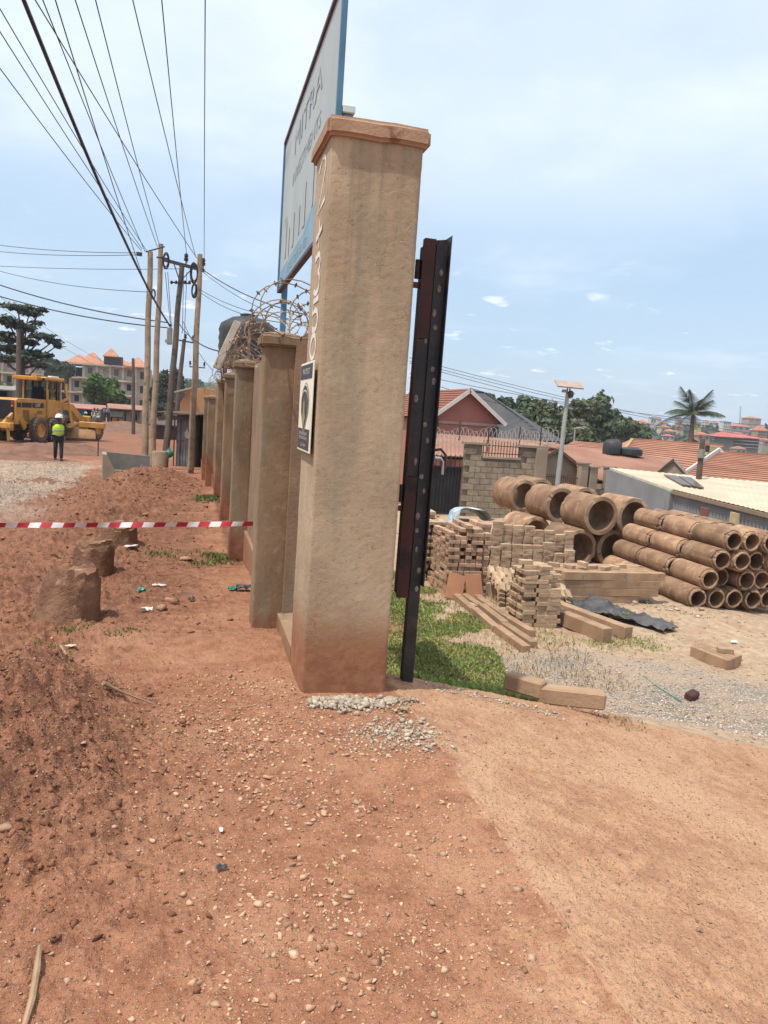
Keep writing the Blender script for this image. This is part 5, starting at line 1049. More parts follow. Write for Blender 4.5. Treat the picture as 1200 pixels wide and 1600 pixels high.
# ------------------------------------------------------------------ unfinished apartment block on the left
m_blk_ = M('grey_blockwork', (.36, .325, .27), (.28, .255, .215), .8, .95, .3, 4); m_slabc = M('slab_concrete', (.46, .41, .335), (.38, .34, .28), .7, .9); m_dkin = M('painted_room_shade', (.02, .02, .025), None, 1, .9)
m_rtile = M('orange_roof_tile', (.43, .20, .125), (.35, .155, .095), 1.2, .85, .2, 6)
BYY = 172.0; T_ = YP(110, 567, BYY).z; FH = 2.95
ab_ = thing('unfinished_block', YP(110, 650, BYY), 'pale grey unfinished apartment block with orange roofs behind the grader', 'building')
x0, x1 = YP(-40, 600, BYY).x, YP(212, 600, BYY).x; zt = T_; zb = T_-4*FH-2
levels = [T_-FH*k for k in range(5)]
obj('interior_shade', MB().box(((x0+x1)/2, BYY+6, (zt+zb)/2-.3), (x1-x0-.6, 9, zt-zb-.8)), m_dkin, ab_)  # near-black solid core paints the shade inside the open bays
for z in levels: obj('floor_slab', MB().box(((x0+x1)/2, BYY+5, z), (x1-x0+.4, 11.8, .36)), m_slabc, ab_)
nb = 12; bw = (x1-x0)/nb; random.seed(8)
for i in range(nb+1): obj('column', MB().box((x0+bw*i, BYY-.02, (zt+zb)/2), (.50, .45, zt-zb)), m_slabc, ab_)
for L in range(4):
    zt_, zb_ = levels[L]-.182, levels[L+1]+.182
    for i in range(nb):
        a_, c_ = x0+bw*i+.252, x0+bw*(i+1)-.252; open_ = (L == 1 and i in (1, 4, 5, 6)) or (L == 2 and i in (2, 4, 6)) or (L == 0 and i == 7)
        if open_:
            obj('wall_panel', MB().box((a_+.35, BYY+.32, (zt_+zb_)/2), (.7, .3, zt_-zb_)), m_blk_, ab_); continue
        w0, w1 = a_+(c_-a_)*(.25 if i % 3 else .45), c_-(c_-a_)*(.30 if i % 3 else .18); s0, s1 = zb_+.85, zt_-.40
        for (u0, u1, v0, v1) in ((a_, w0, zb_, zt_), (w1, c_, zb_, zt_), (w0, w1, zb_, s0), (w0, w1, s1, zt_)): obj('wall_panel', MB().box(((u0+u1)/2, BYY+.30, (v0+v1)/2), (u1-u0, .3, v1-v0)), m_blk_, ab_)
        if L == 0: obj('window_infill', MB().box(((w0+w1)/2, BYY+.55, (s0+s1)/2), (w1-w0, .06, s1-s0)), M('shutter_cream', (.40, .35, .26)) if i in (3, 9) else M('dim_blockwork', (.17, .155, .13)), ab_)
    for q in (4.2, 8.6): obj('balcony_slab', MB().box((x0+bw*q, BYY-.9, levels[L+1]+.12), (bw*2.1, 1.7, .30)), m_slabc, ab_)
def hip(par, xa, xb, ya, yb, z, h, mt, nm='roof', ov=.5, ridge=.5):
    xa, xb, ya, yb = xa-ov, xb+ov, ya-ov, yb+ov; ym = (ya+yb)/2; d = min((yb-ya)/2, (xb-xa)/2*ridge*2*.98); mb = MB()
    A = [(xa, ya, z), (xb, ya, z), (xb, yb, z), (xa, yb, z)]; R1, R2 = (xa+d, ym, z+h), (xb-d, ym, z+h)
    mb.add(A+[R1, R2]+[(p[0], p[1], z-.18) for p in A], [(0, 1, 5, 4), (1, 2, 5), (2, 3, 4, 5), (3, 0, 4), (6, 7, 1, 0), (7, 8, 2, 1), (8, 9, 3, 2), (9, 6, 0, 3), (9, 8, 7, 6)]); return obj(nm, mb, mt, par)
X_ = lambda px: YP(px, 567, BYY).x
hip(ab_, X_(106), X_(134), BYY-.1, BYY+8, T_+.2, 1.9, m_rtile); hip(ab_, X_(122), X_(156), BYY+1.5, BYY+11, T_+.22, 2.7, m_rtile); hip(ab_, X_(140), X_(216), BYY+2.0, BYY+10, T_+.19, 1.7, m_rtile); hip(ab_, X_(200), X_(226), BYY-.6, BYY+11, T_+.24, 2.2, m_rtile, ridge=.45)
da, db = X_(163), X_(191)
obj('dormer', MB().box(((da+db)/2, BYY+.6, T_+1.1), (db-da, 3, 1.75)), M('dormer_dark', (.05, .045, .045)), ab_); hip(ab_, da+.3, db-1.2, BYY-.8, BYY+2.0, T_+2.0, 1.6, m_rtile, 'dormer_roof', .5, .45)
obj('side_wing', MB().box((x1+1.5, BYY+4, (zt+zb)/2), (2.6, 8, zt-zb)), m_blk_, ab_)
for L in range(4): obj('wing_opening_shade', MB().box((x1+1.5, BYY-.03, levels[L]-1.5), (1.2, .12, 1.5)), m_dkin, ab_)  # near-black blocks on the wing wall stand in for shaded openings
# low shops
m_shade = M('shop_shadow', (.05, .04, .035)); m_rtin = M('rusty_roof_tin', (.34, .17, .11), (.26, .13, .09), 1, .7); m_mud = M('shop_wall', (.30, .23, .17), (.22, .17, .13), 1, .9)
def shop(xa, xb, yb_, yt, Y, label, rc, items):
    A, B = YP(xa, yb_, Y), YP(xb, yb_, Y); z0, z1 = A.z-1.2, YP(xa, yt, Y).z; s_ = thing('roadside_shop', A, label, 'shop', 'roadside shops')
    w = B.x-A.x; h = z1-z0
    obj('back_wall', MB().box((A.x+w/2, Y+2.6, z0+h/2), (w, .2, h)), m_mud, s_); obj('side_wall', MB().box((A.x+.1, Y+1.3, z0+h/2), (.2, 2.4, h)), m_mud, s_); obj('side_wall', MB().box((B.x-.1, Y+1.3, z0+h/2), (.2, 2.4, h)), m_mud, s_)
    obj('roof', MB().beam((A.x+w/2, Y-1.1, z1-.05), (A.x+w/2, Y+3, z1+.35), w+.9, .10), rc, s_)
    for f in (0.02, .5, .98): obj('post', MB().beam((A.x+w*f, Y-.9, z0), (A.x+w*f, Y-.9, z1), .14, .14), m_wood2, s_)
    for nm, f0, f1, g0, g1, mt in items: obj(nm, MB().box((A.x+w*(f0+f1)/2, Y-.2, z0+1.2+(h-1.2)*(g0+g1)/2), (w*(f1-f0), .5, (h-1.2)*(g1-g0)), ch=.03), mt, s_)
    return s_
shop(102, 152, 664, 636, 84, 'open market shop with pinkish tin roof, green goods and blue sheet', M('pinkish_tin', (.36, .17, .13), (.30, .14, .11), 1, .7), [('counter', .2, .9, 0, .35, m_mud), ('green_goods', .02, .28, .3, .95, M('green_goods', (.03, .16, .07))), ('blue_sheet', .42, .66, .45, .98, M('blue_sheet', (.07, .26, .42)))])
shop(170, 219, 662, 637, 82, 'block shop with orange tin roof, white poster and orange crates', m_rtin, [('orange_crate', .12, .28, .02, .40, M('crate_orange', (.5, .2, .03))), ('orange_crate', .32, .47, .02, .40, M('crate_orange', (.5, .2, .03))), ('shop_front', .55, 1.0, 0, .86, m_mud), ('white_poster', .70, .92, .30, .72, M('poster_white', (.6, .62, .6))), ('pale_stock', .05, .5, .45, .85, M('pale_stock', (.35, .38, .36)))])
shop(238, 282, 690, 662, 60, 'low dark timber shed between the pale poles and leaning pole', m_wood2, [('plank_front', .05, .95, 0, .9, M('plank_brown', (.13, .09, .07)))])
shop(-30, 18, 640, 606, 70, 'grey open veranda building at the left edge behind the grader', M('old_tin', (.25, .24, .22)), [('front_wall', 0, 1, 0, .5, m_blk_)])

# ------------------------------------------------------------------ foliage
def mat_leaf(name, c1, c2, sc=.6):
    m, n, l, b = nt(name); info = NN(n, l, 'ShaderNodeNewGeometry').outputs['Random Per Island']; co = NN(n, l, 'ShaderNodeTexCoord').outputs['Object']
    col = mixc(n, l, ramp(n, l, noise(n, l, co, sc, 3), .35, .65), c1, c2); k = mth(n, l, 'ADD', mth(n, l, 'MULTIPLY', info, .8), .6)
    col = mixc(n, l, 1.0, col, NN(n, l, 'ShaderNodeCombineColor', {0: k, 1: k, 2: k}).outputs[0], 'MULTIPLY'); l.new(col, b.inputs['Base Color']); b.inputs['Roughness'].default_value = .6; b.inputs['Specular IOR Level'].default_value = .25
    tr = NN(n, l, 'ShaderNodeBsdfTranslucent'); l.new(col, tr.inputs['Color']); ms = NN(n, l, 'ShaderNodeMixShader', {'Fac': .28}); l.new(b.outputs[0], ms.inputs[1]); l.new(tr.outputs[0], ms.inputs[2]); l.new(ms.outputs[0], n['Material Output'].inputs['Surface']); return m
def leaves(pads, size, shell=.45, up=.35, seed=1):
    rg = np.random.default_rng(seed); VS = []
    for (c_, rx, ry, rz_, nn) in pads:
        d = rg.normal(size=(nn, 3)); d /= np.linalg.norm(d, axis=1)[:, None]; rad = (shell+(1-shell)*rg.random(nn)**.6)
        wob = 1+.28*np.sin(d[:, 0]*5+c_[0])*np.sin(d[:, 1]*4+c_[1]*2)+.18*np.sin(d[:, 2]*7+c_[2]*3)
        p = d*(rad*wob)[:, None]*np.array([rx, ry, rz_])+np.array(c_[:])
        nrm = d+rg.normal(size=(nn, 3))*.6+np.array([0, 0, up]); nrm /= np.linalg.norm(nrm, axis=1)[:, None]
        t = np.cross(nrm, rg.normal(size=(nn, 3))); t /= np.linalg.norm(t, axis=1)[:, None]+1e-9; b_ = np.cross(nrm, t); s_ = size*rg.uniform(.6, 1.35, nn)[:, None]
        VS.append(np.stack([p-t*s_, p+b_*s_*.55, p+t*s_, p-b_*s_*.55], 1))
    V = np.concatenate(VS).reshape(-1, 3); F = np.arange(len(V)).reshape(-1, 4); return mesh_np('leaves', V, F)
def tree(base, label, pads, size, mat, trunk, tr=.2, tmat=None, group=None, name='tree', seed=1, up=.35, shell=.45):
    t = thing(name, base, label, 'tree', group); tm = tmat or m_wood2
    obj('crown', leaves(pads, size, shell, up, seed), mat, t)
    top = Vector(trunk); b = Vector(base); mid = b*.5+top*.5+Vector((.03, 0, 0)); tk_ = obj('trunk', MB().tube([b-Vector((0, 0, .6)), b, mid, top], [tr*1.3, tr*1.1, tr*.85, tr*.5], 10), tm, t, True)
    for i, (c_, rx, ry, rz_, nn) in enumerate(pads):
        c_ = Vector(c_); f = min(.95, max(.25, (c_.z-b.z)/(top.z-b.z)*.75)); s_ = b*(1-f)+top*f; e = s_*.5+c_*.5+Vector((0, 0, -.12*(c_-s_).length)); obj('limb', MB().tube([s_, e, c_], [tr*.42, tr*.28, tr*.1], 6), tm, t, True)
    return t
m_l1 = mat_leaf('acacia_leaf', (.030, .045, .030), (.05, .066, .042), .3); m_l2 = mat_leaf('bright_leaf', (.055, .105, .026), (.10, .155, .04), .35); m_l3 = mat_leaf('belt_leaf', (.065, .095, .052), (.105, .135, .07), .12); m_l4 = mat_leaf('belt_leaf_olive', (.095, .115, .06), (.14, .15, .08), .12); m_l5 = mat_leaf('dark_leaf', (.038, .056, .034), (.06, .08, .045), .2)  # belt leaf colours are lightened, painting some distance haze into the foliage
dT = 58; sT = dT/1200
def pad(px, py, rx, ry, nn, d=dT, dep=1.0, off=0.0): c_ = D(px, py, d+off); k = d/1200; return ((c_.x, c_.y, c_.z), rx*k, rx*k*dep, ry*k, nn)
ac = [(28, 480, 27, 7), (46, 489, 20, 7), (12, 500, 16, 9), (24, 508, 22, 7), (8, 522, 14, 6), (42, 512, 18, 8), (58, 504, 13, 4), (66, 525, 20, 7), (84, 533, 14, 6), (48, 535, 14, 7), (10, 530, 20, 6), (55, 552, 20, 7), (72, 555, 12, 5), (20, 545, 22, 9), (30, 560, 26, 8), (5, 560, 18, 8), (60, 570, 14, 6), (40, 552, 20, 8), (90, 540, 8, 5), (-10, 540, 20, 10), (64, 484, 12, 4)]
tree(D(33, 640, dT), 'dark flat layered tree rising behind the grader on the left', [pad(x, y, rx*.92, ry*.72, int(rx*ry*1.7), off=random.uniform(-2, 2)) for x, y, rx, ry in ac], .21, m_l1, tuple(D(34, 500, dT)), .28, seed=3, up=1.2, shell=.2)
dM = 90
tree(D(158, 655, dM), 'bright green spreading tree in front of the unfinished block', [pad(x, y, rx, ry, int(rx*ry*4), dM, off=random.uniform(-2, 2)) for x, y, rx, ry in ((150, 600, 16, 12), (168, 612, 18, 12), (146, 617, 14, 9), (182, 618, 13, 9), (160, 625, 20, 9), (172, 600, 12, 9), (190, 626, 9, 6), (140, 608, 9, 6))], .30, m_l2, tuple(D(157, 612, dM)), .42, seed=5)
for i, (x, y, rx, ry, d, lb) in enumerate(((255, 610, 14, 36, 95, 'dark green tree behind the leaning pole'), (243, 620, 10, 30, 98, 'dark tree between the pale poles'), (275, 600, 12, 22, 105, 'hazy dark tree right of the leaning pole'), (268, 640, 10, 14, 75, 'green bush at the foot of the leaning pole'), (102, 580, 16, 16, 150, 'rounded grey green tree left of the orange roofs'), (82, 575, 20, 14, 150, 'hazy tree behind the flat roof of the unfinished block'), (12, 605, 16, 14, 66, 'olive bush at the left edge behind the grader'))):
    tree(D(x, y+ry+14, d), lb, [pad(x+random.uniform(-.4, .4)*rx, y+random.uniform(-.6, .7)*ry, rx*.62, ry*.45, int(rx*ry*.9)+60, d) for _ in range(6)], d*.0042, m_l5 if i not in (3, 6) else m_l4, tuple(D(x, y, d)), .25, seed=20+i)
# tree belt right of the pink house
bt = [(790, 640, 22, 20, 62, 2), (815, 645, 24, 26, 66, 0), (838, 640, 20, 26, 70, 0), (858, 650, 22, 26, 66, 1), (880, 660, 26, 30, 64, 0), (905, 648, 26, 32, 72, 1), (930, 645, 24, 34, 78, 0), (950, 655, 22, 30, 76, 0), (918, 675, 22, 20, 62, 1), (975, 672, 24, 20, 84, 1), (765, 628, 16, 16, 75, 0), (1000, 678, 18, 14, 95, 0), (845, 672, 24, 18, 60, 0)]
bl_ = ['tree rising just right of the pink gable', 'dense tree second right of the pink gable', 'tall tree left of the solar lamp pole', 'olive tree directly behind the solar lamp pole', 'broad tree right of the solar lamp pole', 'olive tree above the small street lamp', 'tallest dark tree of the belt, left of the palm', 'dark tree at the right shoulder of the belt', 'low olive tree beside the small street lamp', 'low olive tree tapering the belt toward the palm', 'small tree peeping over the pink roof', 'last small tree of the belt near the palm', 'low dark tree over the slate roof']
for i, (x, y, rx, ry, d, mt) in enumerate(bt):
    tree(D(x, y+ry+25, d), bl_[i], [pad(x+random.uniform(-.5, .5)*rx, y+random.uniform(-.6, .9)*ry, rx*random.uniform(.4, .65), ry*random.uniform(.3, .5), 330, d, off=random.uniform(-3, 3)) for _ in range(8)], d*.0036, (m_l3, m_l4, m_l5)[mt], tuple(D(x, y, d)), .3, group='trees beyond the right hand houses', seed=40+i)

# ------------------------------------------------------------------ palm
pd = 58; pb, ptop = D(1078, 705, pd), D(1083, 648, pd)
pm_ = thing('palm_tree', pb, 'tall palm with ragged grey green fronds above the tiled roofs', 'tree')
obj('trunk', MB().tube([pb-Vector((0, 0, 6)), pb, pb*.4+ptop*.6, ptop], [.24, .22, .17, .12], 12), M('palm_trunk', (.16, .11, .085), (.11, .08, .065), 4, .9, .5, 12), pm_, True)
m_palm = mat_leaf('palm_leaf', (.065, .09, .052), (.10, .125, .07), .8); m_dry = mat_leaf('dry_frond', (.20, .12, .035), (.15, .09, .03), .8)
random.seed(14)
def frond(d, L, droop, mt):
    mb = MB(); N = 12; side = d.cross(Vector((0, 0, 1))).normalized(); P = [ptop+d*L*(i/N)-Vector((0, 0, droop*L*(i/N)**2)) for i in range(N+1)]
    mb.tube(P, [.035*(1-.8*i/N) for i in range(N+1)], 4)
    for i in range(2, N+1):
        for s_ in (-1, 1):
            for q in range(2):
                b_ = P[i-1]*(1-q*.5)+P[i]*q*.5; ll = .85*math.sin(math.pi*(.12+.8*i/N))*random.uniform(.8, 1.3)*1.15; t = (P[i]-P[i-1]).normalized(); e = b_+side*s_*ll*.75+t*ll*.45-Vector((0, 0, ll*.45)); w = t*.045
                mb.add([b_-w, e, b_+w], [(0, 1, 2)])
    obj('frond', mb, mt, pm_)
for i in range(17):
    a = 2*math.pi*i/17+random.uniform(-.15, .15); el = random.choice((.15, .5, .85, 1.1)); d = Vector((math.cos(a)*math.cos(el), math.sin(a)*math.cos(el), math.sin(el))); frond(d, random.uniform(2.3, 3.3), .30+.35*(1-el), m_palm)
for i in range(7):
    a = 2*math.pi*i/7; d = Vector((math.cos(a)*.35, math.sin(a)*.35, -.9)); mb = MB(); s0 = ptop-Vector((0, 0, 1.7))
    for q in range(9):
        e = s0+Vector((math.cos(a+q*.1)*.75, math.sin(a+q*.1)*.75, -random.uniform(.3, 1.1))); mb.add([s0+Vector((.1, 0, 0)), e, s0-Vector((.1, 0, .1))], [(0, 1, 2)])
    obj('dry_skirt', mb, m_dry, pm_)

# ------------------------------------------------------------------ right hand houses
m_pink = M('pink_plaster', (.40, .165, .13), (.35, .14, .11), .8, .9); m_pinkr = M('brownish_tile', (.255, .095, .062), (.20, .08, .055), 1, .85, .3, 8); m_wtrim = M('white_trim', (.62, .58, .54), None, 3, .7); m_slate = M('slate_roof', (.06, .062, .068), (.085, .082, .085), .8, .8, .3, 8)
m_rtin2 = M('faded_red_tin', (.35, .19, .135), (.26, .135, .095), .5, .75, .1, 5); m_tile = M('terracotta_tile', (.40, .20, .13), (.29, .14, .09), .7, .85, .3, 7); m_cmt = M('cement_wall', (.30, .235, .175), (.23, .18, .135), 1, .9, .3, 6)
def rquad(nm, tl, tr_, br, bl, par, mt, mode='tile', n=12, th=.06):
    tl, tr_, br, bl = map(Vector, (tl, tr_, br, bl)); up_ = (tr_-tl).cross(bl-tl).normalized(); up_ = up_ if up_.z > 0 else -up_; mb = MB()
    if mode == 'tile':                                  # stepped courses across the slope, one connected sheet
        rows_ = []
        for i in range(n):
            for f, h in ((i/n, .0), ((i+.999)/n, th)): rows_.append((tl+(bl-tl)*f+up_*h, tr_+(br-tr_)*f+up_*h))
        mb.v = [tuple(p) for r in rows_ for p in r]; mb.f = [(2*i, 2*i+1, 2*i+3, 2*i+2) for i in range(len(rows_)-1)]
    else:                                               # corrugated sheet, ribs down the slope
        for i in range(2*n+1):
            f = i/(2*n); h = up_*(th if i % 2 else 0); mb.v += [tuple(tl+(tr_-tl)*f+h), tuple(bl+(br-bl)*f+h)]
        mb.f = [(2*i, 2*i+1, 2*i+3, 2*i+2) for i in range(2*n)]
    k = len(mb.v); mb.add([tl-up_*.1, tr_-up_*.1, br-up_*.1, bl-up_*.1], [(3, 2, 1, 0)])
    return obj(nm, mb, mt, par)
# pink gabled house
HY = 32.4; ap = YP(735, 607, HY); el_ = YP(676, 650, HY); er = YP(787, 656, HY); xm = ap.x; zE = (el_.z+er.z)/2; hw = (er.x-el_.x)/2
ph = thing('pink_house', (xm, HY, -2.5), 'pink plastered house with brown gable roof and white barge boards', 'house')
obj('wall', MB().prism([(xm-hw*.93, -3.5), (xm-hw*.93, zE-.05), (xm, ap.z-.12), (xm+hw*.93, zE-.05), (xm+hw*.93, -3.5)], HY+.35, HY+9), m_pink, ph)
dz = (ap.z-zE)/hw
for s_ in (-1, 1):
    A, B = Vector((xm, HY, ap.z)), Vector((xm+s_*(hw+.15), HY, ap.z-dz*(hw+.15))); rquad('roof_slope', A, A+Vector((0, 9.6, 0)), B+Vector((0, 9.6, 0)), B, ph, m_pinkr, 'tile', 12, .035)
    obj('barge_board', MB().beam(A+Vector((0, -.04, -.09)), B+Vector((0, -.04, -.09)), .06, .17), m_wtrim, ph)
zb_ = YP(700, 660, HY).z; obj('string_course', MB().box((xm-.05, HY+.33, zb_), (hw*1.86+.06, .08, .12)), M('pale_pink_trim', (.46, .30, .24)), ph)
obj('gable_vent', MB().box(YP(733, 617, HY)+Vector((0, .34, 0)), (.18, .06, .12)), m_char, ph)
wq = YP(777, 680, HY); obj('window', MB().box((wq.x, HY+.33, wq.z), (.34, .08, .75)), m_char, ph); wq = YP(683, 661, HY); obj('window', MB().box((wq.x, HY+.33, wq.z), (.30, .08, .35)), m_char, ph)
# lean-to roof in front of it
l0, l1 = YP(668, 668, 30.5), YP(768, 674, 30.5); lean_t = thing('low_roof_house', (l0.x, 30, -2.5), 'low red roofed annex between the pink gable and the block wall', 'house')
rquad('roof_slope', YP(660, 676, 31.5), YP(850, 690, 31.5), YP(850, 722, 28), YP(660, 712, 28), lean_t, m_rtin2, 'rib', 30, .03); obj('wall', MB().box(((l0.x+l1.x)/2+1, 29.9, -2.2), (4.5, 2.4, 2.6)), m_pink, lean_t)
# slate roofed house
sh_ = thing('slate_roof_house', D(800, 700, 44), 'house with dark slate hip roof right behind the pink gable', 'house')
S0, S1, S2 = D(756, 612, 46), D(868, 690, 43), D(700, 684, 43); S0b = D(735, 606, 52)
rquad('roof_slope', S0b, S0, S1, S2, sh_, m_slate, 'tile', 14, .04); mbx = MB().add([S0, S1, D(880, 688, 52), S0b], [(0, 1, 2, 3)]); obj('roof_slope', mbx, m_slate, sh_)
obj('wall', MB().box(((S1.x+S2.x)/2, S1.y+4.5, S1.z-2.5), (S1.x-S2.x-1.0, 7, 4.8)), m_wtrim, sh_); obj('gutter', MB().beam(S2+Vector((0, -.05, -.1)), S1+Vector((0, -.05, -.1)), .12, .12), m_wtrim, sh_)
# block wall with piers, railing and black gate
WY = 24.8; bw_ = thing('block_wall', YP(785, 790, WY), 'weathered concrete block wall with piers and iron railing behind the pipes', 'wall')
m_blkA = M('old_concrete_block', (.315, .255, .185), (.235, .19, .14), 5, .95, .5, 20, spot=(.17, .14, .105), ssc=4, rnd=.13); m_mort = M('mortar', (.20, .165, .125), (.15, .125, .10), 5, .95, .4, 20)
CB = brickmesh(.40, .16, .19, m_blkA, 'block')
xa_, xb_ = YP(722, 750, WY).x, YP(848, 750, WY).x; zt1 = YP(740, 694, WY).z; zt2 = YP(780, 717, WY).z; zbt = zg(9, WY)-.3
xm1, xm2 = YP(753, 700, WY).x, YP(813, 700, WY).x
obj('wall_core', MB().box(((xa_+xb_)/2, WY+.02, (zbt+zt2)/2), (xb_-xa_, .14, zt2-zbt)), m_mort, bw_)
for a_, c_ in ((xa_, xm1), (xm2, xb_)): obj('pier_core', MB().box(((a_+c_)/2, WY+.02, (zt2+zt1)/2), (c_-a_-.004, .136, zt1-zt2)), m_mort, bw_); obj('coping', MB().box(((a_+c_)/2, WY, zt1+.04), (c_-a_+.16, .34, .09), ch=.01), m_cmt, bw_)
obj('coping', MB().box(((xm1+xm2)/2, WY, zt2+.035), (xm2-xm1-.02, .30, .08), ch=.01), m_cmt, bw_)
row = 0; z = zbt+.10
while z < zt1-.08:
    x = xa_+(0.2 if row % 2 else 0.0)+.2
    while x < xb_-.1:
        if z < zt2-.08 or x < xm1-.15 or x > xm2+.15: put(CB, bw_, (x, WY-.012, z), random.uniform(-.008, .008), nm='block')
        x += .415
    z += .203; row += 1
obj('pilaster', MB().box((YP(840, 750, WY).x, WY-.08, (zbt+zt1)/2), (.42, .22, zt1-zbt-.01), ch=.01), m_cmt, bw_)
nr_ = 13
for i in range(nr_): x = xm1+(xm2-xm1)*(i+.5)/nr_; obj('railing_bar', MB().beam((x, WY, zt2+.07), (x, WY, zt2+.62), .022, .022), m_rust, bw_)
for dz_ in (.18, .44): obj('railing_rail', MB().beam((xm1, WY, zt2+dz_), (xm2, WY, zt2+dz_), .03, .03), m_rust, bw_)
m_bgate = M('black_sheet_gate', (.014, .014, .017), (.024, .022, .024), 2, .5, .1)
bg_ = thing('black_gate', YP(690, 800, WY), 'black ribbed sheet metal gate under spiked top beside the block wall', 'gate')
ga, gb = YP(630, 750, WY).x, xa_-.03; gz0, gz1 = zbt+.35, YP(690, 729, WY).z; mb = MB(); N = 34
for i in range(N): xx = ga+(gb-ga)*(i+.5)/N; mb.box((xx, WY+.05+(.02 if i % 2 else 0), (gz0+gz1)/2), ((gb-ga)/N*1.02, .03, gz1-gz0))
obj('ribbed_sheet', mb, m_bgate, bg_)['kind'] = 'stuff'
for z in (gz0+.02, gz1): obj('rail', MB().beam((ga, WY+.01, z), (gb, WY+.01, z), .05, .06), m_bgate, bg_)
for i in range(12): xx = ga+(gb-ga)*(i+.5)/12; obj('spike', MB().beam((xx, WY+.03, gz1), (xx, WY+.03, gz1+.42), .025, .025), m_bgate, bg_)
obj('top_rail', MB().beam((ga, WY+.03, gz1+.36), (gb, WY+.03, gz1+.36), .03, .03), m_rust, bg_)
# the lower wall continuing right
w2 = thing('boundary_wall', YP(900, 780, WY), 'low cement wall with piers and rusty railing beside the solar lamp pole', 'wall')
xc, xd = xb_+.02, YP(965, 760, WY+1.5).x; zt3 = YP(880, 762, WY).z
obj('wall_panel', MB().box(((xc+xd)/2, WY+.1, (zt3-3)/2+zt3/2-.0), (xd-xc, .16, 3.0)), m_cmt, w2)
for px in (911, 926, 952): p = YP(px, 745, WY); obj('pier', MB().box((p.x, WY+.06, zt3-.6), (.30, .30, 2.0+2*(YP(px, 748 if px > 911 else 742, WY).z-zt3)), ch=.015), m_cmt, w2); obj('pier_cap', MB().box((p.x, WY+.06, zt3+.42+2*(YP(px, 748 if px > 911 else 742, WY).z-zt3)/2), (.38, .38, .06)), m_cmt, w2)
for i in range(17): x = xc+.1+(YP(909, 750, WY).x-xc-.2)*i/16; obj('railing_bar', MB().beam((x, WY+.1, zt3), (x, WY+.1, zt3+.46), .02, .02), m_rust, w2)
obj('railing_rail', MB().beam((xc, WY+.1, zt3+.36), (YP(909, 750, WY).x, WY+.1, zt3+.36), .03, .03), m_rust, w2)
# razor wire on the block wall
rz2 = thing('razor_wire', YP(760, 690, WY), 'thin rusty razor wire looping above the block wall and black gate', 'razor wire')
P = [Vector((YP(665+208*i/420, 680, WY).x+.18*math.cos(i*.42), WY+.15*math.sin(i*.42), YP(665+208*i/420, 688, WY).z+.12+.26*math.sin(i*.42+.4)*(1+.3*math.sin(i*.07)))) for i in range(421)]
obj('coil', MB().tube(P, .009, 4), M('grey_razor_wire', (.36, .31, .26), None, 6, .6), rz2)
for px, y0, y1 in ((717, 688, 657), (762, 706, 668), (811, 702, 667), (844, 697, 668)): obj('iron_post', MB().beam(YP(px, y0, WY), YP(px+2, y1, WY), .035, .035), m_iron, rz2)
# grey gable house with long tin roof
gh = thing('tin_roof_house', D(900, 740, 29), 'cement gabled house with long faded red tin roof behind the low wall', 'house')
GA, GL, GR = YP(873, 703, 27.5), YP(838, 722, 27.5), YP(934, 750, 27.5)
obj('gable_wall', MB().add([GL+Vector((0, .2, -.1)), GA+Vector((0, .2, -.08)), GR+Vector((0, .2, -.1)), Vector((GR.x, GR.y+.2, -3)), Vector((GL.x, GL.y+.2, -3)), GL+Vector((0, .45, -.1)), GA+Vector((0, .45, -.08)), GR+Vector((0, .45, -.1)), Vector((GR.x, GR.y+.45, -3)), Vector((GL.x, GL.y+.45, -3))], [(0, 1, 2, 3, 4), (9, 8, 7, 6, 5), (0, 5, 6, 1), (1, 6, 7, 2)]), m_cmt, gh)
obj('barge_board', MB().beam(GA, GL, .05, .12), m_wood2, gh); obj('barge_board', MB().beam(GA, GR, .05, .12), m_wood2, gh)
RA, RB = D(851, 692, 35), D(1055, 720, 34); RC, RD = D(1075, 748, 29.5), D(934, 752, 27.6)
rquad('roof_slope', RA, RB, RC, RD, gh, m_rtin2, 'rib', 44, .07); rquad('roof_slope', D(842, 696, 35), GA+Vector((0, 0, .02)), GR+Vector((0, 0, .02)), D(900, 735, 31), gh, m_rtin2, 'rib', 14, .06)
rquad('roof_slope', D(842, 694, 36), D(880, 697, 36), GA+Vector((0, 0, .01)), GL+Vector((0, 0, .0)), gh, m_rtin2, 'rib', 14, .06)
obj('wall', MB().box(((RD.x+RC.x)/2, RC.y+2.6, -2.4), (RC.x-RD.x-.4, 3.0, 2.6)), m_cmt, gh)
g1, g2, g3 = D(1052, 718, 29.4), D(1028, 738, 29.4), D(1076, 744, 29.4)
obj('end_gable', MB().add([g1, g2, g3, g2+Vector((0, 0, -1.2)), g3+Vector((0, 0, -1.2))], [(0, 1, 3, 4, 2)]), m_cmt, gh); obj('barge_board', MB().beam(g1+Vector((0, -.05, .0)), g3+Vector((0, -.05, 0)), .06, .09), M('grey_white_trim', (.42, .38, .33)), gh); obj('barge_board', MB().beam(g1+Vector((0, -.05, 0)), g2+Vector((0, -.05, 0)), .06, .12), m_wood2, gh)
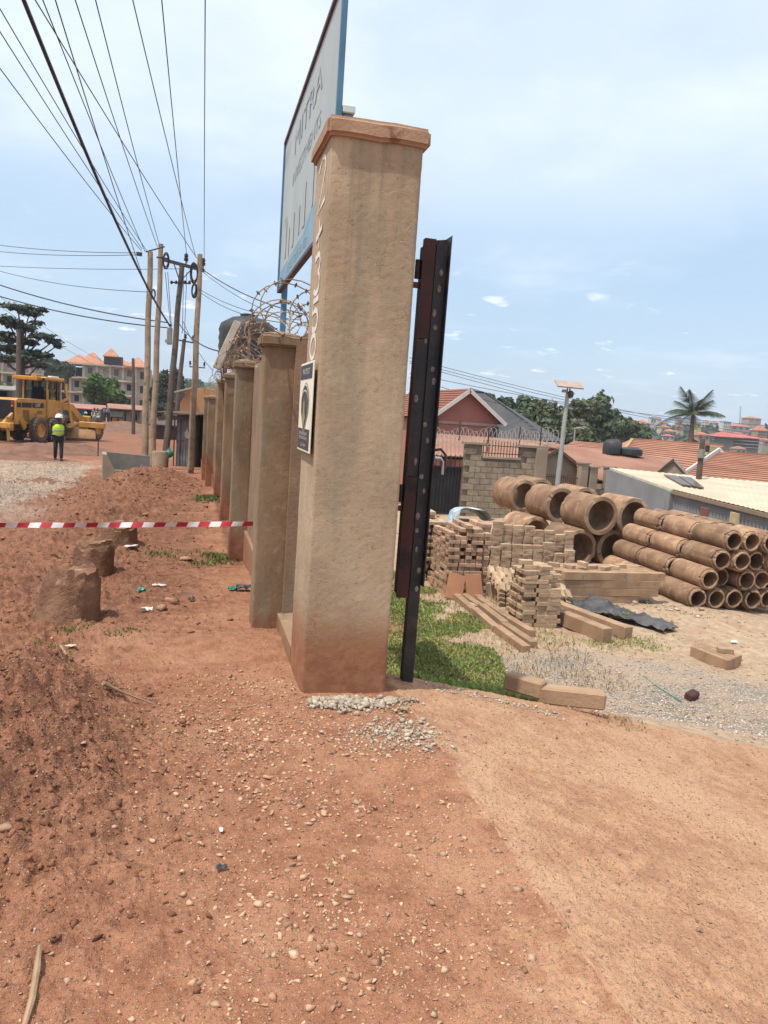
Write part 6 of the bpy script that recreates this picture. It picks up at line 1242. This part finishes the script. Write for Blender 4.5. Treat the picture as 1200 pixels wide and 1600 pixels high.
# terracotta roofs
t1_ = thing('tiled_house', D(1050, 720, 40), 'large terracotta tiled hip roof left of the black service pole', 'house')
rquad('roof_slope', D(988, 687, 44), D(1130, 697, 44), D(1100, 752, 36), D(960, 725, 37), t1_, m_tile, 'tile', 15, .05); obj('ridge_cap', MB().beam(D(988, 686, 44), D(1130, 696, 44), .18, .12), m_tile, t1_); obj('wall', MB().box(D(1040, 735, 41)+Vector((0, 1.5, -1.4)), (5.5, 4, 2.4)), m_cmt, t1_)
rquad('roof_slope', D(988, 687, 44), D(960, 725, 37), D(940, 720, 45), D(975, 692, 48), t1_, m_tile, 'tile', 12, .05); obj('hip_cap', MB().beam(D(988, 686, 44), D(960, 724, 37), .16, .10), M('hip_yellowish', (.42, .26, .12)), t1_)
t2_ = thing('tiled_house', D(1170, 740, 36), 'terracotta tiled roof with white barge board at the right edge', 'house')
rquad('roof_slope', D(1124, 706, 40), D(1260, 718, 40), D(1260, 762, 33), D(1068, 742, 34), t2_, m_tile, 'tile', 15, .05); obj('barge_board', MB().beam(D(1124, 703, 39.8), D(1068, 741, 33.8), .08, .24), m_wtrim, t2_); obj('barge_board', MB().beam(D(1124, 703, 39.8), D(1132, 712, 39.8), .08, .2), m_wtrim, t2_); obj('ridge_cap', MB().beam(D(1124, 705, 40), D(1260, 717, 40), .18, .12), m_tile, t2_); obj('wall', MB().box(D(1180, 750, 37)+Vector((1.5, 1.5, -1.6)), (6.5, 4, 2.4)), m_cmt, t2_)
obj('yellow_wall', MB().box(D(1107, 704, 41), (.7, .8, .5)), M('pale_yellow', (.48, .42, .26)), t2_); obj('window', MB().box(D(1105, 701, 40.2), (.22, .1, .35)), m_char, t2_)
t3_ = thing('tiled_house', D(930, 700, 50), 'small terracotta tiled roof above the long tin roof', 'house')
rquad('roof_slope', D(897, 689, 52), D(990, 697, 52), D(1000, 712, 44), D(868, 706, 44), t3_, m_tile, 'tile', 8, .05); obj('wall', MB().box(D(935, 710, 52)+Vector((0, 1, -2)), (3.5, 3, 3)), m_cmt, t3_)
for i, (px, py, w, h, lb) in enumerate(((957, 698, .8, .62, 'squat black water tank on the tin roof, left one'), (986, 705, .95, .34, 'low black water tank on the tin roof, right one'))):
    c_ = D(px, py, 33.5); tag(obj('roof_tank', MB().lathe(c_-Vector((0, 0, h/2)), [(w*.5, 0), (w*.52, h*.3), (w*.5, h*.75), (w*.35, h*.95), (w*.2, h)], 18), m_tank, None, True), lb, 'water tank')
# service pole before the tiles
a_, b_ = D(1091, 755, 26), D(1098, 686, 26); sv = thing('service_pole', a_, 'short black service pole standing between the two tiled roofs', 'pole'); obj('shaft', MB().tube([a_-Vector((0, 0, 1.5)), a_, b_], [.10, .10, .09], 10), m_wood2, sv, True); obj('sleeve', MB().tube([D(1095, 716, 25.95), D(1096.5, 702, 25.95)], .115, 10), M('grey_sleeve', (.22, .20, .19)), sv)
# corrugated shed
shd = thing('corrugated_shed', D(1052, 800, 23), 'grey corrugated iron shed with cream sheet roof behind the pipes', 'shed')
SA, SB, SC, SD = D(953, 731, 27), D(1051, 765, 23.2), D(1240, 811, 18.6), D(1240, 758, 27)
m_cor = M('grey_corrugated', (.25, .26, .27), (.20, .205, .215), 1.2, .55, .1, 6, metal=.15); m_crm = M('cream_roof_sheet', (.52, .44, .32), (.43, .36, .26), 1, .7, .1, 5)
for A, B, n_ in ((SA, SB, 20), (SB, SC, 34)):
    mb = MB(); d_ = B-A; nn = Vector((d_.y, -d_.x, 0)).normalized(); nn = nn if nn.y < 0 else -nn; 
    for i in range(2*n_+1):
        p = A+d_*(i/(2*n_))+nn*(.08 if i % 2 else 0)-nn*.10-Vector((0, 0, .06)); mb.v += [tuple(p), (p.x, p.y, p.z-2.9)]
    mb.f = [(2*i, 2*i+1, 2*i+3, 2*i+2) for i in range(2*n_)]; obj('wall_sheet', mb, m_cor, shd)
obj('corner_post', MB().beam(SB+Vector((.0, .06, -.08)), SB+Vector((0, .06, -3)), .22, .22), m_cor, shd)
rquad('roof_sheet', SA, SD, SC, SB, shd, m_crm, 'rib', 26, .018)
obj('fascia', MB().beam(SA+Vector((0, -.02, -.06)), SB+Vector((0, -.02, -.06)), .05, .15), M('cream_fascia', (.60, .54, .44)), shd); obj('gutter', MB().beam(SB+Vector((-.02, -.03, -.07)), SC+Vector((-.02, -.03, -.07)), .10, .10), M('brown_gutter', (.26, .18, .13)), shd)
for px, py, c_, nm in ((1106, 802, (.20, .075, .06), 'red_shutter'), (1153, 810, (.46, .37, .22), 'cream_shutter')):
    p = D(px, py, 21.1 if px < 1120 else 20.1); obj(nm, MB().box(p+Vector((-.15, -.05, 0)), (.06, .42, .30), Matrix.Rotation(R_(-14), 3, 'Z')), M(nm, c_), shd)
for k in range(2):
    rb = lambda u, v: (SA+(SD-SA)*u)*(1-v)+(SB+(SC-SB)*u)*v; u0 = .25+.085*k; q = [rb(u0, .22), rb(u0+.075, .22), rb(u0+.075, .66), rb(u0, .66)]; up_ = Vector((0, 0, .08)); mb = MB(); mb.add([p+up_ for p in q]+[p+up_*.5 for p in q], [(0, 1, 2, 3), (7, 6, 5, 4), (0, 4, 5, 1), (1, 5, 6, 2), (2, 6, 7, 3), (3, 7, 4, 0)]); obj('solar_panel', mb, M('solar_brown', (.10, .065, .05), (.13, .085, .06), 3, .3), shd)
# solar street lamp
lb_, lt_ = D(866, 800, 21.5), D(887, 614, 21.5); lp = thing('solar_street_lamp', lb_, 'galvanised lamp pole with flat solar panel rising behind the large pipes', 'street lamp')
m_galv = M('galvanised', (.36, .36, .33), (.29, .29, .27), 4, .5, metal=.3); obj('pole', MB().tube([lb_-Vector((0, 0, 1)), lb_, lt_], [.075, .075, .055], 12), m_galv, lp, True)
pa_, pc_ = D(869, 599, 21.5), D(909, 603, 21.5); obj('solar_panel', MB().beam(pa_, pc_, .62, .035, up=(0.05, -.35, 1)), M('panel_underside', (.38, .28, .22), None, 3, .5), lp)
obj('bracket', MB().beam(lt_+Vector((-.02, 0, -.02)), lt_+Vector((-.02, 0, .22)), .03, .03), m_galv, lp); obj('bracket', MB().beam(lt_+Vector((.05, 0, -.02)), lt_+Vector((.06, 0, .22)), .03, .03), m_galv, lp); obj('battery_box', MB().box(D(882, 611, 21.4), (.13, .10, .08), ch=.01), M('box_pinkgrey', (.34, .28, .28)), lp)
obj('lamp_head', MB().lathe(D(892, 616, 21.4), [(.04, -.06), (.10, -.05), (.105, .02), (.06, .06)], 14, Matrix.Rotation(1.3, 3, 'Y')), m_char, lp); obj('camera_arm', MB().beam(D(894, 611, 21.4), D(898.5, 616, 21.4), .015, .015), m_galv, lp)
# far street lamp
q0, q1 = D(898, 694, 55), D(898.5, 671, 55); fl = thing('street_lamp', q0, 'small far street lamp with one slanting arm before the trees', 'street lamp'); obj('pole', MB().tube([q0-Vector((0, 0, 4)), q1], .06, 8), m_galv, fl); obj('arm', MB().tube([q1+Vector((-.1, 0, .05)), D(914, 667, 55)], .05, 6), m_galv, fl); obj('lamp_head', MB().box(D(912, 667.5, 55), (.4, .15, .08)), m_galv, fl)
# washing line
wl_ = thing('washing_line', D(845, 765, 22), 'washing line of dark and blue clothes above the large pipes', 'washing line'); A, B = D(803, 756, 22), D(891, 763, 22)
obj('line', MB().tube([A, (A+B)/2-Vector((0, 0, .05)), B], .008, 5), m_wirek, wl_); random.seed(6)
for P_ in (A, B): obj('prop', MB().tube([P_+Vector((0, 0, .04)), Vector((P_.x, P_.y, -1.9))], .02, 6), m_wood2, wl_)
for k, (f0, f1, hh, c_) in enumerate(((.03, .14, .13, (.30, .38, .46)), (.15, .26, .17, (.42, .47, .50)), (.27, .40, .19, (.35, .42, .50)), (.42, .58, .22, (.02, .022, .03)), (.60, .70, .20, (.12, .20, .33)), (.71, .84, .22, (.03, .03, .045)), (.85, .98, .26, (.025, .025, .03)))):
    mb = MB(); N = 8
    for i in range(N+1): f = f0+(f1-f0)*i/N; p = A+(B-A)*f-Vector((0, 0, .04*math.sin(math.pi*f))); mb.v += [tuple(p+Vector((0, .02*math.sin(i*2.1), 0))), tuple(p+Vector((0, .04*math.sin(i*1.7), -hh*(1+.15*math.sin(i*1.3+k)))))]
    mb.f = [(2*i, 2*i+1, 2*i+3, 2*i+2) for i in range(N)]; obj('garment', mb, M(f'cloth_{("sky", "pale", "light", "black", "denim", "navy", "ink")[k]}', c_, tuple(q*1.6 for q in c_), 9, .9), wl_)

# ------------------------------------------------------------------ far hillside
m_fh = [M('far_wall_'+nm, c_, None, .2, .9) for nm, c_ in (('pink', (.45, .27, .2)), ('cream', (.55, .47, .36)), ('white', (.6, .56, .5)), ('tan', (.42, .32, .24)), ('yellow', (.55, .48, .2)))]; m_fr = [M('far_roof_'+nm, c_, None, .3, .9) for nm, c_ in (('orange', (.42, .16, .09)), ('red', (.45, .13, .11)), ('brown', (.28, .14, .09)), ('grey', (.3, .3, .3)))]
FAR = [(1007, 664, 20, 13, 420, 0, 0, 'pink house with flat red roof at the far left of the hillside', 3), (1021, 658, 9, 10, 430, 2, 3, 'narrow white block beside the pink far house', 2), (1040, 670, 15, 11, 380, 1, 0, 'small orange roofed house left of the palm', 2), (1050, 676, 14, 9, 360, 0, 0, 'second orange roofed house just left of the palm trunk', 2), (1064, 669, 10, 9, 400, 3, 0, 'tiny tan house touching the palm trunk on its left', 0),
       (1100, 682, 22, 11, 330, 0, 0, 'pinkish roofed house just right of the palm trunk', 2), (1092, 665, 9, 8, 470, 4, 3, 'small yellow house on the ridge right of the palm', 1), (1136, 667, 13, 15, 460, 2, 3, 'grey white multi-storey block on the ridge', 4), (1158, 668, 34, 9, 470, 1, 1, 'long red roofed building on the ridge right of the block', 3), (1192, 676, 18, 20, 360, 0, 0, 'tall pink building at the right edge of the hillside', 4),
       (1158, 704, 19, 11, 240, 1, 2, 'brown hip roofed house below the long flats', 2), (1047, 683, 16, 7, 310, 2, 1, 'white walled house with red roof low on the slope', 2), (1012, 684, 18, 8, 330, 3, 0, 'wide low tan house near the tiled hip roof', 2), (1030, 655, 8, 5, 560, 1, 0, 'tiny ridge house above the pink far house', 0), (1062, 655, 8, 5, 560, 3, 0, 'tiny ridge house just left of the palm crown', 0), (1118, 662, 9, 6, 560, 2, 1, 'tiny white ridge house between palm and block', 0), (1180, 655, 22, 7, 620, 0, 0, 'hazy pink house on the skyline at right', 2), (1198, 690, 14, 9, 300, 3, 0, 'orange roofed house below the tall pink building', 1), (995, 660, 10, 6, 520, 1, 0, 'tiny cream house near the belt of trees', 0), (1105, 660, 8, 5, 600, 1, 0, 'tiny cream house on the skyline right of the palm', 0)]
for px, py, w, h, d, wc, rc, lb, nw in FAR:
    c_ = D(px, py, d); k = d/1200; W_, H_ = w*k, h*k; o = thing('far_house', (c_.x, c_.y, c_.z-H_/2), lb, 'house', 'houses on the far hillside')
    flat = rc == 3; bh = H_ if flat else H_*.62; dp = W_*.8
    obj('wall', MB().box((c_.x, c_.y+dp/2, c_.z-H_/2+bh/2-3), (W_, dp, bh+6)), m_fh[wc], o)
    if flat: obj('roof', MB().box((c_.x, c_.y+dp/2, c_.z-H_/2+bh+.15), (W_*1.06, dp*1.04, .35)), m_fr[3], o)
    else: hip(o, c_.x-W_/2, c_.x+W_/2, c_.y, c_.y+dp, c_.z-H_/2+bh+.2, H_*.42, m_fr[rc], 'roof', W_*.06)
    rows_ = 1 if h < 13 else 3
    for r_ in range(rows_):
        for i in range(nw): obj('window', MB().box((c_.x-W_/2+W_*(i+.5)/nw, c_.y, c_.z-H_/2+bh*(r_+.55)/rows_), (W_/nw*.42, .3, bh/rows_*.45)), m_char, o)
fd = 260; fb = thing('far_flats', D(1166, 690, fd), 'long three storey block with red roof and dark balconies on the hillside', 'building'); c_ = D(1166, 692, fd); k = fd/1200
obj('wall', MB().box((c_.x, c_.y+5, c_.z-2), (46*k, 10, 16*k+4)), M('far_grey_wall', (.34, .29, .25)), fb); hip(fb, c_.x-25*k, c_.x+25*k, c_.y-.5, c_.y+11, c_.z+7.8*k, 8*k, m_fr[1], 'roof', .8); hip(fb, c_.x-34*k, c_.x-14*k, c_.y-1, c_.y+11, c_.z+7.4*k, 9*k, m_fr[1], 'roof', .6)
for r_ in range(3):
    obj('balcony_slab', MB().box((c_.x, c_.y-.6, c_.z+(-7+5*r_)*k), (47*k, 1.2, .25)), M('far_slab', (.42, .36, .31)), fb)
    for i in range(11): obj('window', MB().box((c_.x-21*k+4.2*k*i, c_.y-.05, c_.z+(-4.6+5*r_)*k), (2.4*k, .3, 2.6*k)), m_char, fb)
# woods on the hillside
rg = np.random.default_rng(77); nT = 2100; rr = rg.uniform(130, 820, nT)**1.0; th = YAW+np.radians(rg.uniform(-8, 33, nT)); xs, ys = rr*np.sin(th), rr*np.cos(th)
zs = zf(xs, ys); 
VS = []
for i in range(nT):
    s_ = rg.uniform(2.2, 4.6); nn = int(np.clip(60*160/rr[i]+16, 16, 60)); d = rg.normal(size=(nn, 3)); d /= np.linalg.norm(d, axis=1)[:, None]; p = d*(s_*rg.uniform(.55, 1.05, nn))[:, None]*np.array([1, 1, .85])+np.array([xs[i], ys[i], zs[i]+s_*.8])
    t = np.cross(d+rg.normal(size=(nn, 3))*.5, rg.normal(size=(nn, 3))); t /= np.linalg.norm(t, axis=1)[:, None]; b_ = np.cross(d, t); q = s_*.42*rg.uniform(.6, 1.3, nn)[:, None]*(1.5 if nn < 30 else 1)
    VS.append(np.stack([p-t*q, p+b_*q*.7, p+t*q, p-b_*q*.7], 1))
V = np.concatenate(VS).reshape(-1, 3); tag(obj('hillside_wood', mesh_np('wood', V, np.arange(len(V)).reshape(-1, 4)), mat_leaf('wood_leaf', (.030, .048, .022), (.06, .075, .035), .02)), 'dark green woodland covering the distant hillside', 'woodland', kind='stuff')
nT = 500; rr = rg.uniform(225, 520, nT); th = YAW+np.radians(rg.uniform(-34, -14, nT)); xs, ys = rr*np.sin(th), rr*np.cos(th); zs = zf(xs, ys); VS = []
for i in range(nT):
    s_ = rg.uniform(2.5, 5.5); nn = 30; d = rg.normal(size=(nn, 3)); d /= np.linalg.norm(d, axis=1)[:, None]; p = d*(s_*rg.uniform(.55, 1.05, nn))[:, None]+np.array([xs[i], ys[i], zs[i]+s_*.8]); t = np.cross(d+rg.normal(size=(nn, 3))*.5, rg.normal(size=(nn, 3))); t /= np.linalg.norm(t, axis=1)[:, None]; b_ = np.cross(d, t); q = s_*.32
    VS.append(np.stack([p-t*q, p+b_*q*.7, p+t*q, p-b_*q*.7], 1))
V = np.concatenate(VS).reshape(-1, 3); tag(obj('distant_wood', mesh_np('wood2', V, np.arange(len(V)).reshape(-1, 4)), bpy.data.materials['wood_leaf']), 'hazy woodland behind the unfinished block at left', 'woodland', kind='stuff')
# masts
for i, (px, y0, y1, d, lb) in enumerate(((863, 645, 622, 300, 'thin radio mast behind the trees left of the solar lamp'), (911, 640, 621, 300, 'thin radio mast above the trees right of the solar lamp'), (1157, 660, 635, 700, 'faint radio mast on the far skyline'))):
    tag(obj('radio_mast', MB().tube([D(px, y0, d)-Vector((0, 0, 8)), D(px, y1, d)], [d*.0011, d*.0006], 5), m_galv), lb, 'mast')

# ------------------------------------------------------------------ grass, weeds, litter
def grass(name, xs, ys, h, mat, label, lean_=.6, w=.35):
    n_ = len(xs); z = zf(xs, ys); a = RNG.uniform(0, 6.28, n_); hh = h*RNG.uniform(.5, 1.4, n_); dx, dy = np.cos(a), np.sin(a); ln = RNG.uniform(0, lean_, n_)*hh
    c_ = np.stack([xs, ys, z], -1); side = np.stack([-dy, dx, np.zeros(n_)], -1)*(hh*w*.5)[:, None]; mid = c_+np.stack([dx*ln*.4, dy*ln*.4, hh*.55], -1); tip = c_+np.stack([dx*ln, dy*ln, hh], -1)
    V = np.stack([c_, mid-side, tip, mid+side], 1).reshape(-1, 3); return tag(obj(name, mesh_np(name, V, np.arange(len(V)).reshape(-1, 4)), mat), label, 'grass', kind='stuff')
m_gr = mat_leaf('grass_leaf', (.19, .26, .065), (.30, .31, .11), 2.2); m_gr2 = mat_leaf('weed_leaf', (.10, .13, .035), (.16, .17, .06), 3); m_hay = mat_leaf('dry_grass', (.33, .25, .11), (.26, .19, .085), 3)
n_ = 130000; xs = RNG.uniform(1.15, 4.5, n_); ys = RNG.uniform(4.45, 14.5, n_); lim = np.interp(ys, [4.4, 5.5, 7.5, 9.5, 11, 14.5], [2.1, 2.95, 3.55, 4.0, 4.25, 4.2]); den = fbm(xs*1.1, ys*1.1, 3)
k = (xs < lim+.25*den) & (den > -.30+.55*RNG.random(n_)-.2)
grass('grass', xs[k], ys[k], .034, m_gr, 'green clover and grass patch on the bank behind the gate stile', .9, .7)
n_ = 5000; xs = RNG.uniform(1.4, 5.2, n_); ys = RNG.uniform(7.6, 13, n_); grass('dry_grass', xs, ys, .06, m_hay, 'straw coloured dry tufts between the kerb rows and grass', 1.2, .2)
def weeds(pts, label, h=.05, mt=None, nm='weeds'):
    xs = np.concatenate([RNG.normal(p[0], p[2], p[3]) for p in pts]); ys = np.concatenate([RNG.normal(p[1], p[2], p[3]) for p in pts]); grass(nm, xs, ys, h, mt or m_gr2, label, 1.0, .45)
def gp(px, py, z, s_, n__): q = G(px, py, z); return (q.x, q.y, s_, n__)
weeds([gp(105, 990, 0, .06, 160), gp(75, 1005, .03, .09, 120), gp(175, 1000, 0, .05, 60), gp(205, 995, 0, .04, 50), gp(40, 1030, .05, .12, 160), gp(30, 1065, .08, .06, 80), gp(80, 1030, .05, .06, 60), gp(140, 985, 0, .04, 40)], 'small green weeds scattered over the verge before the stumps', .018)
weeds([gp(250, 862, -.25, .14, 140), gp(345, 868, -.28, .13, 420), gp(325, 878, -.26, .12, 160)], 'yellow green weed tufts along the verge by the second post', .04); weeds([(.33, 16.3, .10, 400), (.25, 15.7, .14, 250)], 'leafy weeds at the foot of the fourth fence post', .06, m_gr2)
weeds([(6.95, 11.0, .12, 500)], 'green weed tuft growing beside the black tarpaulin', .05, m_gr); weeds([(6.3, 9.55, .22, 500), (5.7, 9.45, .18, 300), (5.1, 9.7, .2, 200)], 'low weeds along the end of the kerb beams', .032, m_gr); weeds([(8.6, 11.25, .3, 60)], 'sparse sprigs before the small pipe mouths', .03, m_hay)
weeds([gp(960, 1103, -.25, .12, 160)], 'dry tuft beside the broken kerb block', .022, m_hay)
def scrap(px, py, z, w, h, mt, label, nm='plastic_scrap', seed=0, lift=.012):
    c_ = G(px, py, z); c_.z = zg(c_.x, c_.y)+lift; rg_ = random.Random(seed); mb = MB(); n__ = 6; V = [(c_.x+w*.62*(i/(n__-1)-.5)*(1+.3*rg_.random()), c_.y+h*.62*(j/(n__-1)-.5)*(1+.3*rg_.random()), c_.z+rg_.uniform(0, .35)*min(w, h)) for j in range(n__) for i in range(n__)]
    mb.v = V; mb.f = [(j*n__+i, j*n__+i+1, (j+1)*n__+i+1, (j+1)*n__+i) for j in range(n__-1) for i in range(n__-1)]; return tag(obj(nm, mb, mt), label, 'litter', 'litter on the ground')
m_gp, m_wp, m_bp = M('green_bag', (.02, .28, .17), (.015, .20, .12), 8, .4), M('white_bag', (.65, .62, .58), (.5, .46, .42), 8, .5), M('dark_bag', (.03, .035, .04), (.06, .06, .065), 8, .5)
for i, a in enumerate(((222, 902, 0, .10, .08, m_gp, 'bright green bag scrap, left one, on the verge'), (364, 900, 0, .11, .09, m_gp, 'crumpled green bag at the foot of the second post'), (383, 900, 0, .20, .14, m_bp, 'crumpled black bag against the second fence post'), (200, 847, -.2, .30, .10, m_wp, 'torn white plastic strip beyond the middle stump'), (250, 892, 0, .16, .06, m_wp, 'small white plastic strip beside the green scrap'), (228, 952, 0, .12, .07, m_wp, 'pale paper scrap right of the nearest stump'), (300, 922, 0, .07, .13, m_bp, 'small dark scrap in the middle of the verge'), (345, 1305, .0, .018, .030, M('bright_white', (.85, .85, .87)), 'tiny bright white shard on the foreground stones'), (346, 1362, 0, .05, .03, m_bp, 'black rubber scrap among the foreground stones'), (8, 1068, .1, .12, .06, M('yellow_leaf', (.55, .42, .2)), 'dry yellow leaf at the left edge'), (45, 1072, .1, .07, .09, m_wp, 'crumpled white wrapper near the left edge'), (110, 1012, .03, .09, .04, M('cream_leaf', (.6, .5, .36)), 'cream leaf among the weeds'), (1147, 1003, -1.5, .15, .1, m_wp, 'pale paper lying in the yard right of the kerb bundle'))): scrap(*a, seed=i)
def bough(pts, r, mt, label, nm, cat='stick'):
    P = [];
    for px, py, lift in pts: c_ = G(px, py, .04); P.append(Vector((c_.x, c_.y, zg(c_.x, c_.y)+lift)))
    return tag(obj(nm, MB().tube(P, r, 7), mt, None, True), label, cat)
m_stk = M('dry_stick', (.36, .24, .15), (.27, .17, .10), 8, .9, .4, 40)
bough(((62, 1470, .02), (58, 1505, .022), (50, 1545, .018), (36, 1592, .012)), [.006, .009, .009, .006], m_stk, 'bent dry stick lying at the lower left corner', 'stick')
bough(((160, 1112, .02), (190, 1104, .02), (240, 1103, .016)), [.012, .006, .004], m_stk, 'dry root with a pale knob on the soil mound', 'stick'); bough(((95, 1018, .05), (104, 1030, .02)), [.008, .006], m_stk, 'short twig stuck in the weeds', 'stick'); bough(((360, 1100, .02), (395, 1100, .02)), [.003, .003], m_stk, 'thin straw lying before the pillar', 'stick')
p_ = G(95, 846, -.15); 
for i, (px, py, r, mt, lb) in enumerate(((608, 1095, .042, m_rub, 'largest grey mortar lump by the foot of the gate stile'), (290, 868, .09, m_stone, 'flat tan stone slab lying in the middle of the verge'), (268, 927, .055, m_stone, 'rounded tan stone right of the nearest stump'), (253, 945, .05, m_stone, 'smaller brown stone just below the rounded tan one'), (6, 1343, .028, m_stone, 'rounded pinkish stone at the left edge'))):
    c_ = G(px, py, 0 if py > 900 else -.25); V0, F0 = HULL2[i]; mt = mt if mt is m_rub else M('verge_stone', (.36, .215, .135), (.27, .15, .09), 9, .95, .4, 50); pts = V0*np.array([r*1.2, r, r*.7 if 'flat' not in lb else r*.3])+np.array([c_.x, c_.y, zg(c_.x, c_.y)+r*.3]); tag(obj('stone', mesh_np('stone', pts, F0), mt), lb, 'stone')
gcord = tag(obj('green_twine', MB().tube([Vector((q.x, q.y, zg(q.x, q.y)+.01)) for q in (G(1000, 1040, -1.4), G(1030, 1058, -1.35), G(1068, 1074, -1.3))], .006, 5), m_gp), 'thin green twine lying on the gravel beside the dark block', 'twine')

# ------------------------------------------------------------------ haze
hz = MB().box((200, 500, 17), (2600, 2600, 66)); ho = obj('haze', hz, None); ho['kind'] = 'stuff'; ho['label'] = 'thin pale haze filling the air toward the hills'; ho['category'] = 'haze'
mh = bpy.data.materials.new('haze_air'); mh.use_nodes = True; hn, hl = mh.node_tree.nodes, mh.node_tree.links; hn.remove(hn['Principled BSDF']); pv = hn.new('ShaderNodeVolumePrincipled'); pv.inputs['Color'].default_value = (.88, .94, 1.0, 1); pv.inputs['Density'].default_value = 0.00036; hl.new(pv.outputs[0], hn['Material Output'].inputs['Volume']); ho.data.materials.append(mh)
